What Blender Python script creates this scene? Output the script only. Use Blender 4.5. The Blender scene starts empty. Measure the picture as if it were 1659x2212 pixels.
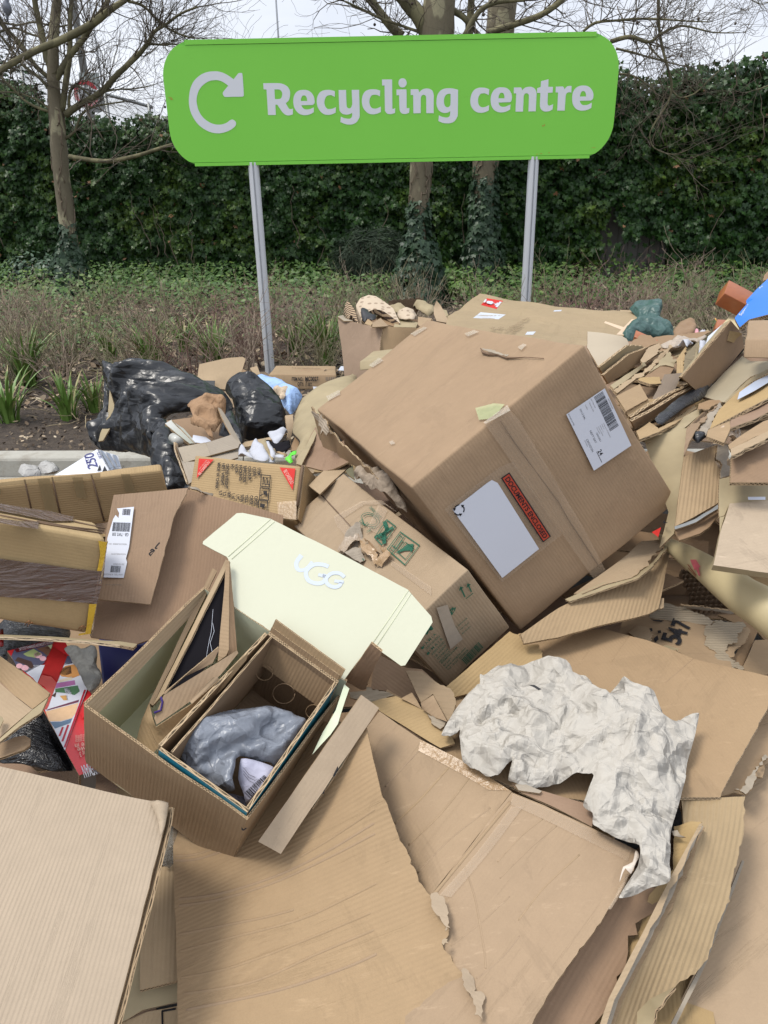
import bpy, bmesh, math, random
import numpy as np
from mathutils import Vector, Matrix, noise
from mathutils.geometry import delaunay_2d_cdt
random.seed(7); rng = np.random.default_rng(7)
SC = bpy.context.scene; COL = SC.collection
# camera
F, CX, CY, H = 1661.0, 829.5, 1106.0, 1.65      # focal length and centre in picture units, eye height
_u = np.array([-137.0, 6734, 3028]); _u /= np.linalg.norm(_u)
_f = np.array([0, 0, -1.0]); _y = _f - _u * _f.dot(_u); _y /= np.linalg.norm(_y)
M = np.array([np.cross(_y, _u), _y, _u]); CAM = np.array([0, 0, H])
cd = bpy.data.cameras.new('camera'); cam = bpy.data.objects.new('camera', cd); COL.objects.link(cam)
mw = Matrix.Identity(4)
for i in range(3):
 for j in range(3): mw[i][j] = M[i][j]
 mw[i][3] = CAM[i]
cam.matrix_world = mw
cd.sensor_fit = 'VERTICAL'; cd.sensor_height = 24; cd.lens = 24 * F / 2212; cd.clip_end = 2000; cd.clip_start = .02
SC.camera = cam
SC.render.resolution_x = 768; SC.render.resolution_y = 1024
SC.view_settings.view_transform = 'Standard'; SC.view_settings.look = 'None'
SC.view_settings.exposure = 0.33; SC.view_settings.gamma = 1
# sky and sun (overcast)
SUN_EL, SUN_AZ = math.radians(66), math.radians(262)   # azimuth clockwise from +Y
w = bpy.data.worlds.new('World'); SC.world = w; w.use_nodes = True
nt = w.node_tree; N = nt.nodes; L = nt.links; N.clear()
out = N.new('ShaderNodeOutputWorld'); bg = N.new('ShaderNodeBackground'); bg.inputs[1].default_value = .1
sky = N.new('ShaderNodeTexSky'); sky.sky_type = 'NISHITA'; sky.sun_disc = False
sky.sun_elevation = SUN_EL; sky.sun_rotation = SUN_AZ; sky.dust_density = 2.0
tc = N.new('ShaderNodeTexCoord'); mp = N.new('ShaderNodeMapping'); mp.inputs['Scale'].default_value = (1.2, 1.2, 3.4)
nz = N.new('ShaderNodeTexNoise'); nz.inputs['Scale'].default_value = 2.2; nz.inputs['Detail'].default_value = 7; nz.inputs['Roughness'].default_value = .55
rp = N.new('ShaderNodeValToRGB'); rp.color_ramp.elements[0].position = .3; rp.color_ramp.elements[0].color = (6.0, 6.5, 7.6, 1)
rp.color_ramp.elements[1].position = .68; rp.color_ramp.elements[1].color = (8.4, 8.7, 9.3, 1)
sx = N.new('ShaderNodeSeparateXYZ'); zr = N.new('ShaderNodeMapRange'); zr.inputs[1].default_value = .25; zr.inputs[2].default_value = 1; zr.inputs[3].default_value = 1.0; zr.inputs[4].default_value = 1.75
vm = N.new('ShaderNodeVectorMath'); vm.operation = 'SCALE'   # an overcast sky is brighter overhead
mx = N.new('ShaderNodeMix'); mx.data_type = 'RGBA'; mx.inputs[0].default_value = .94
L.new(tc.outputs['Generated'], mp.inputs[0]); L.new(mp.outputs[0], nz.inputs['Vector']); L.new(nz.outputs[0], rp.inputs[0])
L.new(tc.outputs['Generated'], sx.inputs[0]); L.new(sx.outputs[2], zr.inputs[0])
L.new(rp.outputs[0], vm.inputs[0]); L.new(zr.outputs[0], vm.inputs['Scale'])
L.new(sky.outputs[0], mx.inputs[6]); L.new(vm.outputs[0], mx.inputs[7]); L.new(mx.outputs[2], bg.inputs[0]); L.new(bg.outputs[0], out.inputs[0])
sd = bpy.data.lights.new('sun', 'SUN'); sd.energy = 2.1; sd.angle = math.radians(18); sd.color = (1, .95, .87)
so = bpy.data.objects.new('sun', sd); COL.objects.link(so)
sv = Vector((math.sin(SUN_AZ) * math.cos(SUN_EL), math.cos(SUN_AZ) * math.cos(SUN_EL), math.sin(SUN_EL)))
so.rotation_euler = sv.to_track_quat('Z', 'Y').to_euler(); so.location = (0, 0, 8)
# measuring helpers
def ray(px, py): return M @ np.array([(px - CX) / F, -(py - CY) / F, -1.0])
def P(px, py, d): return Vector(CAM + ray(px, py) * d)                       # at depth d
def G(px, py, h): r = ray(px, py); return Vector(CAM + r * ((h - H) / r[2])) # on level h
def V(px, py, y): r = ray(px, py); return Vector(CAM + r * (y / r[1]))       # at distance y
def on(pl, px, py, off=0.0):                                               # on plane (point, normal)
 o, n = pl; r = Vector(ray(px, py)); c = Vector(CAM)
 return c + r * ((o - c).dot(n) / r.dot(n)) + n * off
def plane(a, b, c):
 n = (b - a).cross(c - a).normalized()
 if n.dot(Vector(CAM) - a) < 0: n = -n
 return (a, n)
def zc(pts, ox, oy, s): return [((ox + p[0] / s) / 1.8228, (oy + p[1] / s) / 1.8228) + tuple(p[2:]) for p in pts]
# materials
MATS = {}
class NB:
 def __init__(s, name):
  s.m = bpy.data.materials.new(name); s.m.use_nodes = True; s.t = s.m.node_tree; s.b = s.t.nodes['Principled BSDF']
 def n(s, typ, ins=None, **kw):
  x = s.t.nodes.new('ShaderNode' + typ)
  for k, v in kw.items(): setattr(x, k, v)
  for k, v in (ins or {}).items():
   if isinstance(v, bpy.types.NodeSocket): s.t.links.new(v, x.inputs[k])
   else: x.inputs[k].default_value = v
  return x
 def l(s, a, b): s.t.links.new(a, b)
 def math(s, op, a, b=0.0, c=0.0):
  return s.n('Math', {0: a, 1: b, 2: c}, operation=op).outputs[0]
 def mix(s, f, a, b, bt='MIX'):
  return s.n('Mix', {0: f, 6: a, 7: b}, data_type='RGBA', blend_type=bt).outputs[2]
 def noise(s, scale, detail=4, rough=.6, vec=None, dist=0):
  i = {'Scale': scale, 'Detail': detail, 'Roughness': rough, 'Distortion': dist}
  if vec is not None: i['Vector'] = vec
  return s.n('TexNoise', i).outputs[0]
 def ramp(s, f, els):
  r = s.n('ValToRGB', {0: f}); e = r.color_ramp.elements
  while len(e) < len(els): e.new(.5)
  for k, (p, c) in enumerate(els):
   e[k].position = p; e[k].color = (c, c, c, 1) if isinstance(c, (int, float)) else tuple(c) + (1,)
  return r.outputs[0]
 def geo(s): return s.n('NewGeometry').outputs['Position']
 def obj(s): return s.n('TexCoord').outputs['Object']
 def uv(s): return s.n('TexCoord').outputs['UV']
def c4(c): return tuple(c) + (1,)
def kraft(key, col=(.44, .29, .165), flute=0.008, amp=.3, wear=.5, shine=.0, fold=0.0):
 """brown corrugated board: fibres, faint flutes along UV v, scuffs and stains"""
 if key in MATS: return MATS[key]
 col = tuple(x * y for x, y in zip(col, (.685, .71, .73)))
 b = NB('kraft_' + key); g = b.obj(); uv = b.uv()
 rnd = b.n('ObjectInfo').outputs['Random']
 sp = b.n('SeparateXYZ', {0: uv})
 big = b.noise(4, 5, .6, g); mid = b.noise(28, 6, .7, g); fine = b.noise(420, 3, .7, g)
 c = b.mix(b.math('MULTIPLY', big, .9), c4([x * .86 for x in col]), c4([min(1, x * 1.13) for x in col]))
 c = b.mix(b.ramp(mid, [(.35, 0), (.75, .34)]), c, c4([min(1, x * 1.22) for x in col]))
 c = b.mix(b.ramp(fine, [(.3, .16), (.6, 0)]), c, c4([x * .6 for x in col]))
 # water stains and rubs
 st = b.noise(2.3, 8, .75, g, 1.5)
 c = b.mix(b.math('MULTIPLY', b.ramp(st, [(.52, 0), (.56, 1), (.62, .15)]), .3 * wear), c, c4([x * .62 for x in col]))
 sc = b.noise(9, 8, .8, b.n('Mapping', {0: g, 3: (1, 5, 2)}).outputs[0])
 c = b.mix(b.math('MULTIPLY', b.ramp(sc, [(.58, 0), (.66, 1)]), .38 * wear), c, c4([min(1, x * 1.45 + .03) for x in col]))
 hv = b.n('HueSaturation', {'Hue': b.math('ADD', .498, b.math('MULTIPLY', rnd, .005)), 'Saturation': b.math('ADD', .95, b.math('MULTIPLY', rnd, .1)), 'Value': b.math('ADD', .965, b.math('MULTIPLY', rnd, .07)), 'Color': c})
 b.l(hv.outputs[0], b.b.inputs['Base Color'])
 b.b.inputs['Roughness'].default_value = .82 - shine; b.b.inputs['Specular IOR Level'].default_value = .28
 wob = b.noise(3, 2, .5, g)
 ph = b.math('ADD', b.math('MULTIPLY', sp.outputs[0], 2 * math.pi / flute), b.math('MULTIPLY', wob, 1.5))
 fl = b.math('MULTIPLY', b.math('SINE', ph), b.math('MULTIPLY', b.ramp(b.noise(5, 3, .6, g), [(.25, .3), (.7, 1)]), amp))
 # crushed creases running with the flutes
 cr = b.noise(1.0, 6, .85, b.n('Mapping', {0: uv, 3: (19, .8, 1)}).outputs[0])
 cr = b.math('MULTIPLY', b.ramp(cr, [(.585, 0), (.62, 1), (.65, 0)]), -2.2 - 1.2 * amp - fold)
 h = b.math('ADD', b.math('ADD', fl, cr), b.math('ADD', b.math('MULTIPLY', b.noise(14, 5, .6, g), 1.6), b.math('MULTIPLY', mid, .5)))
 bp = b.n('Bump', {'Strength': .36, 'Distance': .0015, 'Height': h})
 b.l(bp.outputs[0], b.b.inputs['Normal'])
 MATS[key] = b.m; return b.m
def edge_mat(key='edge', col=(.42, .3, .18), pitch=.007):
 """cut edge of corrugated board: two liners with the wavy medium between"""
 if key in MATS: return MATS[key]
 b = NB('board_' + key); sp = b.n('SeparateXYZ', {0: b.uv()})
 u, v = sp.outputs[0], sp.outputs[1]
 w = b.math('ADD', .5, b.math('MULTIPLY', b.math('SINE', b.math('MULTIPLY', u, 2 * math.pi / pitch)), .3))
 d = b.math('ABSOLUTE', b.math('SUBTRACT', v, w))
 med = b.math('LESS_THAN', d, .13)
 lin = b.math('GREATER_THAN', b.math('ABSOLUTE', b.math('SUBTRACT', v, .5)), .36)
 f = b.math('MAXIMUM', med, lin)
 nz = b.noise(60, 4, .7, b.obj())
 c = b.mix(f, c4([x * .16 for x in col]), c4(col)); c = b.mix(b.ramp(nz, [(.45, 0), (.65, .75)]), c, c4([x * .95 for x in col]))
 b.l(c, b.b.inputs['Base Color']); b.b.inputs['Roughness'].default_value = .95; b.b.inputs['Specular IOR Level'].default_value = .1
 MATS[key] = b.m; return b.m
def plain(key, col, rough=.6, var=.1, scale=20, bump=0.0, spec=.5, metal=0, alpha=1.0, bscale=60, dirt=0, coat=0):
 if key in MATS: return MATS[key]
 b = NB(key); g = b.obj()
 c = b.mix(b.noise(scale, 5, .65, g), c4([x * (1 - var) for x in col]), c4([min(1, x * (1 + var)) for x in col]))
 if dirt: c = b.mix(b.math('MULTIPLY', b.ramp(b.noise(7, 7, .8, g), [(.5, 0), (.7, 1)]), dirt), c, (.16, .12, .08, 1))
 b.l(c, b.b.inputs['Base Color']); b.b.inputs['Roughness'].default_value = rough
 b.b.inputs['Specular IOR Level'].default_value = spec; b.b.inputs['Metallic'].default_value = metal
 b.b.inputs['Alpha'].default_value = alpha; b.b.inputs['Coat Weight'].default_value = coat
 if bump:
  bp = b.n('Bump', {'Strength': bump, 'Distance': .004, 'Height': b.noise(bscale, 5, .6, g)}); b.l(bp.outputs[0], b.b.inputs['Normal'])
 MATS[key] = b.m; return b.m
def creased(key, col, rough=.8, spec=.2, scales=(11, 25, 58), amp=.2, stretch=(1, 1, 1), var=.05):
 """paper or film broken into small flat facets with sharp folds between"""
 if key in MATS: return MATS[key]
 b = NB(key); g = b.n('Mapping', {0: b.obj(), 3: stretch}).outputs[0]; b.l(b.mix(b.noise(6, 4, .6, b.obj()), c4([x * (1 - var) for x in col]), c4([x * (1 + var) for x in col])), b.b.inputs['Base Color'])
 h = None
 for i, sc in enumerate(scales):
  nv = b.n('TexNoise', {'Vector': g, 'Scale': sc * .55, 'Detail': 2.0}).outputs[1]; m_ = b.n('Mapping', {0: g, 2: (.5 + i, 1.1 * i, .7 + 1.7 * i)}).outputs[0]
  dv = b.n('VectorMath', {0: nv, 1: (.9 / sc,) * 3}, operation='MULTIPLY').outputs[0]; vv_ = b.n('VectorMath', {0: m_, 1: dv}, operation='ADD').outputs[0]
  d = b.n('TexVoronoi', {'Vector': vv_, 'Scale': float(sc)}, distance='MANHATTAN').outputs['Distance']; d = b.math('MULTIPLY', d, (1.0, .9, .6)[i] / sc); h = d if h is None else b.math('ADD', h, d)
 b.l(b.n('Bump', {'Strength': 1.0, 'Distance': amp, 'Height': h}).outputs[0], b.b.inputs['Normal']); b.b.inputs['Roughness'].default_value = rough; b.b.inputs['Specular IOR Level'].default_value = spec
 MATS[key] = b.m; return b.m
def film(key, col, rough=.16, wr=.6, alpha=1.0, scale=14, stretch=(1, 1, 1), dist=.01):
 """thin plastic film: sharp stretched wrinkles, strong gloss"""
 if key in MATS: return MATS[key]
 b = NB(key); g = b.n('Mapping', {0: b.obj(), 3: stretch}).outputs[0]
 b.l(b.mix(b.noise(9, 3, .5, g), c4([x * .8 for x in col]), c4([min(1, x * 1.25) for x in col])), b.b.inputs['Base Color'])
 a = b.math('ABSOLUTE', b.math('SUBTRACT', b.noise(scale, 3, .55, g, .8), .5))
 a2 = b.math('ABSOLUTE', b.math('SUBTRACT', b.noise(scale * 3.1, 3, .6, g, .5), .5))
 bp = b.n('Bump', {'Strength': wr, 'Distance': dist, 'Height': b.math('SUBTRACT', 1, b.math('ADD', b.math('MULTIPLY', a, 3), a2))})
 b.l(bp.outputs[0], b.b.inputs['Normal']); b.b.inputs['Roughness'].default_value = rough; b.b.inputs['Alpha'].default_value = alpha
 b.b.inputs['Specular IOR Level'].default_value = .6
 MATS[key] = b.m; return b.m
def ink(key, col, alpha=.88):
 return plain('ink_' + key, col, .7, .12, 90, 0, .2, alpha=alpha)
# object helpers
def mk(name, me, parent=None, loc=None):
 o = bpy.data.objects.new(name, me); COL.objects.link(o)
 if parent is not None: o.parent = parent
 if loc is not None:
  lw = Vector(loc); p = parent
  while p is not None: lw = lw - p.location; p = p.parent
  o.location = lw
 return o
def tag(o, label=None, cat=None, group=None, kind=None):
 if label: o['label'] = label
 if cat: o['category'] = cat
 if group: o['group'] = group
 if kind: o['kind'] = kind
 return o
def thing(name, label, cat, loc=(0, 0, 0), group=None):
 return tag(mk(name, None, None, loc), label, cat, group)
def mesh_from(name, vs, fs, mats, mi=None, uvs=None, smooth=True, parent=None, loc=None):
 """verts are world coordinates; the object's origin goes to loc (default centre)"""
 vs = np.asarray([tuple(v) for v in vs], float)
 if loc is None: loc = vs.mean(0)
 me = bpy.data.meshes.new(name); me.from_pydata([tuple(v) for v in vs - np.array(loc)], [], fs)
 for m in mats: me.materials.append(m)
 if mi is not None: me.polygons.foreach_set('material_index', mi)
 if smooth is True: me.polygons.foreach_set('use_smooth', [True] * len(fs))
 elif smooth is not False: me.polygons.foreach_set('use_smooth', smooth)
 if uvs is not None:
  l = me.uv_layers.new(name='UVMap'); l.data.foreach_set('uv', np.asarray(uvs, 'f').ravel())
 me.update()
 return mk(name, me, parent, loc)
KE = edge_mat()
def inside(p, poly):
 c = False; j = len(poly) - 1
 for i in range(len(poly)):
  a, b_ = poly[i], poly[j]
  if (a[1] > p[1]) != (b_[1] > p[1]) and p[0] < (b_[0] - a[0]) * (p[1] - a[1]) / (b_[1] - a[1]) + a[0]: c = not c
  j = i
 return c
def sheet(name, outl, m, parent=None, t=.0045, res=.03, fl=None, torn=(), tamp=.008, bend=None, warp=.0025, back=None, em=None, seed=0, wf=3.0, loc=None, soft=False):
 """board or paper with a real outline (world points), bent through the outline, with its own cut edge"""
 outl = [Vector(p) for p in outl]; n = Vector((0, 0, 0)); c = sum(outl, Vector()) / len(outl)
 for i in range(len(outl)):
  n += (outl[i] - c).cross(outl[(i + 1) % len(outl)] - c)
 n.normalize()
 if n.dot(Vector(CAM) - c) < 0: n = -n
 f = (fl if fl is not None else outl[1] - outl[0]); f = (f - n * f.dot(n)).normalized()   # direction the flutes run = v
 vv = f; uu = vv.cross(n).normalized()
 rs = random.Random(seed + 11)
 p2 = [((p - c).dot(uu), (p - c).dot(vv), (p - c).dot(n)) for p in outl]
 dense = []
 for i in range(len(p2)):
  a, b_ = np.array(p2[i]), np.array(p2[(i + 1) % len(p2)]); L_ = np.linalg.norm(b_[:2] - a[:2])
  tr = i in torn; k = max(1, int(L_ / (res * (.35 if tr else 1)) + .5)); e = (b_ - a)[:2] / max(L_, 1e-9); pe = np.array([e[1], -e[0]])
  for q in range(k):
   x = a + (b_ - a) * q / k
   if tr and q: x[:2] += pe * tamp * (1.7 * noise.noise(Vector((x[0] * 17, x[1] * 17, seed))) + .9 * noise.noise(Vector((x[0] * 60, x[1] * 60, seed + 3))) + rs.uniform(-.22, .22))
   elif q: x[:2] += pe * rs.uniform(-1, 1) * .0006
   dense.append(x)
 D = np.array(dense); nb = len(D)
 flat = np.abs(D[:, 2]).max() < 1e-5
 pts = [Vector((x[0], x[1])) for x in D]
 mn, mx_ = D[:, :2].min(0), D[:, :2].max(0); poly = [tuple(x[:2]) for x in D]
 gx = np.arange(mn[0] + res * .5, mx_[0], res); gy = np.arange(mn[1] + res * .5, mx_[1], res)
 for i_, x in enumerate(gx):
  for y in gy:
   q = (x + rs.uniform(-.15, .15) * res, y + rs.uniform(-.15, .15) * res)
   if inside(q, poly) and ((D[:, 0] - q[0]) ** 2 + (D[:, 1] - q[1]) ** 2).min() > (res * .45) ** 2: pts.append(Vector(q))
 r = delaunay_2d_cdt(pts, [], [list(range(nb))], 1, 1e-6)
 v2, fs = r[0], r[2]; used = {}
 top = []
 for v in v2:
  d2 = (D[:, 0] - v.x) ** 2 + (D[:, 1] - v.y) ** 2
  if flat: h = 0
  else:
   wt = 1 / (d2 + 1e-7) ** 1.6; h = float((wt * D[:, 2]).sum() / wt.sum())
  if bend: h += bend(v.x, v.y)
  pw = c + uu * v.x + vv * v.y
  h += warp * noise.noise(Vector((pw.x * wf, pw.y * wf, pw.z * wf + seed))) + warp * .5 * noise.noise(Vector((pw.x * wf * 3, pw.y * wf * 3, seed + 5)))
  top.append(pw + n * h)
 # boundary edges
 cnt = {}
 for f_ in fs:
  for i in range(len(f_)):
   a, b_ = f_[i], f_[(i + 1) % len(f_)]; k = (min(a, b_), max(a, b_)); cnt.setdefault(k, []).append((a, b_))
 bd = [v[0] for v in cnt.values() if len(v) == 1]
 nv = len(top); fsn = []; mi = []; uvs = []; sm = []
 V_ = [v for v in top] + [v - n * t for v in top]
 s0 = (V_[fs[0][1]] - V_[fs[0][0]]).cross(V_[fs[0][2]] - V_[fs[0][0]]).dot(n) > 0
 for f_ in fs:
  g_ = list(f_) if s0 else list(f_)[::-1]
  fsn.append(g_); mi.append(0); sm.append(True); uvs += [(v2[i].x, v2[i].y) for i in g_]
 for f_ in fs:
  g_ = list(f_)[::-1] if s0 else list(f_)
  fsn.append([i + nv for i in g_]); mi.append(2); sm.append(True); uvs += [(v2[i].x, v2[i].y) for i in g_]
 e2 = []
 for a, b_ in bd:
  if not s0: a, b_ = b_, a
  k = len(V_); V_ += [top[b_], top[a], top[a] - n * t, top[b_] - n * t]
  fsn.append([k, k + 1, k + 2, k + 3]); mi.append(1); sm.append(False)
  va, vb = v2[a], v2[b_]; ee = abs((vb - va).normalized().x) if (vb - va).length else 0
  # along an edge that cuts the flutes you see the waves, else a plain line
  ua, ub = (va.x, vb.x) if ee > .35 else (va.y * .1, vb.y * .1)
  uvs += [(ub, 1), (ua, 1), (ua, 0), (ub, 0)]
 o = mesh_from(name, V_, fsn, [m, em or KE, back or m], mi, uvs, sm, parent, loc if loc is not None else c)
 return o
def box(name, O, A, B, Cc, m, parent=None, rad=.004, res=.05, warp=.006, seed=0, loc=None, wf=4.0, faces=None, mats=None):
 """closed carton from a corner and its three edges; softly dented, rounded arrises, UV in metres"""
 O, A, B, Cc = map(Vector, (O, A, B, Cc)); Ls = [A.length, B.length, Cc.length]; ax = [A.normalized(), B.normalized(), Cc.normalized()]
 if ax[0].cross(ax[1]).dot(ax[2]) < 0: ax = [ax[1], ax[0], ax[2]]; Ls = [Ls[1], Ls[0], Ls[2]]
 grids = []
 for l_ in Ls:
  k = max(2, int(l_ / res)); g_ = [0, rad] + [l_ * i / k for i in range(1, k)] + [l_ - rad, l_]; grids.append(g_)
 vid = {}; VV = []; FF = []; UV = []; MI = []
 def vert(p):
  key = tuple(round(x, 5) for x in p)
  if key in vid: return vid[key]
  q = np.array(p); cl = np.array([min(max(q[i], rad), Ls[i] - rad) for i in range(3)]); d = q - cl; l_ = np.linalg.norm(d)
  if l_ > 1e-9: q = cl + d / l_ * min(rad, l_)
  wv = O + ax[0] * q[0] + ax[1] * q[1] + ax[2] * q[2]
  cn = O + ax[0] * Ls[0] / 2 + ax[1] * Ls[1] / 2 + ax[2] * Ls[2] / 2
  dn = noise.noise(wv * wf + Vector((seed, 0, 0))) * .6 + noise.noise(wv * wf * 3 + Vector((seed, 3, 0))) * .25 - .5
  wv = wv + (wv - cn).normalized() * warp * min(0, dn)
  vid[key] = len(VV); VV.append(wv); return vid[key]
 for a in range(3):
  b_, c_ = (a + 1) % 3, (a + 2) % 3
  for side in (0, 1):
   fi = a * 2 + side
   if faces is not None and fi not in faces: continue
   for i in range(len(grids[b_]) - 1):
    for j in range(len(grids[c_]) - 1):
     q = []
     for (x, y) in ((i, j), (i + 1, j), (i + 1, j + 1), (i, j + 1)):
      p = [0, 0, 0]; p[a] = Ls[a] * side; p[b_] = grids[b_][x]; p[c_] = grids[c_][y]; q.append((vert(p), (grids[b_][x], grids[c_][y])))
     if not side: q = q[::-1]
     FF.append([k[0] for k in q]); UV += [k[1] for k in q]; MI.append(0 if mats is None else mats[fi])
 return mesh_from(name, VV, FF, m if isinstance(m, list) else [m], MI, UV, True, parent, loc)
def tube_data(pts, rad, seg=8, cap=True, jit=0, rs=random):
 """returns verts, faces of a tapered tube along world points"""
 pts = [Vector(p) for p in pts]; VV = []; FF = []; up = None
 for i, p in enumerate(pts):
  d = (pts[min(i + 1, len(pts) - 1)] - pts[max(i - 1, 0)]).normalized()
  if up is None: up = d.orthogonal().normalized()
  up = (up - d * up.dot(d)).normalized(); sd_ = d.cross(up)
  r = rad[i] if hasattr(rad, '__len__') else rad
  for k in range(seg):
   a = 2 * math.pi * k / seg; rr = r * (1 + (rs.uniform(-jit, jit) if jit else 0))
   VV.append(p + (up * math.cos(a) + sd_ * math.sin(a)) * rr)
  if i:
   o_ = (i - 1) * seg
   for k in range(seg): FF.append((o_ + k, o_ + (k + 1) % seg, o_ + seg + (k + 1) % seg, o_ + seg + k))
 if cap: FF.append(tuple(range(seg))[::-1]); FF.append(tuple((len(pts) - 1) * seg + k for k in range(seg)))
 return VV, FF
class MB:
 def __init__(s): s.v = []; s.f = []; s.m = []
 def add(s, v, f, m=0):
  k = len(s.v); s.v += list(v); s.f += [tuple(i + k for i in q) for q in f]; s.m += [m] * len(f)
 def tube(s, pts, rad, seg=8, m=0, jit=0): s.add(*tube_data(pts, rad, seg, True, jit), m)
 def quad(s, a, b_, c_, d_, m=0): s.add([a, b_, c_, d_], [(0, 1, 2, 3)], m)
 def boxv(s, O, A, B, Cc, m=0):
  O, A, B, Cc = map(Vector, (O, A, B, Cc)); v = [O, O + A, O + A + B, O + B]; v += [p + Cc for p in v]
  s.add(v, [(0, 3, 2, 1), (4, 5, 6, 7), (0, 1, 5, 4), (1, 2, 6, 5), (2, 3, 7, 6), (3, 0, 4, 7)], m)
 def flush(s, name, mats, parent=None, smooth=True):
  o = s.build(name, mats, parent, None, smooth) if s.v else None; s.v = []; s.f = []; s.m = []; return o
 def build(s, name, mats, parent=None, loc=None, smooth=True):
  return mesh_from(name, s.v, s.f, mats if isinstance(mats, list) else [mats], s.m, None, smooth, parent, loc)
# lettering ---------------------------------------------------
_tc = {}
def text2d(s, bold=0.0):
 k = (s, bold)
 if k not in _tc:
  cu = bpy.data.curves.new('t', 'FONT'); cu.body = s; cu.size = 1; cu.offset = bold; cu.resolution_u = 4
  ob = bpy.data.objects.new('t', cu); COL.objects.link(ob); bpy.context.view_layer.update()
  me = ob.to_mesh(); vs = [(v.co.x, v.co.y) for v in me.vertices]; fs = [tuple(p.vertices) for p in me.polygons]
  ob.to_mesh_clear(); COL.objects.unlink(ob); bpy.data.objects.remove(ob); bpy.data.curves.remove(cu); _tc[k] = (vs, fs)
 return _tc[k]
class Print:
 """inks, labels and tape laid on a surface: frame = origin, right, up, out"""
 def __init__(s, o, r, u, off=.0012):
  s.o = Vector(o); s.r = Vector(r).normalized(); s.u = Vector(u); s.u = (s.u - s.r * s.u.dot(s.r)).normalized()
  s.n = s.r.cross(s.u)
  if s.n.dot(Vector(CAM) - s.o) < 0: s.n = -s.n
  s.off = off; s.lay = 0; s.V = []; s.F = []; s.MI = []; s.mats = []
 def mat(s, m):
  if m not in s.mats: s.mats.append(m)
  return s.mats.index(m)
 def xy(s, px, py): p = on((s.o, s.n), px, py) - s.o; return (p.dot(s.r), p.dot(s.u))
 def poly(s, pts, m, fs=None):
  k = len(s.V); h = s.off + s.lay * .0003
  s.V += [s.o + s.r * x + s.u * y + s.n * h for x, y in pts]
  for f in (fs or [tuple(range(len(pts)))]): s.F.append(tuple(i + k for i in f)); s.MI.append(s.mat(m))
 def rect(s, x, y, w_, h, m): s.poly([(x, y), (x + w_, y), (x + w_, y + h), (x, y + h)], m)
 def frame(s, x, y, w_, h, t, m):
  s.rect(x, y, w_, t, m); s.rect(x, y + h - t, w_, t, m); s.rect(x, y + t, t, h - 2 * t, m); s.rect(x + w_ - t, y + t, t, h - 2 * t, m)
 def line(s, a, b_, t, m):
  a = Vector(a); b_ = Vector(b_); d = (b_ - a).normalized() * t / 2; q = Vector((-d.y, d.x)); s.poly([a - d + q, a - d - q, b_ + d - q, b_ + d + q], m)
 def path(s, pts, t, m):
  for a, b_ in zip(pts, pts[1:]): s.line(a, b_, t, m)
 def text(s, st, x, y, size, m, ang=0, bold=.0, sx=1.0, width=None):
  vs, fs = text2d(st, bold)
  if width and vs: sx = width / (max(v[0] for v in vs) * size)
  c_, s_ = math.cos(ang), math.sin(ang)
  s.poly([(x + (a * sx * c_ - b_ * s_) * size, y + (a * sx * s_ + b_ * c_) * size) for a, b_ in vs], m, fs)
 def bars(s, x, y, w_, h, m, n=30, seed=1, vert=False):
  rs = random.Random(seed); p = 0; tot = 0; seq = []
  for i in range(n): a, g_ = rs.choice((1, 1, 2, 3)), rs.choice((1, 1, 2)); seq.append((a, g_)); tot += a + g_
  for a, g_ in seq:
   if vert: s.rect(x, y + p / tot * h, w_, a / tot * h, m)
   else: s.rect(x + p / tot * w_, y, a / tot * w_, h, m)
   p += a + g_
 def lines(s, x, y, w_, n, pitch, h, m, seed=1):                      # small print too fine to read
  rs = random.Random(seed)
  for i in range(n):
   p = 0
   while p < w_ * rs.uniform(.6, 1):
    l_ = rs.uniform(2, 7) * h; s.rect(x + p, y - i * pitch, min(l_, w_), h, m); p += l_ + h
 def build(s, name, parent):
  return mesh_from(name, s.V, s.F, s.mats, s.MI, None, False, parent)
def tape_mat(): return film('clear_tape', (.52, .40, .28), .22, .06, .26, 12)
# ============================================================= ground
def ground_mat():
 b = NB('soil'); g = b.geo()
 n1 = b.noise(.9, 8, .65, g); n2 = b.noise(22, 8, .75, g)
 c = b.mix(n1, (.045, .032, .024, 1), (.10, .075, .052, 1)); c = b.mix(b.ramp(n2, [(.42, 0), (.7, 1)]), c, (.028, .02, .016, 1))
 c = b.mix(b.ramp(b.noise(75, 4, .8, g), [(.62, 0), (.7, .7)]), c, (.22, .17, .12, 1))
 b.l(c, b.b.inputs['Base Color']); b.b.inputs['Roughness'].default_value = .95
 bp = b.n('Bump', {'Strength': .9, 'Distance': .03, 'Height': n2}); b.l(bp.outputs[0], b.b.inputs['Normal']); return b.m
KD = Vector((1, -.052, 0)).normalized(); KB = Vector((-2.32, 4.41, 0)); KN = Vector((.052, 1, 0)).normalized()   # back edge of the kerb
def kp(s, d, z): p = KB + KD * s + KN * d; return Vector((p.x, p.y, z))
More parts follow.
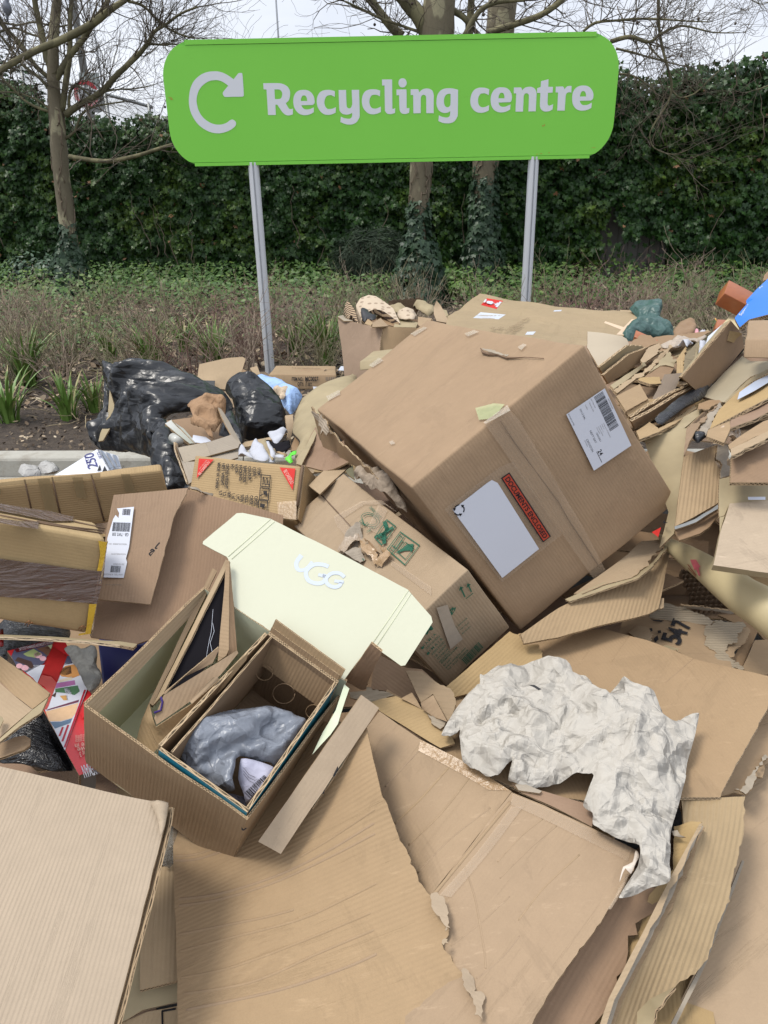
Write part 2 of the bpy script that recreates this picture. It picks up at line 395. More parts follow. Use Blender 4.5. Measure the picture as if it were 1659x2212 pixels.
# planting bed, uneven sheet to the horizon
vs = []; fs = []; ss = [-300, -60, -14] + [-8 + i * .25 for i in range(72)] + [16, 60, 300]; ds = [0.0] + [.12 + .25 * i for i in range(36)] + [14, 40, 120, 700]
for d in ds:
 for s_ in ss:
  p = kp(s_, d, .115); p.z += (noise.noise(p * 1.3) * .03 + noise.noise(p * 6) * .012) * min(1, d * 3); vs.append(p)
for i in range(len(ds) - 1):
 for j in range(len(ss) - 1):
  k = i * len(ss) + j; fs.append((k, k + 1, k + 1 + len(ss), k + len(ss)))
tag(mesh_from('ground', vs, fs, [ground_mat()]), kind='structure')
b = NB('tarmac'); g = b.geo(); n2 = b.noise(160, 4, .8, g)
b.l(b.mix(n2, (.035, .035, .036, 1), (.085, .082, .078, 1)), b.b.inputs['Base Color']); b.b.inputs['Roughness'].default_value = .9
b.l(b.n('Bump', {'Strength': .6, 'Distance': .006, 'Height': n2}).outputs[0], b.b.inputs['Normal'])
vs = [kp(-300, -.12, 0), kp(300, -.12, 0), kp(300, -300, 0), kp(-300, -300, 0)]
tag(mesh_from('road', vs, [(3, 2, 1, 0)], [b.m], smooth=False), kind='structure')
m = plain('concrete', (.36, .345, .30), .9, .16, 12, .5, .3, bscale=90, dirt=.5)
mb = MB()
for i in range(-9, 9):                         # kerb stones, bull-nosed front
 a, c_ = kp(i * .92 + .60, 0, 0), kp(i * .92 + 1.513, 0, 0)
 prof = [(0, -.1), (0, .125), (-.105, .125), (-.118, .118), (-.125, .105), (-.135, -.1)]
 pa = [Vector((a.x, a.y, 0)) + KN * d + Vector((0, 0, z)) for d, z in prof]; pc = [Vector((c_.x, c_.y, 0)) + KN * d + Vector((0, 0, z)) for d, z in prof]
 n_ = len(prof); mb.add(pa + pc, [(k, k + 1, n_ + k + 1, n_ + k) for k in range(n_ - 1)] + [tuple(range(n_)), tuple(range(2 * n_ - 1, n_ - 1, -1))])
tag(mb.build('kerb', m, smooth=False), kind='structure')
# channel of paler concrete at the foot of the kerb
mb = MB(); mb.boxv(kp(-20, -.139, -.05), KD * 40, -KN * .26, (0, 0, .058)); tag(mb.build('gutter', m, smooth=False), kind='structure')
# ============================================================= leaves
IVY = [(0, -.12), (.28, -.34), (.52, -.16), (.36, .06), (.56, .34), (.22, .32), (0, .72), (-.22, .32), (-.56, .34), (-.36, .06), (-.52, -.16), (-.28, -.34)]
OVAL = [(0, -.5), (.22, -.25), (.27, .05), (.16, .33), (0, .55), (-.16, .33), (-.27, .05), (-.22, -.25)]
def leaves(name, pos, nor, tip, size, shape, mats, mi=None, parent=None, fold=.18, loc=None):
 pos, nor, tip, size = map(lambda a: np.asarray(a, float), (pos, nor, tip, size)); n = len(pos)
 nor /= np.linalg.norm(nor, axis=1)[:, None]; tip = tip - nor * (tip * nor).sum(1)[:, None]; tip /= np.linalg.norm(tip, axis=1)[:, None] + 1e-9
 sd_ = np.cross(tip, nor); S = np.array(shape); k = len(S)
 v = pos[:, None] + (sd_[:, None] * S[None, :, :1] + tip[:, None] * S[None, :, 1:2] - nor[:, None] * (np.abs(S[None, :, :1]) * fold + S[None, :, 1:2] ** 2 * fold * .8)) * size[:, None, None]
 v = v.reshape(-1, 3)
 if loc is None: loc = v.mean(0)
 loc = np.array(loc); me = bpy.data.meshes.new(name); me.vertices.add(n * k); me.vertices.foreach_set('co', (v - loc).ravel())
 me.loops.add(n * k); me.loops.foreach_set('vertex_index', np.arange(n * k)); me.polygons.add(n)
 me.polygons.foreach_set('loop_start', np.arange(n) * k); me.polygons.foreach_set('loop_total', np.full(n, k))
 for m_ in mats: me.materials.append(m_)
 if mi is not None: me.polygons.foreach_set('material_index', np.asarray(mi, 'i'))
 me.polygons.foreach_set('use_smooth', [False] * n)
 at = me.attributes.new('leaf', 'FLOAT', 'FACE'); at.data.foreach_set('value', rng.random(n).astype('f'))
 me.update(calc_edges=True); me.validate(); return mk(name, me, parent, Vector(loc))
def leaf_mat(key, a, b_, c_=None, rough=.42, spec=.45, patch=1.2):
 if key in MATS: return MATS[key]
 b = NB(key); r = b.n('Attribute', attribute_name='leaf').outputs['Fac']; g = b.geo()
 c = b.mix(r, c4(a), c4(b_))
 if c_ is not None: c = b.mix(b.math('MULTIPLY', b.ramp(b.noise(patch, 4, .6, g), [(.5, 0), (.68, 1)]), b.ramp(r, [(.2, .1), (.8, .9)])), c, c4(c_))
 b.l(c, b.b.inputs['Base Color']); b.b.inputs['Roughness'].default_value = rough; b.b.inputs['Specular IOR Level'].default_value = spec
 b.b.inputs['Subsurface Weight'].default_value = 0
 MATS[key] = b.m; return b.m
m_ivy = leaf_mat('ivy_leaf', (.010, .032, .007), (.028, .072, .012), (.08, .13, .015), .42, .26)
m_ivyd = leaf_mat('ivy_leaf_tree', (.015, .036, .018), (.04, .072, .034), None, .42, .3)
m_dead = leaf_mat('dead_leaf', (.16, .075, .03), (.27, .16, .09), None, .7, .2)
m_grn = leaf_mat('ground_leaf', (.032, .075, .014), (.075, .145, .028), (.14, .19, .035), .5, .35, 2.5)
m_stem = plain('ivy_stem', (.13, .10, .07), .9, .25, 30, .4)
# board fence and the ivy that covers it
def wall_y(x): return 11.6 - .19 * x
def top_h(x):
 k = [(-9.5, 2.75), (-5.6, 2.8), (-5.0, 2.75), (-4.7, 2.45), (-4.2, 2.3), (-3, 2.28), (0, 2.5), (2.6, 2.62), (3.05, 2.7), (3.4, 2.48), (3.8, 2.66), (4.2, 2.6), (4.9, 2.82), (9, 2.9)]
 return float(np.interp(x, [a for a, _ in k], [b_ for _, b_ in k])) + .09 * noise.noise(Vector((x * 2.3, 0, 4))) + .06 * noise.noise(Vector((x * 7, 0, 9)))
fence = thing('board_fence', 'weathered grey upright board fence showing through a gap in the ivy', 'fence', (0, wall_y(0) + .15, .1))
m = plain('grey_board', (.17, .16, .145), .9, .3, 6, .5, bscale=40)
mbd = MB(); mb = MB(); x = -9.5
while x < 9:
 y = wall_y(x) + .16 + random.uniform(-.006, .006); t = random.uniform(1.95, 2.05)
 q = (mb if 2.9 < x < 3.9 else mbd); q.boxv((x, y, .05), (.132, -.025, 0), (.003, .022, 0), (0, 0, t)); x += .139
mbd.build('fence_board', m, fence, smooth=False); mb.build('fence_board', m, fence, smooth=False)
mb = MB(); mb.boxv((-9.5, wall_y(-9.5) + .2, .5), (18.6, -18.6 * .19, 0), (.01, .05, 0), (0, 0, .08)); mb.boxv((-9.5, wall_y(-9.5) + .2, 1.6), (18.6, -18.6 * .19, 0), (.01, .05, 0), (0, 0, .08)); mb.build('fence_rail', m, fence, smooth=False)
ivy = thing('ivy_hedge', 'thick dark green ivy growing over the long fence behind the sign', 'ivy', (0, wall_y(0), .1))
# dark backing behind the leaves, the shade between them put into its colour
def gap(x, z):    # the bare patch of boards
 return 2.98 < x < 3.86 and z < (.55 + .5 * math.exp(-((x - 3.1) / .12) ** 2) + .22 * math.exp(-((x - 3.55) / .3) ** 2) + .1 * noise.noise(Vector((x * 6, z * 6, 2))))
vs = []; fs = []; nx, nz_ = 190, 30
for i in range(nx):
 x = -9.5 + 18.6 * i / (nx - 1); th = top_h(x) - .12
 for j in range(nz_):
  z = .1 + (th - .1) * j / (nz_ - 1); p = Vector((x * 2, z * 2, 0)); d = .02 + .12 * abs(noise.noise(p)) + .1 * noise.noise(p * 2.7)
  if 2.9 < x < 3.95 and z < 1.25: d = -.3
  vs.append((x, wall_y(x) - d, z))
for i in range(nx - 1):
 for j in range(nz_ - 1):
  k = i * nz_ + j; fs.append((k, k + nz_, k + nz_ + 1, k + 1))
b = NB('ivy_depth_shade'); b.l(b.mix(b.noise(40, 5, .7, b.geo()), (.006, .009, .005, 1), (.03, .034, .018, 1)), b.b.inputs['Base Color']); b.b.inputs['Roughness'].default_value = 1; b.b.inputs['Specular IOR Level'].default_value = 0
mesh_from('dark_backing', vs, fs, [b.m], parent=ivy)
NL = 105000; pos = []; nor = []; tip = []; siz = []; mi = []
xs = rng.uniform(-9.3, 8.8, NL)
for x in xs:
 th = top_h(x); z = .08 + (th + .04) * (random.random() ** .94)
 if z > th + .1 * random.random(): continue
 if gap(x, z) and random.random() > .05: continue
 q = Vector((x * 1.7, z * 2.2, 0)); d = .1 + .22 * abs(noise.noise(q)) + .16 * noise.noise(q * 2.9) + .07 * noise.noise(q * 7)
 if z > th - .3: d += random.uniform(-.45, .1)
 pos.append((x, wall_y(x) - d - random.uniform(-.03, .1), z))
 k = noise.noise(q * 3 + Vector((9, 0, 0))); nor.append((random.gauss(0, .5) + k, -1 + random.gauss(0, .25), .45 + random.gauss(0, .45)))
 tip.append((random.gauss(0, .45), -.15, -1)); siz.append(random.uniform(.035, .082)); mi.append(1 if random.random() < .004 else 0)
leaves('foliage', pos, nor, tip, siz, IVY, [m_ivy, m_dead], mi, ivy)
mb = MB()
for i in range(26):     # bare climbing stems and loose sprays
 x = random.uniform(-6, 6); z = random.uniform(.1, .7) if i % 2 else random.uniform(1.8, 2.4); p = Vector((x, wall_y(x) - .33, z)); pts = [p.copy()]
 for k in range(9): p = p + Vector((random.uniform(-.06, .06), random.uniform(-.02, .02), random.uniform(.05, .13))); pts.append(p.copy())
 mb.tube(pts, [.008 * (1 - k / 12) for k in range(10)], 5); mb.flush('stem', m_stem, ivy)
# dark shrub mass behind the fence, far left (overgrown end of the hedge)
def shrub(name, label, cat, c, r, n, m_, ls, shape=OVAL, group=None, stem=True):
 t_ = thing(name, label, cat, c, group); pos = []; nor = []; tip = []; siz = []
 for i in range(n):
  d = Vector((random.gauss(0, 1), random.gauss(0, 1), random.gauss(0, 1))).normalized(); k = random.random() ** .4
  q = Vector(c) + Vector((d.x * r[0], d.y * r[1], r[2] + d.z * r[2])) * 1.0 * k + Vector((0, 0, (1 - k) * r[2])); 
  q += Vector([noise.noise(q * 4 + Vector((j * 7, 0, 0))) * .25 * min(r) for j in range(3)])
  pos.append(q); nor.append(tuple(d + Vector((random.gauss(0, .5), random.gauss(0, .5), .6)))); tip.append((d.x + random.gauss(0, .4), d.y, d.z - .2)); siz.append(random.uniform(.6, 1.2) * ls)
 leaves('foliage', pos, nor, tip, siz, shape, [m_], None, t_)
 if stem:
  mb = MB()
  for i in range(7):
   e = Vector(c) + Vector((random.uniform(-.6, .6) * r[0], random.uniform(-.6, .6) * r[1], r[2] * 1.5)); mb.tube([Vector(c), (Vector(c) + e) / 2 + Vector((random.uniform(-.05, .05), 0, 0)), e], [.012, .008, .004], 5); mb.flush('stem', m_stem, t_)
 return t_
shrub('ivy_bush', 'rounded dark ivy bush rising above the hedge at the far left', 'bush', (-5.5, 12.9, .1), (.95, .6, 1.62), 6500, m_ivy, .075, IVY)
m_rose = leaf_mat('needle', (.03, .045, .03), (.06, .085, .05), None, .6, .2)
NEED = [(0, -.5), (.05, 0), (0, .6), (-.05, 0)]
shrub('needle_shrub', 'feathery dark grey green shrub left of the ivied middle trunk', 'shrub', (-.05, 10.6, .1), (.6, .45, .42), 6500, m_rose, .12, NEED)
shrub('small_leafy_shrub', 'low bluish green shrub at the hedge foot beside the left tree', 'shrub', (-4.9, 11.7, .1), (.6, .3, .26), 1500, leaf_mat('blue_leaf', (.04, .075, .045), (.08, .13, .08)), .07)
shrub('bright_weed_clump', 'bright green weed clump at the foot of the two ivied trunks', 'plant', (.98, 9.7, .1), (.3, .3, .2), 900, leaf_mat('weed', (.09, .17, .03), (.16, .27, .05)), .06)
# undergrowth
pos = []; nor = []; tip = []; siz = []; mi = []
def bed(s0, s1, d0, d1): s_ = random.uniform(s0, s1); d = random.uniform(d0, d1); return kp(s_, d, .12)
for i in range(56000):
 d = 1.6 + 6.6 * random.random() ** .75; p = kp(random.uniform(-6, 10), d, .1)
 if noise.noise(Vector((p.x * .9, p.y * 1.3, 5))) + (d - 4.1) * .16 < random.uniform(-.25, .25): continue
 if p.y > wall_y(p.x) - .05: continue
 pos.append(p + Vector((0, 0, random.uniform(.02, (.2 if d < 4 else .34) + .05 * max(0, noise.noise(p * 2)))))); nor.append((random.gauss(0, .45), -.35 + random.gauss(0, .4), 1)); tip.append((random.gauss(0, 1), random.gauss(0, 1), .1)); siz.append(random.uniform(.03, .08))
tag(leaves('ground_cover', pos, nor, tip, siz, OVAL, [m_grn], None, None), 'low green leafy cover spreading across the bed to the hedge', 'ground cover', kind='stuff')
pos = []; nor = []; tip = []; siz = []
for i in range(24000):
 d = random.random() ** 1.1 * 7.2; p = kp(random.uniform(-6, 9), d, .12)
 if d < .75 and random.random() < .8: continue
 pos.append(p + Vector((0, 0, random.uniform(.01, .05)))); nor.append((random.gauss(0, .5), random.gauss(0, .5), 1)); tip.append((random.gauss(0, 1), random.gauss(0, 1), .1)); siz.append(random.uniform(.025, .085) * (.5 if d < .9 else 1))
tag(leaves('leaf_litter', pos, nor, tip, siz, OVAL, [leaf_mat('litter', (.14, .095, .06), (.40, .31, .21), (.46, .40, .30), .8, .2, 3)], None, None, .35), 'dry brown fallen leaves and chips scattered on the soil', 'leaf litter', kind='stuff')
pos = []; nor = []; tip = []; siz = []
for i in range(5200):
 d = random.uniform(.02, 1.5); p = kp(random.uniform(-4, 4), d, .125)
 pos.append(p); nor.append((random.gauss(0, .7), random.gauss(0, .7), 1)); tip.append((random.gauss(0, 1), random.gauss(0, 1), .1)); siz.append(random.uniform(.008, .03))
tag(leaves('wood_chips', pos, nor, tip, siz, [(-.3, -.5), (.3, -.4), (.22, .5), (-.25, .45)], [leaf_mat('chip', (.05, .035, .025), (.22, .17, .12), None, .9, .1)], None, None, .1), 'fine bark chips and crumbs over the dark soil by the kerb', 'wood chips', kind='stuff')
# straw and dry stalks on the soil
mb = MB()
for i in range(420):
 p = bed(-3.2, 4, .5, 3.2); a = random.uniform(0, 6.28); l_ = random.uniform(.08, .3); pts = [p + Vector((math.cos(a) * l_ * k / 3, math.sin(a) * l_ * k / 3, .02 + random.uniform(0, .035))) for k in range(4)]
 mb.tube(pts, random.uniform(.0012, .003), 4)
tag(mb.build('dry_stalks', plain('straw', (.30, .24, .14), .8, .3, 9)), 'pale dry stalks and straw lying on the bed', 'stalks', kind='stuff')
# bare twiggy shrubs, a few shapes copied along the bed
m_twig = plain('twig', (.25, .19, .14), .85, .35, 8, .3); m_twig2 = plain('twig_green', (.18, .16, .09), .8, .3, 8, .3); m_twig3 = plain('twig_red', (.19, .115, .09), .8, .3, 8, .3)
protos = []
def grow(mb, p, d, r, n, l_):
 pts = [p.copy()]; rr = [r]
 for k in range(n):
  d = (d + Vector((random.gauss(0, .22), random.gauss(0, .22), random.gauss(.03, .13)))).normalized(); p = p + d * l_ * random.uniform(.7, 1.2); r *= .84; pts.append(p.copy()); rr.append(r)
  if r > .0013 and random.random() < .62:
   e = (d + Vector((random.gauss(0, .75), random.gauss(0, .75), random.gauss(.05, .45)))).normalized(); grow(mb, p, e, r * .68, max(2, n - 2), l_ * .82)
 mb.tube(pts, rr, 4)
def bare_shrub(i):
 t_ = thing('bare_shrub', 'x', 'shrub'); mb = MB()
 for k in range(random.randint(11, 15)):
  a = random.uniform(0, 6.28); q = Vector((math.cos(a) * random.uniform(0, .12), math.sin(a) * random.uniform(0, .12), 0)); grow(mb, q, Vector((math.cos(a) * .35, math.sin(a) * .35, 1)).normalized(), random.uniform(.005, .009), 6, .10)
 mb.build('branches', [m_twig, m_twig2, m_twig3, m_twig, m_twig2][i], t_, (0, 0, 0)); return t_
protos = [bare_shrub(i) for i in range(5)]
def copy_tree(o, parent=None):
 c = o.copy(); COL.objects.link(c); c.parent = parent
 for ch in [x for x in bpy.data.objects if x.parent == o]: copy_tree(ch, c)
 return c
spots = []
for r_, (d, n, jx) in enumerate([(1.0, 9, .2), (1.5, 14, .3), (2.0, 15, .3), (2.5, 16, .3), (3.1, 14, .3), (3.9, 14, .3)]):
 for k in range(n): spots.append((-3.1 + (7.2 + .5 * r_) * (k + .5) / n + random.uniform(-jx, jx) - .25 * r_, d + random.uniform(-.2, .2), r_))
used = [False] * 5
for k, (x, d, r_) in enumerate(spots):
 if r_ == 0 and (x < -2.3 or -.2 < x): continue
 i = k % 5; o = protos[i] if not used[i] else copy_tree(protos[i]); used[i] = True
 p = kp(x + 2.32, d, .1); o.location = p; o.rotation_euler.z = random.uniform(0, 6.28); sc = random.uniform(.75, 1.1) * (1.0 if d > 1.2 else .8); o.scale = (sc,) * 3
 o['label'] = 'leafless brown twiggy shrub standing in the planting bed behind the cardboard pile'; o['group'] = 'bare twiggy shrubs in the bed'
# strap leaved clumps
def strap_clump(i, n=46, h=.5):
 t_ = thing('strap_leaf_plant', 'x', 'plant'); VV = []; FF = []; MI = []
 for k in range(n):
  a = random.uniform(0, 6.28); rad = random.uniform(0, .07); p0 = Vector((math.cos(a) * rad, math.sin(a) * rad, 0)); lean = random.uniform(.08, .75); l_ = h * random.uniform(.55, 1.1); w_ = random.uniform(.008, .014)
  d = Vector((math.cos(a), math.sin(a), 0)); sdv = Vector((-d.y, d.x, 0)); b0 = len(VV); ns = 6
  for q in range(ns + 1):
   f = q / ns; p = p0 + d * (l_ * lean * f ** 1.8) + Vector((0, 0, l_ * (f - lean * .42 * f ** 2.6))); w2 = w_ * (1 - f ** 3) + .0005
   VV += [p - sdv * w2, p + Vector((0, 0, -.003)), p + sdv * w2]
  for q in range(ns):
   for e in (0, 1): FF.append((b0 + q * 3 + e, b0 + q * 3 + e + 1, b0 + q * 3 + e + 4, b0 + q * 3 + e + 3)); MI.append(1 if (q >= ns - 1 and random.random() < .5) or k % 13 == 0 else 0)
 mesh_from('leaves', VV, FF, [m_strap, m_tip], MI, None, True, t_, (0, 0, 0)); return t_
b = NB('strap_leaf'); b.l(b.mix(b.noise(14, 4, .6, b.obj()), (.06, .13, .022, 1), (.16, .26, .05, 1)), b.b.inputs['Base Color']); b.b.inputs['Roughness'].default_value = .45; m_strap = b.m
m_tip = plain('strap_tip', (.36, .32, .16), .7, .2, 9)
sp = [strap_clump(i, n, h) for i, (n, h) in enumerate([(64, .5), (52, .44), (30, .36)])]; used = [0] * 3
for i, px, py, sc, lab in [(0, 62, 832, 1.05, 'tallest dense strap leaved clump, standing behind the left end of the kerb'), (1, 22, 915, .95, 'strap leaved clump cut by the left picture edge, nearest the kerb'), (2, 150, 905, 1.0, 'sparse strap leaved clump left of the black sack by the soil edge'), (2, 205, 890, .9, 'small strap leaved clump touching the left side of the black sack'),
  (1, 330, 800, 1.1, 'strap leaved clump behind the top of the long black sack'), (0, 465, 800, 1.0, 'strap leaved clump behind the brown board left of the left sign post'), (1, 400, 760, .9, 'strap leaved clump further back above the black sack'), (0, 705, 790, 1.1, 'strap leaved clump between the left sign post and the tall scrap box'), (1, 640, 770, 1, 'strap leaved clump just right of the left sign post'), (2, 240, 790, 1, 'thin strap leaved clump among bare shrubs left of the black sack')]:
 o = sp[i] if not used[i] else copy_tree(sp[i]); used[i] = 1; o.location = G(px, py, .11); o.rotation_euler.z = random.uniform(0, 6); o.scale = (sc,) * 3
 o['label'] = lab; o['group'] = 'strap leaved clumps in the bed'
# ============================================================= trees
def bark(key, a, b_, c_, ps=7):
 b = NB(key); g = b.n('Mapping', {0: b.obj(), 3: (1, 1, .45)}).outputs[0]
 c = b.mix(b.noise(ps, 5, .6, g), c4(a), c4(b_)); c = b.mix(b.ramp(b.noise(5.5, 2, .4, g), [(.55, 0), (.585, 1)]), c, c4(c_)); c = b.mix(b.ramp(b.noise(60, 4, .7, g), [(.5, 0), (.8, .5)]), c, (.06, .05, .035, 1))
 b.l(c, b.b.inputs['Base Color']); b.b.inputs['Roughness'].default_value = .9; b.l(b.n('Bump', {'Strength': .5, 'Distance': .01, 'Height': b.noise(40, 5, .7, g)}).outputs[0], b.b.inputs['Normal']); MATS[key] = b.m; return b.m
m_bark = bark('plane_bark', (.12, .10, .065), (.20, .17, .11), (.30, .27, .17)); m_barkd = bark('young_bark', (.085, .075, .04), (.15, .135, .07), (.19, .17, .09), 12)
m_sprig = plain('fine_twig', (.105, .085, .06), .9, .3, 6)
def lm(pts, y0, k=1.0):        # picture polyline -> world, (x, y, width in px, dy)
 W = []; R = []
 for q in pts:
  yy = y0 + (q[3] if len(q) > 3 else 0); p = V(q[0], q[1], yy); W.append(p); R.append(q[2] * .5 * yy * .93 / F * k)
 # smooth
 PW = []; PR = []
 for i in range(len(W) - 1):
  a = W[max(i - 1, 0)]; b_, c_ = W[i], W[i + 1]; d = W[min(i + 2, len(W) - 1)]
  for k_ in range(4):
   t = k_ / 4; PW.append(.5 * ((2 * b_) + (c_ - a) * t + (2 * a - 5 * b_ + 4 * c_ - d) * t * t + (3 * b_ - a - 3 * c_ + d) * t ** 3)); PR.append(R[i] * (1 - t) + R[i + 1] * t)
 PW.append(W[-1]); PR.append(R[-1]); return PW, PR
def twigs(mb, p, d, r, depth, l_, rs, grav=0.0):
 pts = [p.copy()]; rr = [r]; n = rs.randint(4, 7)
 for k in range(n):
  d = (d + Vector((rs.gauss(0, .2), rs.gauss(0, .2), rs.gauss(.02 - grav, .17)))).normalized(); p = p + d * l_ / n * rs.uniform(.7, 1.3); r = max(r * .86, .0016); pts.append(p.copy()); rr.append(r)
  if depth > 0 and rs.random() < .5:
   e = (d + Vector((rs.gauss(0, .7), rs.gauss(0, .5), rs.gauss(.1, .6)))).normalized(); twigs(mb, p, e, r * .7, depth - 1, l_ * .62, rs, grav)
 mb.tube(pts, rr, 4)
def seedball(mb, p):
 vv = []; ff = []
 for i in range(6):
  for j in range(8):
   a, b_ = math.pi * i / 5, 2 * math.pi * j / 8; vv.append(Vector(p) + Vector((math.sin(a) * math.cos(b_), math.sin(a) * math.sin(b_), math.cos(a))) * .016)
 for i in range(5):
  for j in range(8): ff.append((i * 8 + j, i * 8 + (j + 1) % 8, i * 8 + 8 + (j + 1) % 8, i * 8 + 8 + j))
 mb.add(vv, ff)
def tree(label, y0, trunk, limbs, base_ivy, seed, tw=(3, .9), mtr=None, vines=0):
 rs = random.Random(seed); W, R = lm(trunk, y0); t_ = thing('plane_tree', label, 'tree', W[0])
 mb = MB(); mb.tube(W, R, 14, jit=.05); mb.build('trunk', mtr or m_bark, t_)
 tws = MB(); balls = []
 for L_ in limbs:
  tdepth = L_[0]; w_, r_ = lm(L_[1], y0); mb = MB(); mb.tube(w_, r_, 8, jit=.05); mb.build('limb', mtr if r_[0] > .05 and mtr else m_barkd, t_)
  n = len(w_)
  for i in range(2, n):
   for q in range(L_[2] if len(L_) > 2 else 2):
    if rs.random() < .52:
     d = (w_[i] - w_[i - 1]).normalized(); e = (d * .7 + Vector((rs.gauss(0, .6), rs.gauss(0, .5), rs.gauss(.25, .55)))).normalized(); twigs(tws, w_[i], e, max(.0035, min(r_[i] * .45, .009)), tdepth, rs.uniform(.3, .85) * tw[1], rs)
  twigs(tws, w_[-1], (w_[-1] - w_[-2]).normalized(), max(r_[-1] * .8, .004), tdepth, tw[1], rs)
 tws.build('twigs', m_sprig, t_)
 bb = MB()
 for i in range(12): w_, r_ = lm(limbs[rs.randrange(len(limbs))][1], y0); p = rs.choice(w_) + Vector((rs.gauss(0, .3), rs.gauss(0, .2), rs.gauss(-.1, .15))); seedball(bb, p); bb.tube([p, p + Vector((.01, 0, .09))], .0015, 4); bb.flush('seed_ball', plain('seed', (.05, .035, .025), .95), t_)
 if base_ivy:
  pos = []; nor = []; tip = []; siz = []
  x0, y_b, htop, r0, n_ = base_ivy
  for i in range(n_):
   z = htop * random.random() ** 1.25; f = 1 - z / htop; a = random.uniform(-3.4, .3) if random.random() < .9 else random.uniform(0, 6.28); rr = (.09 + r0 * .55 * f ** 1.3) * random.uniform(.7, 1.2) * (1 + .25 * noise.noise(Vector((a * 2, z * 3, seed))))
   c_ = W[0].lerp(W[-1], 0); i_ = min(range(len(W)), key=lambda q: abs(W[q].z - z)); c_ = W[i_]
   if z > htop * .62 and noise.noise(Vector((a * 3, z * 5, 3))) < .05: continue
   pos.append((c_.x + math.cos(a) * rr, c_.y + math.sin(a) * rr, z + .08)); nor.append((math.cos(a) + random.gauss(0, .3), math.sin(a) + random.gauss(0, .3), .55 + random.gauss(0, .3))); tip.append((random.gauss(0, .4), 0, -1)); siz.append(random.uniform(.05, .115))
  leaves('climbing_ivy', pos, nor, tip, siz, IVY, [m_ivyd], None, t_)
 if vines:
  mb = MB()
  for i in range(vines):
   a = random.uniform(-3.3, .3); z = random.uniform(.3, 2.2); pts = []
   for k in range(10):
    i_ = min(range(len(W)), key=lambda q: abs(W[q].z - z)); rr = R[i_] + .006; pts.append(Vector((W[i_].x + math.cos(a) * rr, W[i_].y + math.sin(a) * rr, z))); z += random.uniform(-.02, .1); a += random.uniform(-.3, .3)
   mb.tube(pts, random.uniform(.004, .009), 5); mb.flush('dead_vine', plain('vine', (.17, .13, .09), .9, .3), t_)
 return t_
Z1 = lambda pts: zc([(q[0], q[1], q[2] / 3.98) + tuple(q[3:]) for q in pts], 0, 0, 2.183)
Z3 = lambda pts: zc([(q[0], q[1], q[2] / 2.953) + tuple(q[3:]) for q in pts], 2000, 0, 1.62)
Z2 = lambda pts: zc([(q[0], q[1], q[2] / 3.024) + tuple(q[3:]) for q in pts], 1100, 0, 1.659)
tree('leftmost bare plane tree with many low limbs, ivy skirt round its foot', 11.0,
  [(158, 630, 44), (152, 560, 40), (144, 470, 34), (133, 380, 33), (127, 310, 33)] + Z1([(490, 1020, 118), (470, 850, 105), (455, 640, 92), (458, 420, 84), (470, 200, 78), (490, 20, 70), (510, -260, 60)]),
  [(2, Z1([(470, 640, 90), (400, 470, 60), (350, 260, 50), (300, 20, 44), (270, -200, 38)])), (2, Z1([(530, 960, 55), (570, 680, 50), (600, 450, 46), (600, 200, 36), (620, -60, 34, .1)])),
  (2, Z1([(470, 700, 60), (600, 480, 52), (720, 330, 46), (800, 190, 50, -.1), (900, 60, 34, -.2), (960, -60, 28, -.2)])),
  (2, Z1([(-60, 640, 50, -.9), (100, 545, 50, -.8), (320, 430, 54, -.7), (560, 330, 58, -.6), (800, 200, 58, -.6), (940, 90, 48, -.7), (1060, 10, 40, -.7), (1200, -70, 30, -.7)])),
  (2, Z1([(560, 990, 60), (700, 890, 50), (860, 800, 48), (1010, 640, 44), (1180, 480, 40), (1270, 370, 34), (1330, 270, 28), (1420, 215, 22), (1560, 115, 18, -.1), (1700, 60, 14, -.1)]), 3),
  (2, Z1([(1270, 375, 20), (1400, 385, 16), (1500, 380, 13), (1640, 420, 9)]), 3), (2, Z1([(1100, 10, 22), (1230, 50, 20), (1330, 150, 18), (1430, 235, 18), (1560, 300, 14), (1660, 330, 10)]), 3),
  (2, Z1([(440, 790, 30), (350, 680, 24), (200, 560, 22), (100, 430, 22), (0, 300, 20), (-80, 240, 18)])), (2, Z1([(410, 660, 34), (300, 560, 38), (180, 390, 42), (60, 260, 40), (-30, 150, 36)])),
  (1, Z1([(420, 960, 24), (250, 890, 20), (110, 760, 20), (0, 660, 16)])), (1, Z1([(430, 940, 18), (320, 860, 14), (150, 800, 12), (0, 790, 10)])),
  (1, Z1([(590, 960, 22), (600, 800, 24), (650, 735, 22), (700, 760, 16), (770, 820, 14)])), (1, Z1([(560, 1190, 24), (640, 1130, 20), (700, 990, 18), (800, 920, 16), (950, 890, 12), (1080, 870, 8)])),
  (2, Z1([(600, 210, 10), (480, 230, 14), (300, 190, 14), (160, 215, 14), (20, 195, 16)])), (2, Z1([(430, 330, 14), (280, 300, 16), (120, 240, 16), (0, 275, 20)])),
  (1, [(150, 338, 10, -.4), (190, 345, 9, -.5), (235, 348, 9, -.6), (290, 338, 8, -.7), (340, 322, 7, -.8), (372, 312, 6, -.8)], 1),
  (2, Z1([(860, 800, 14), (1000, 770, 12), (1180, 760, 9), (1350, 720, 6)]), 2)],
  (0, 0, .98, .42, 1700), 3, vines=16)
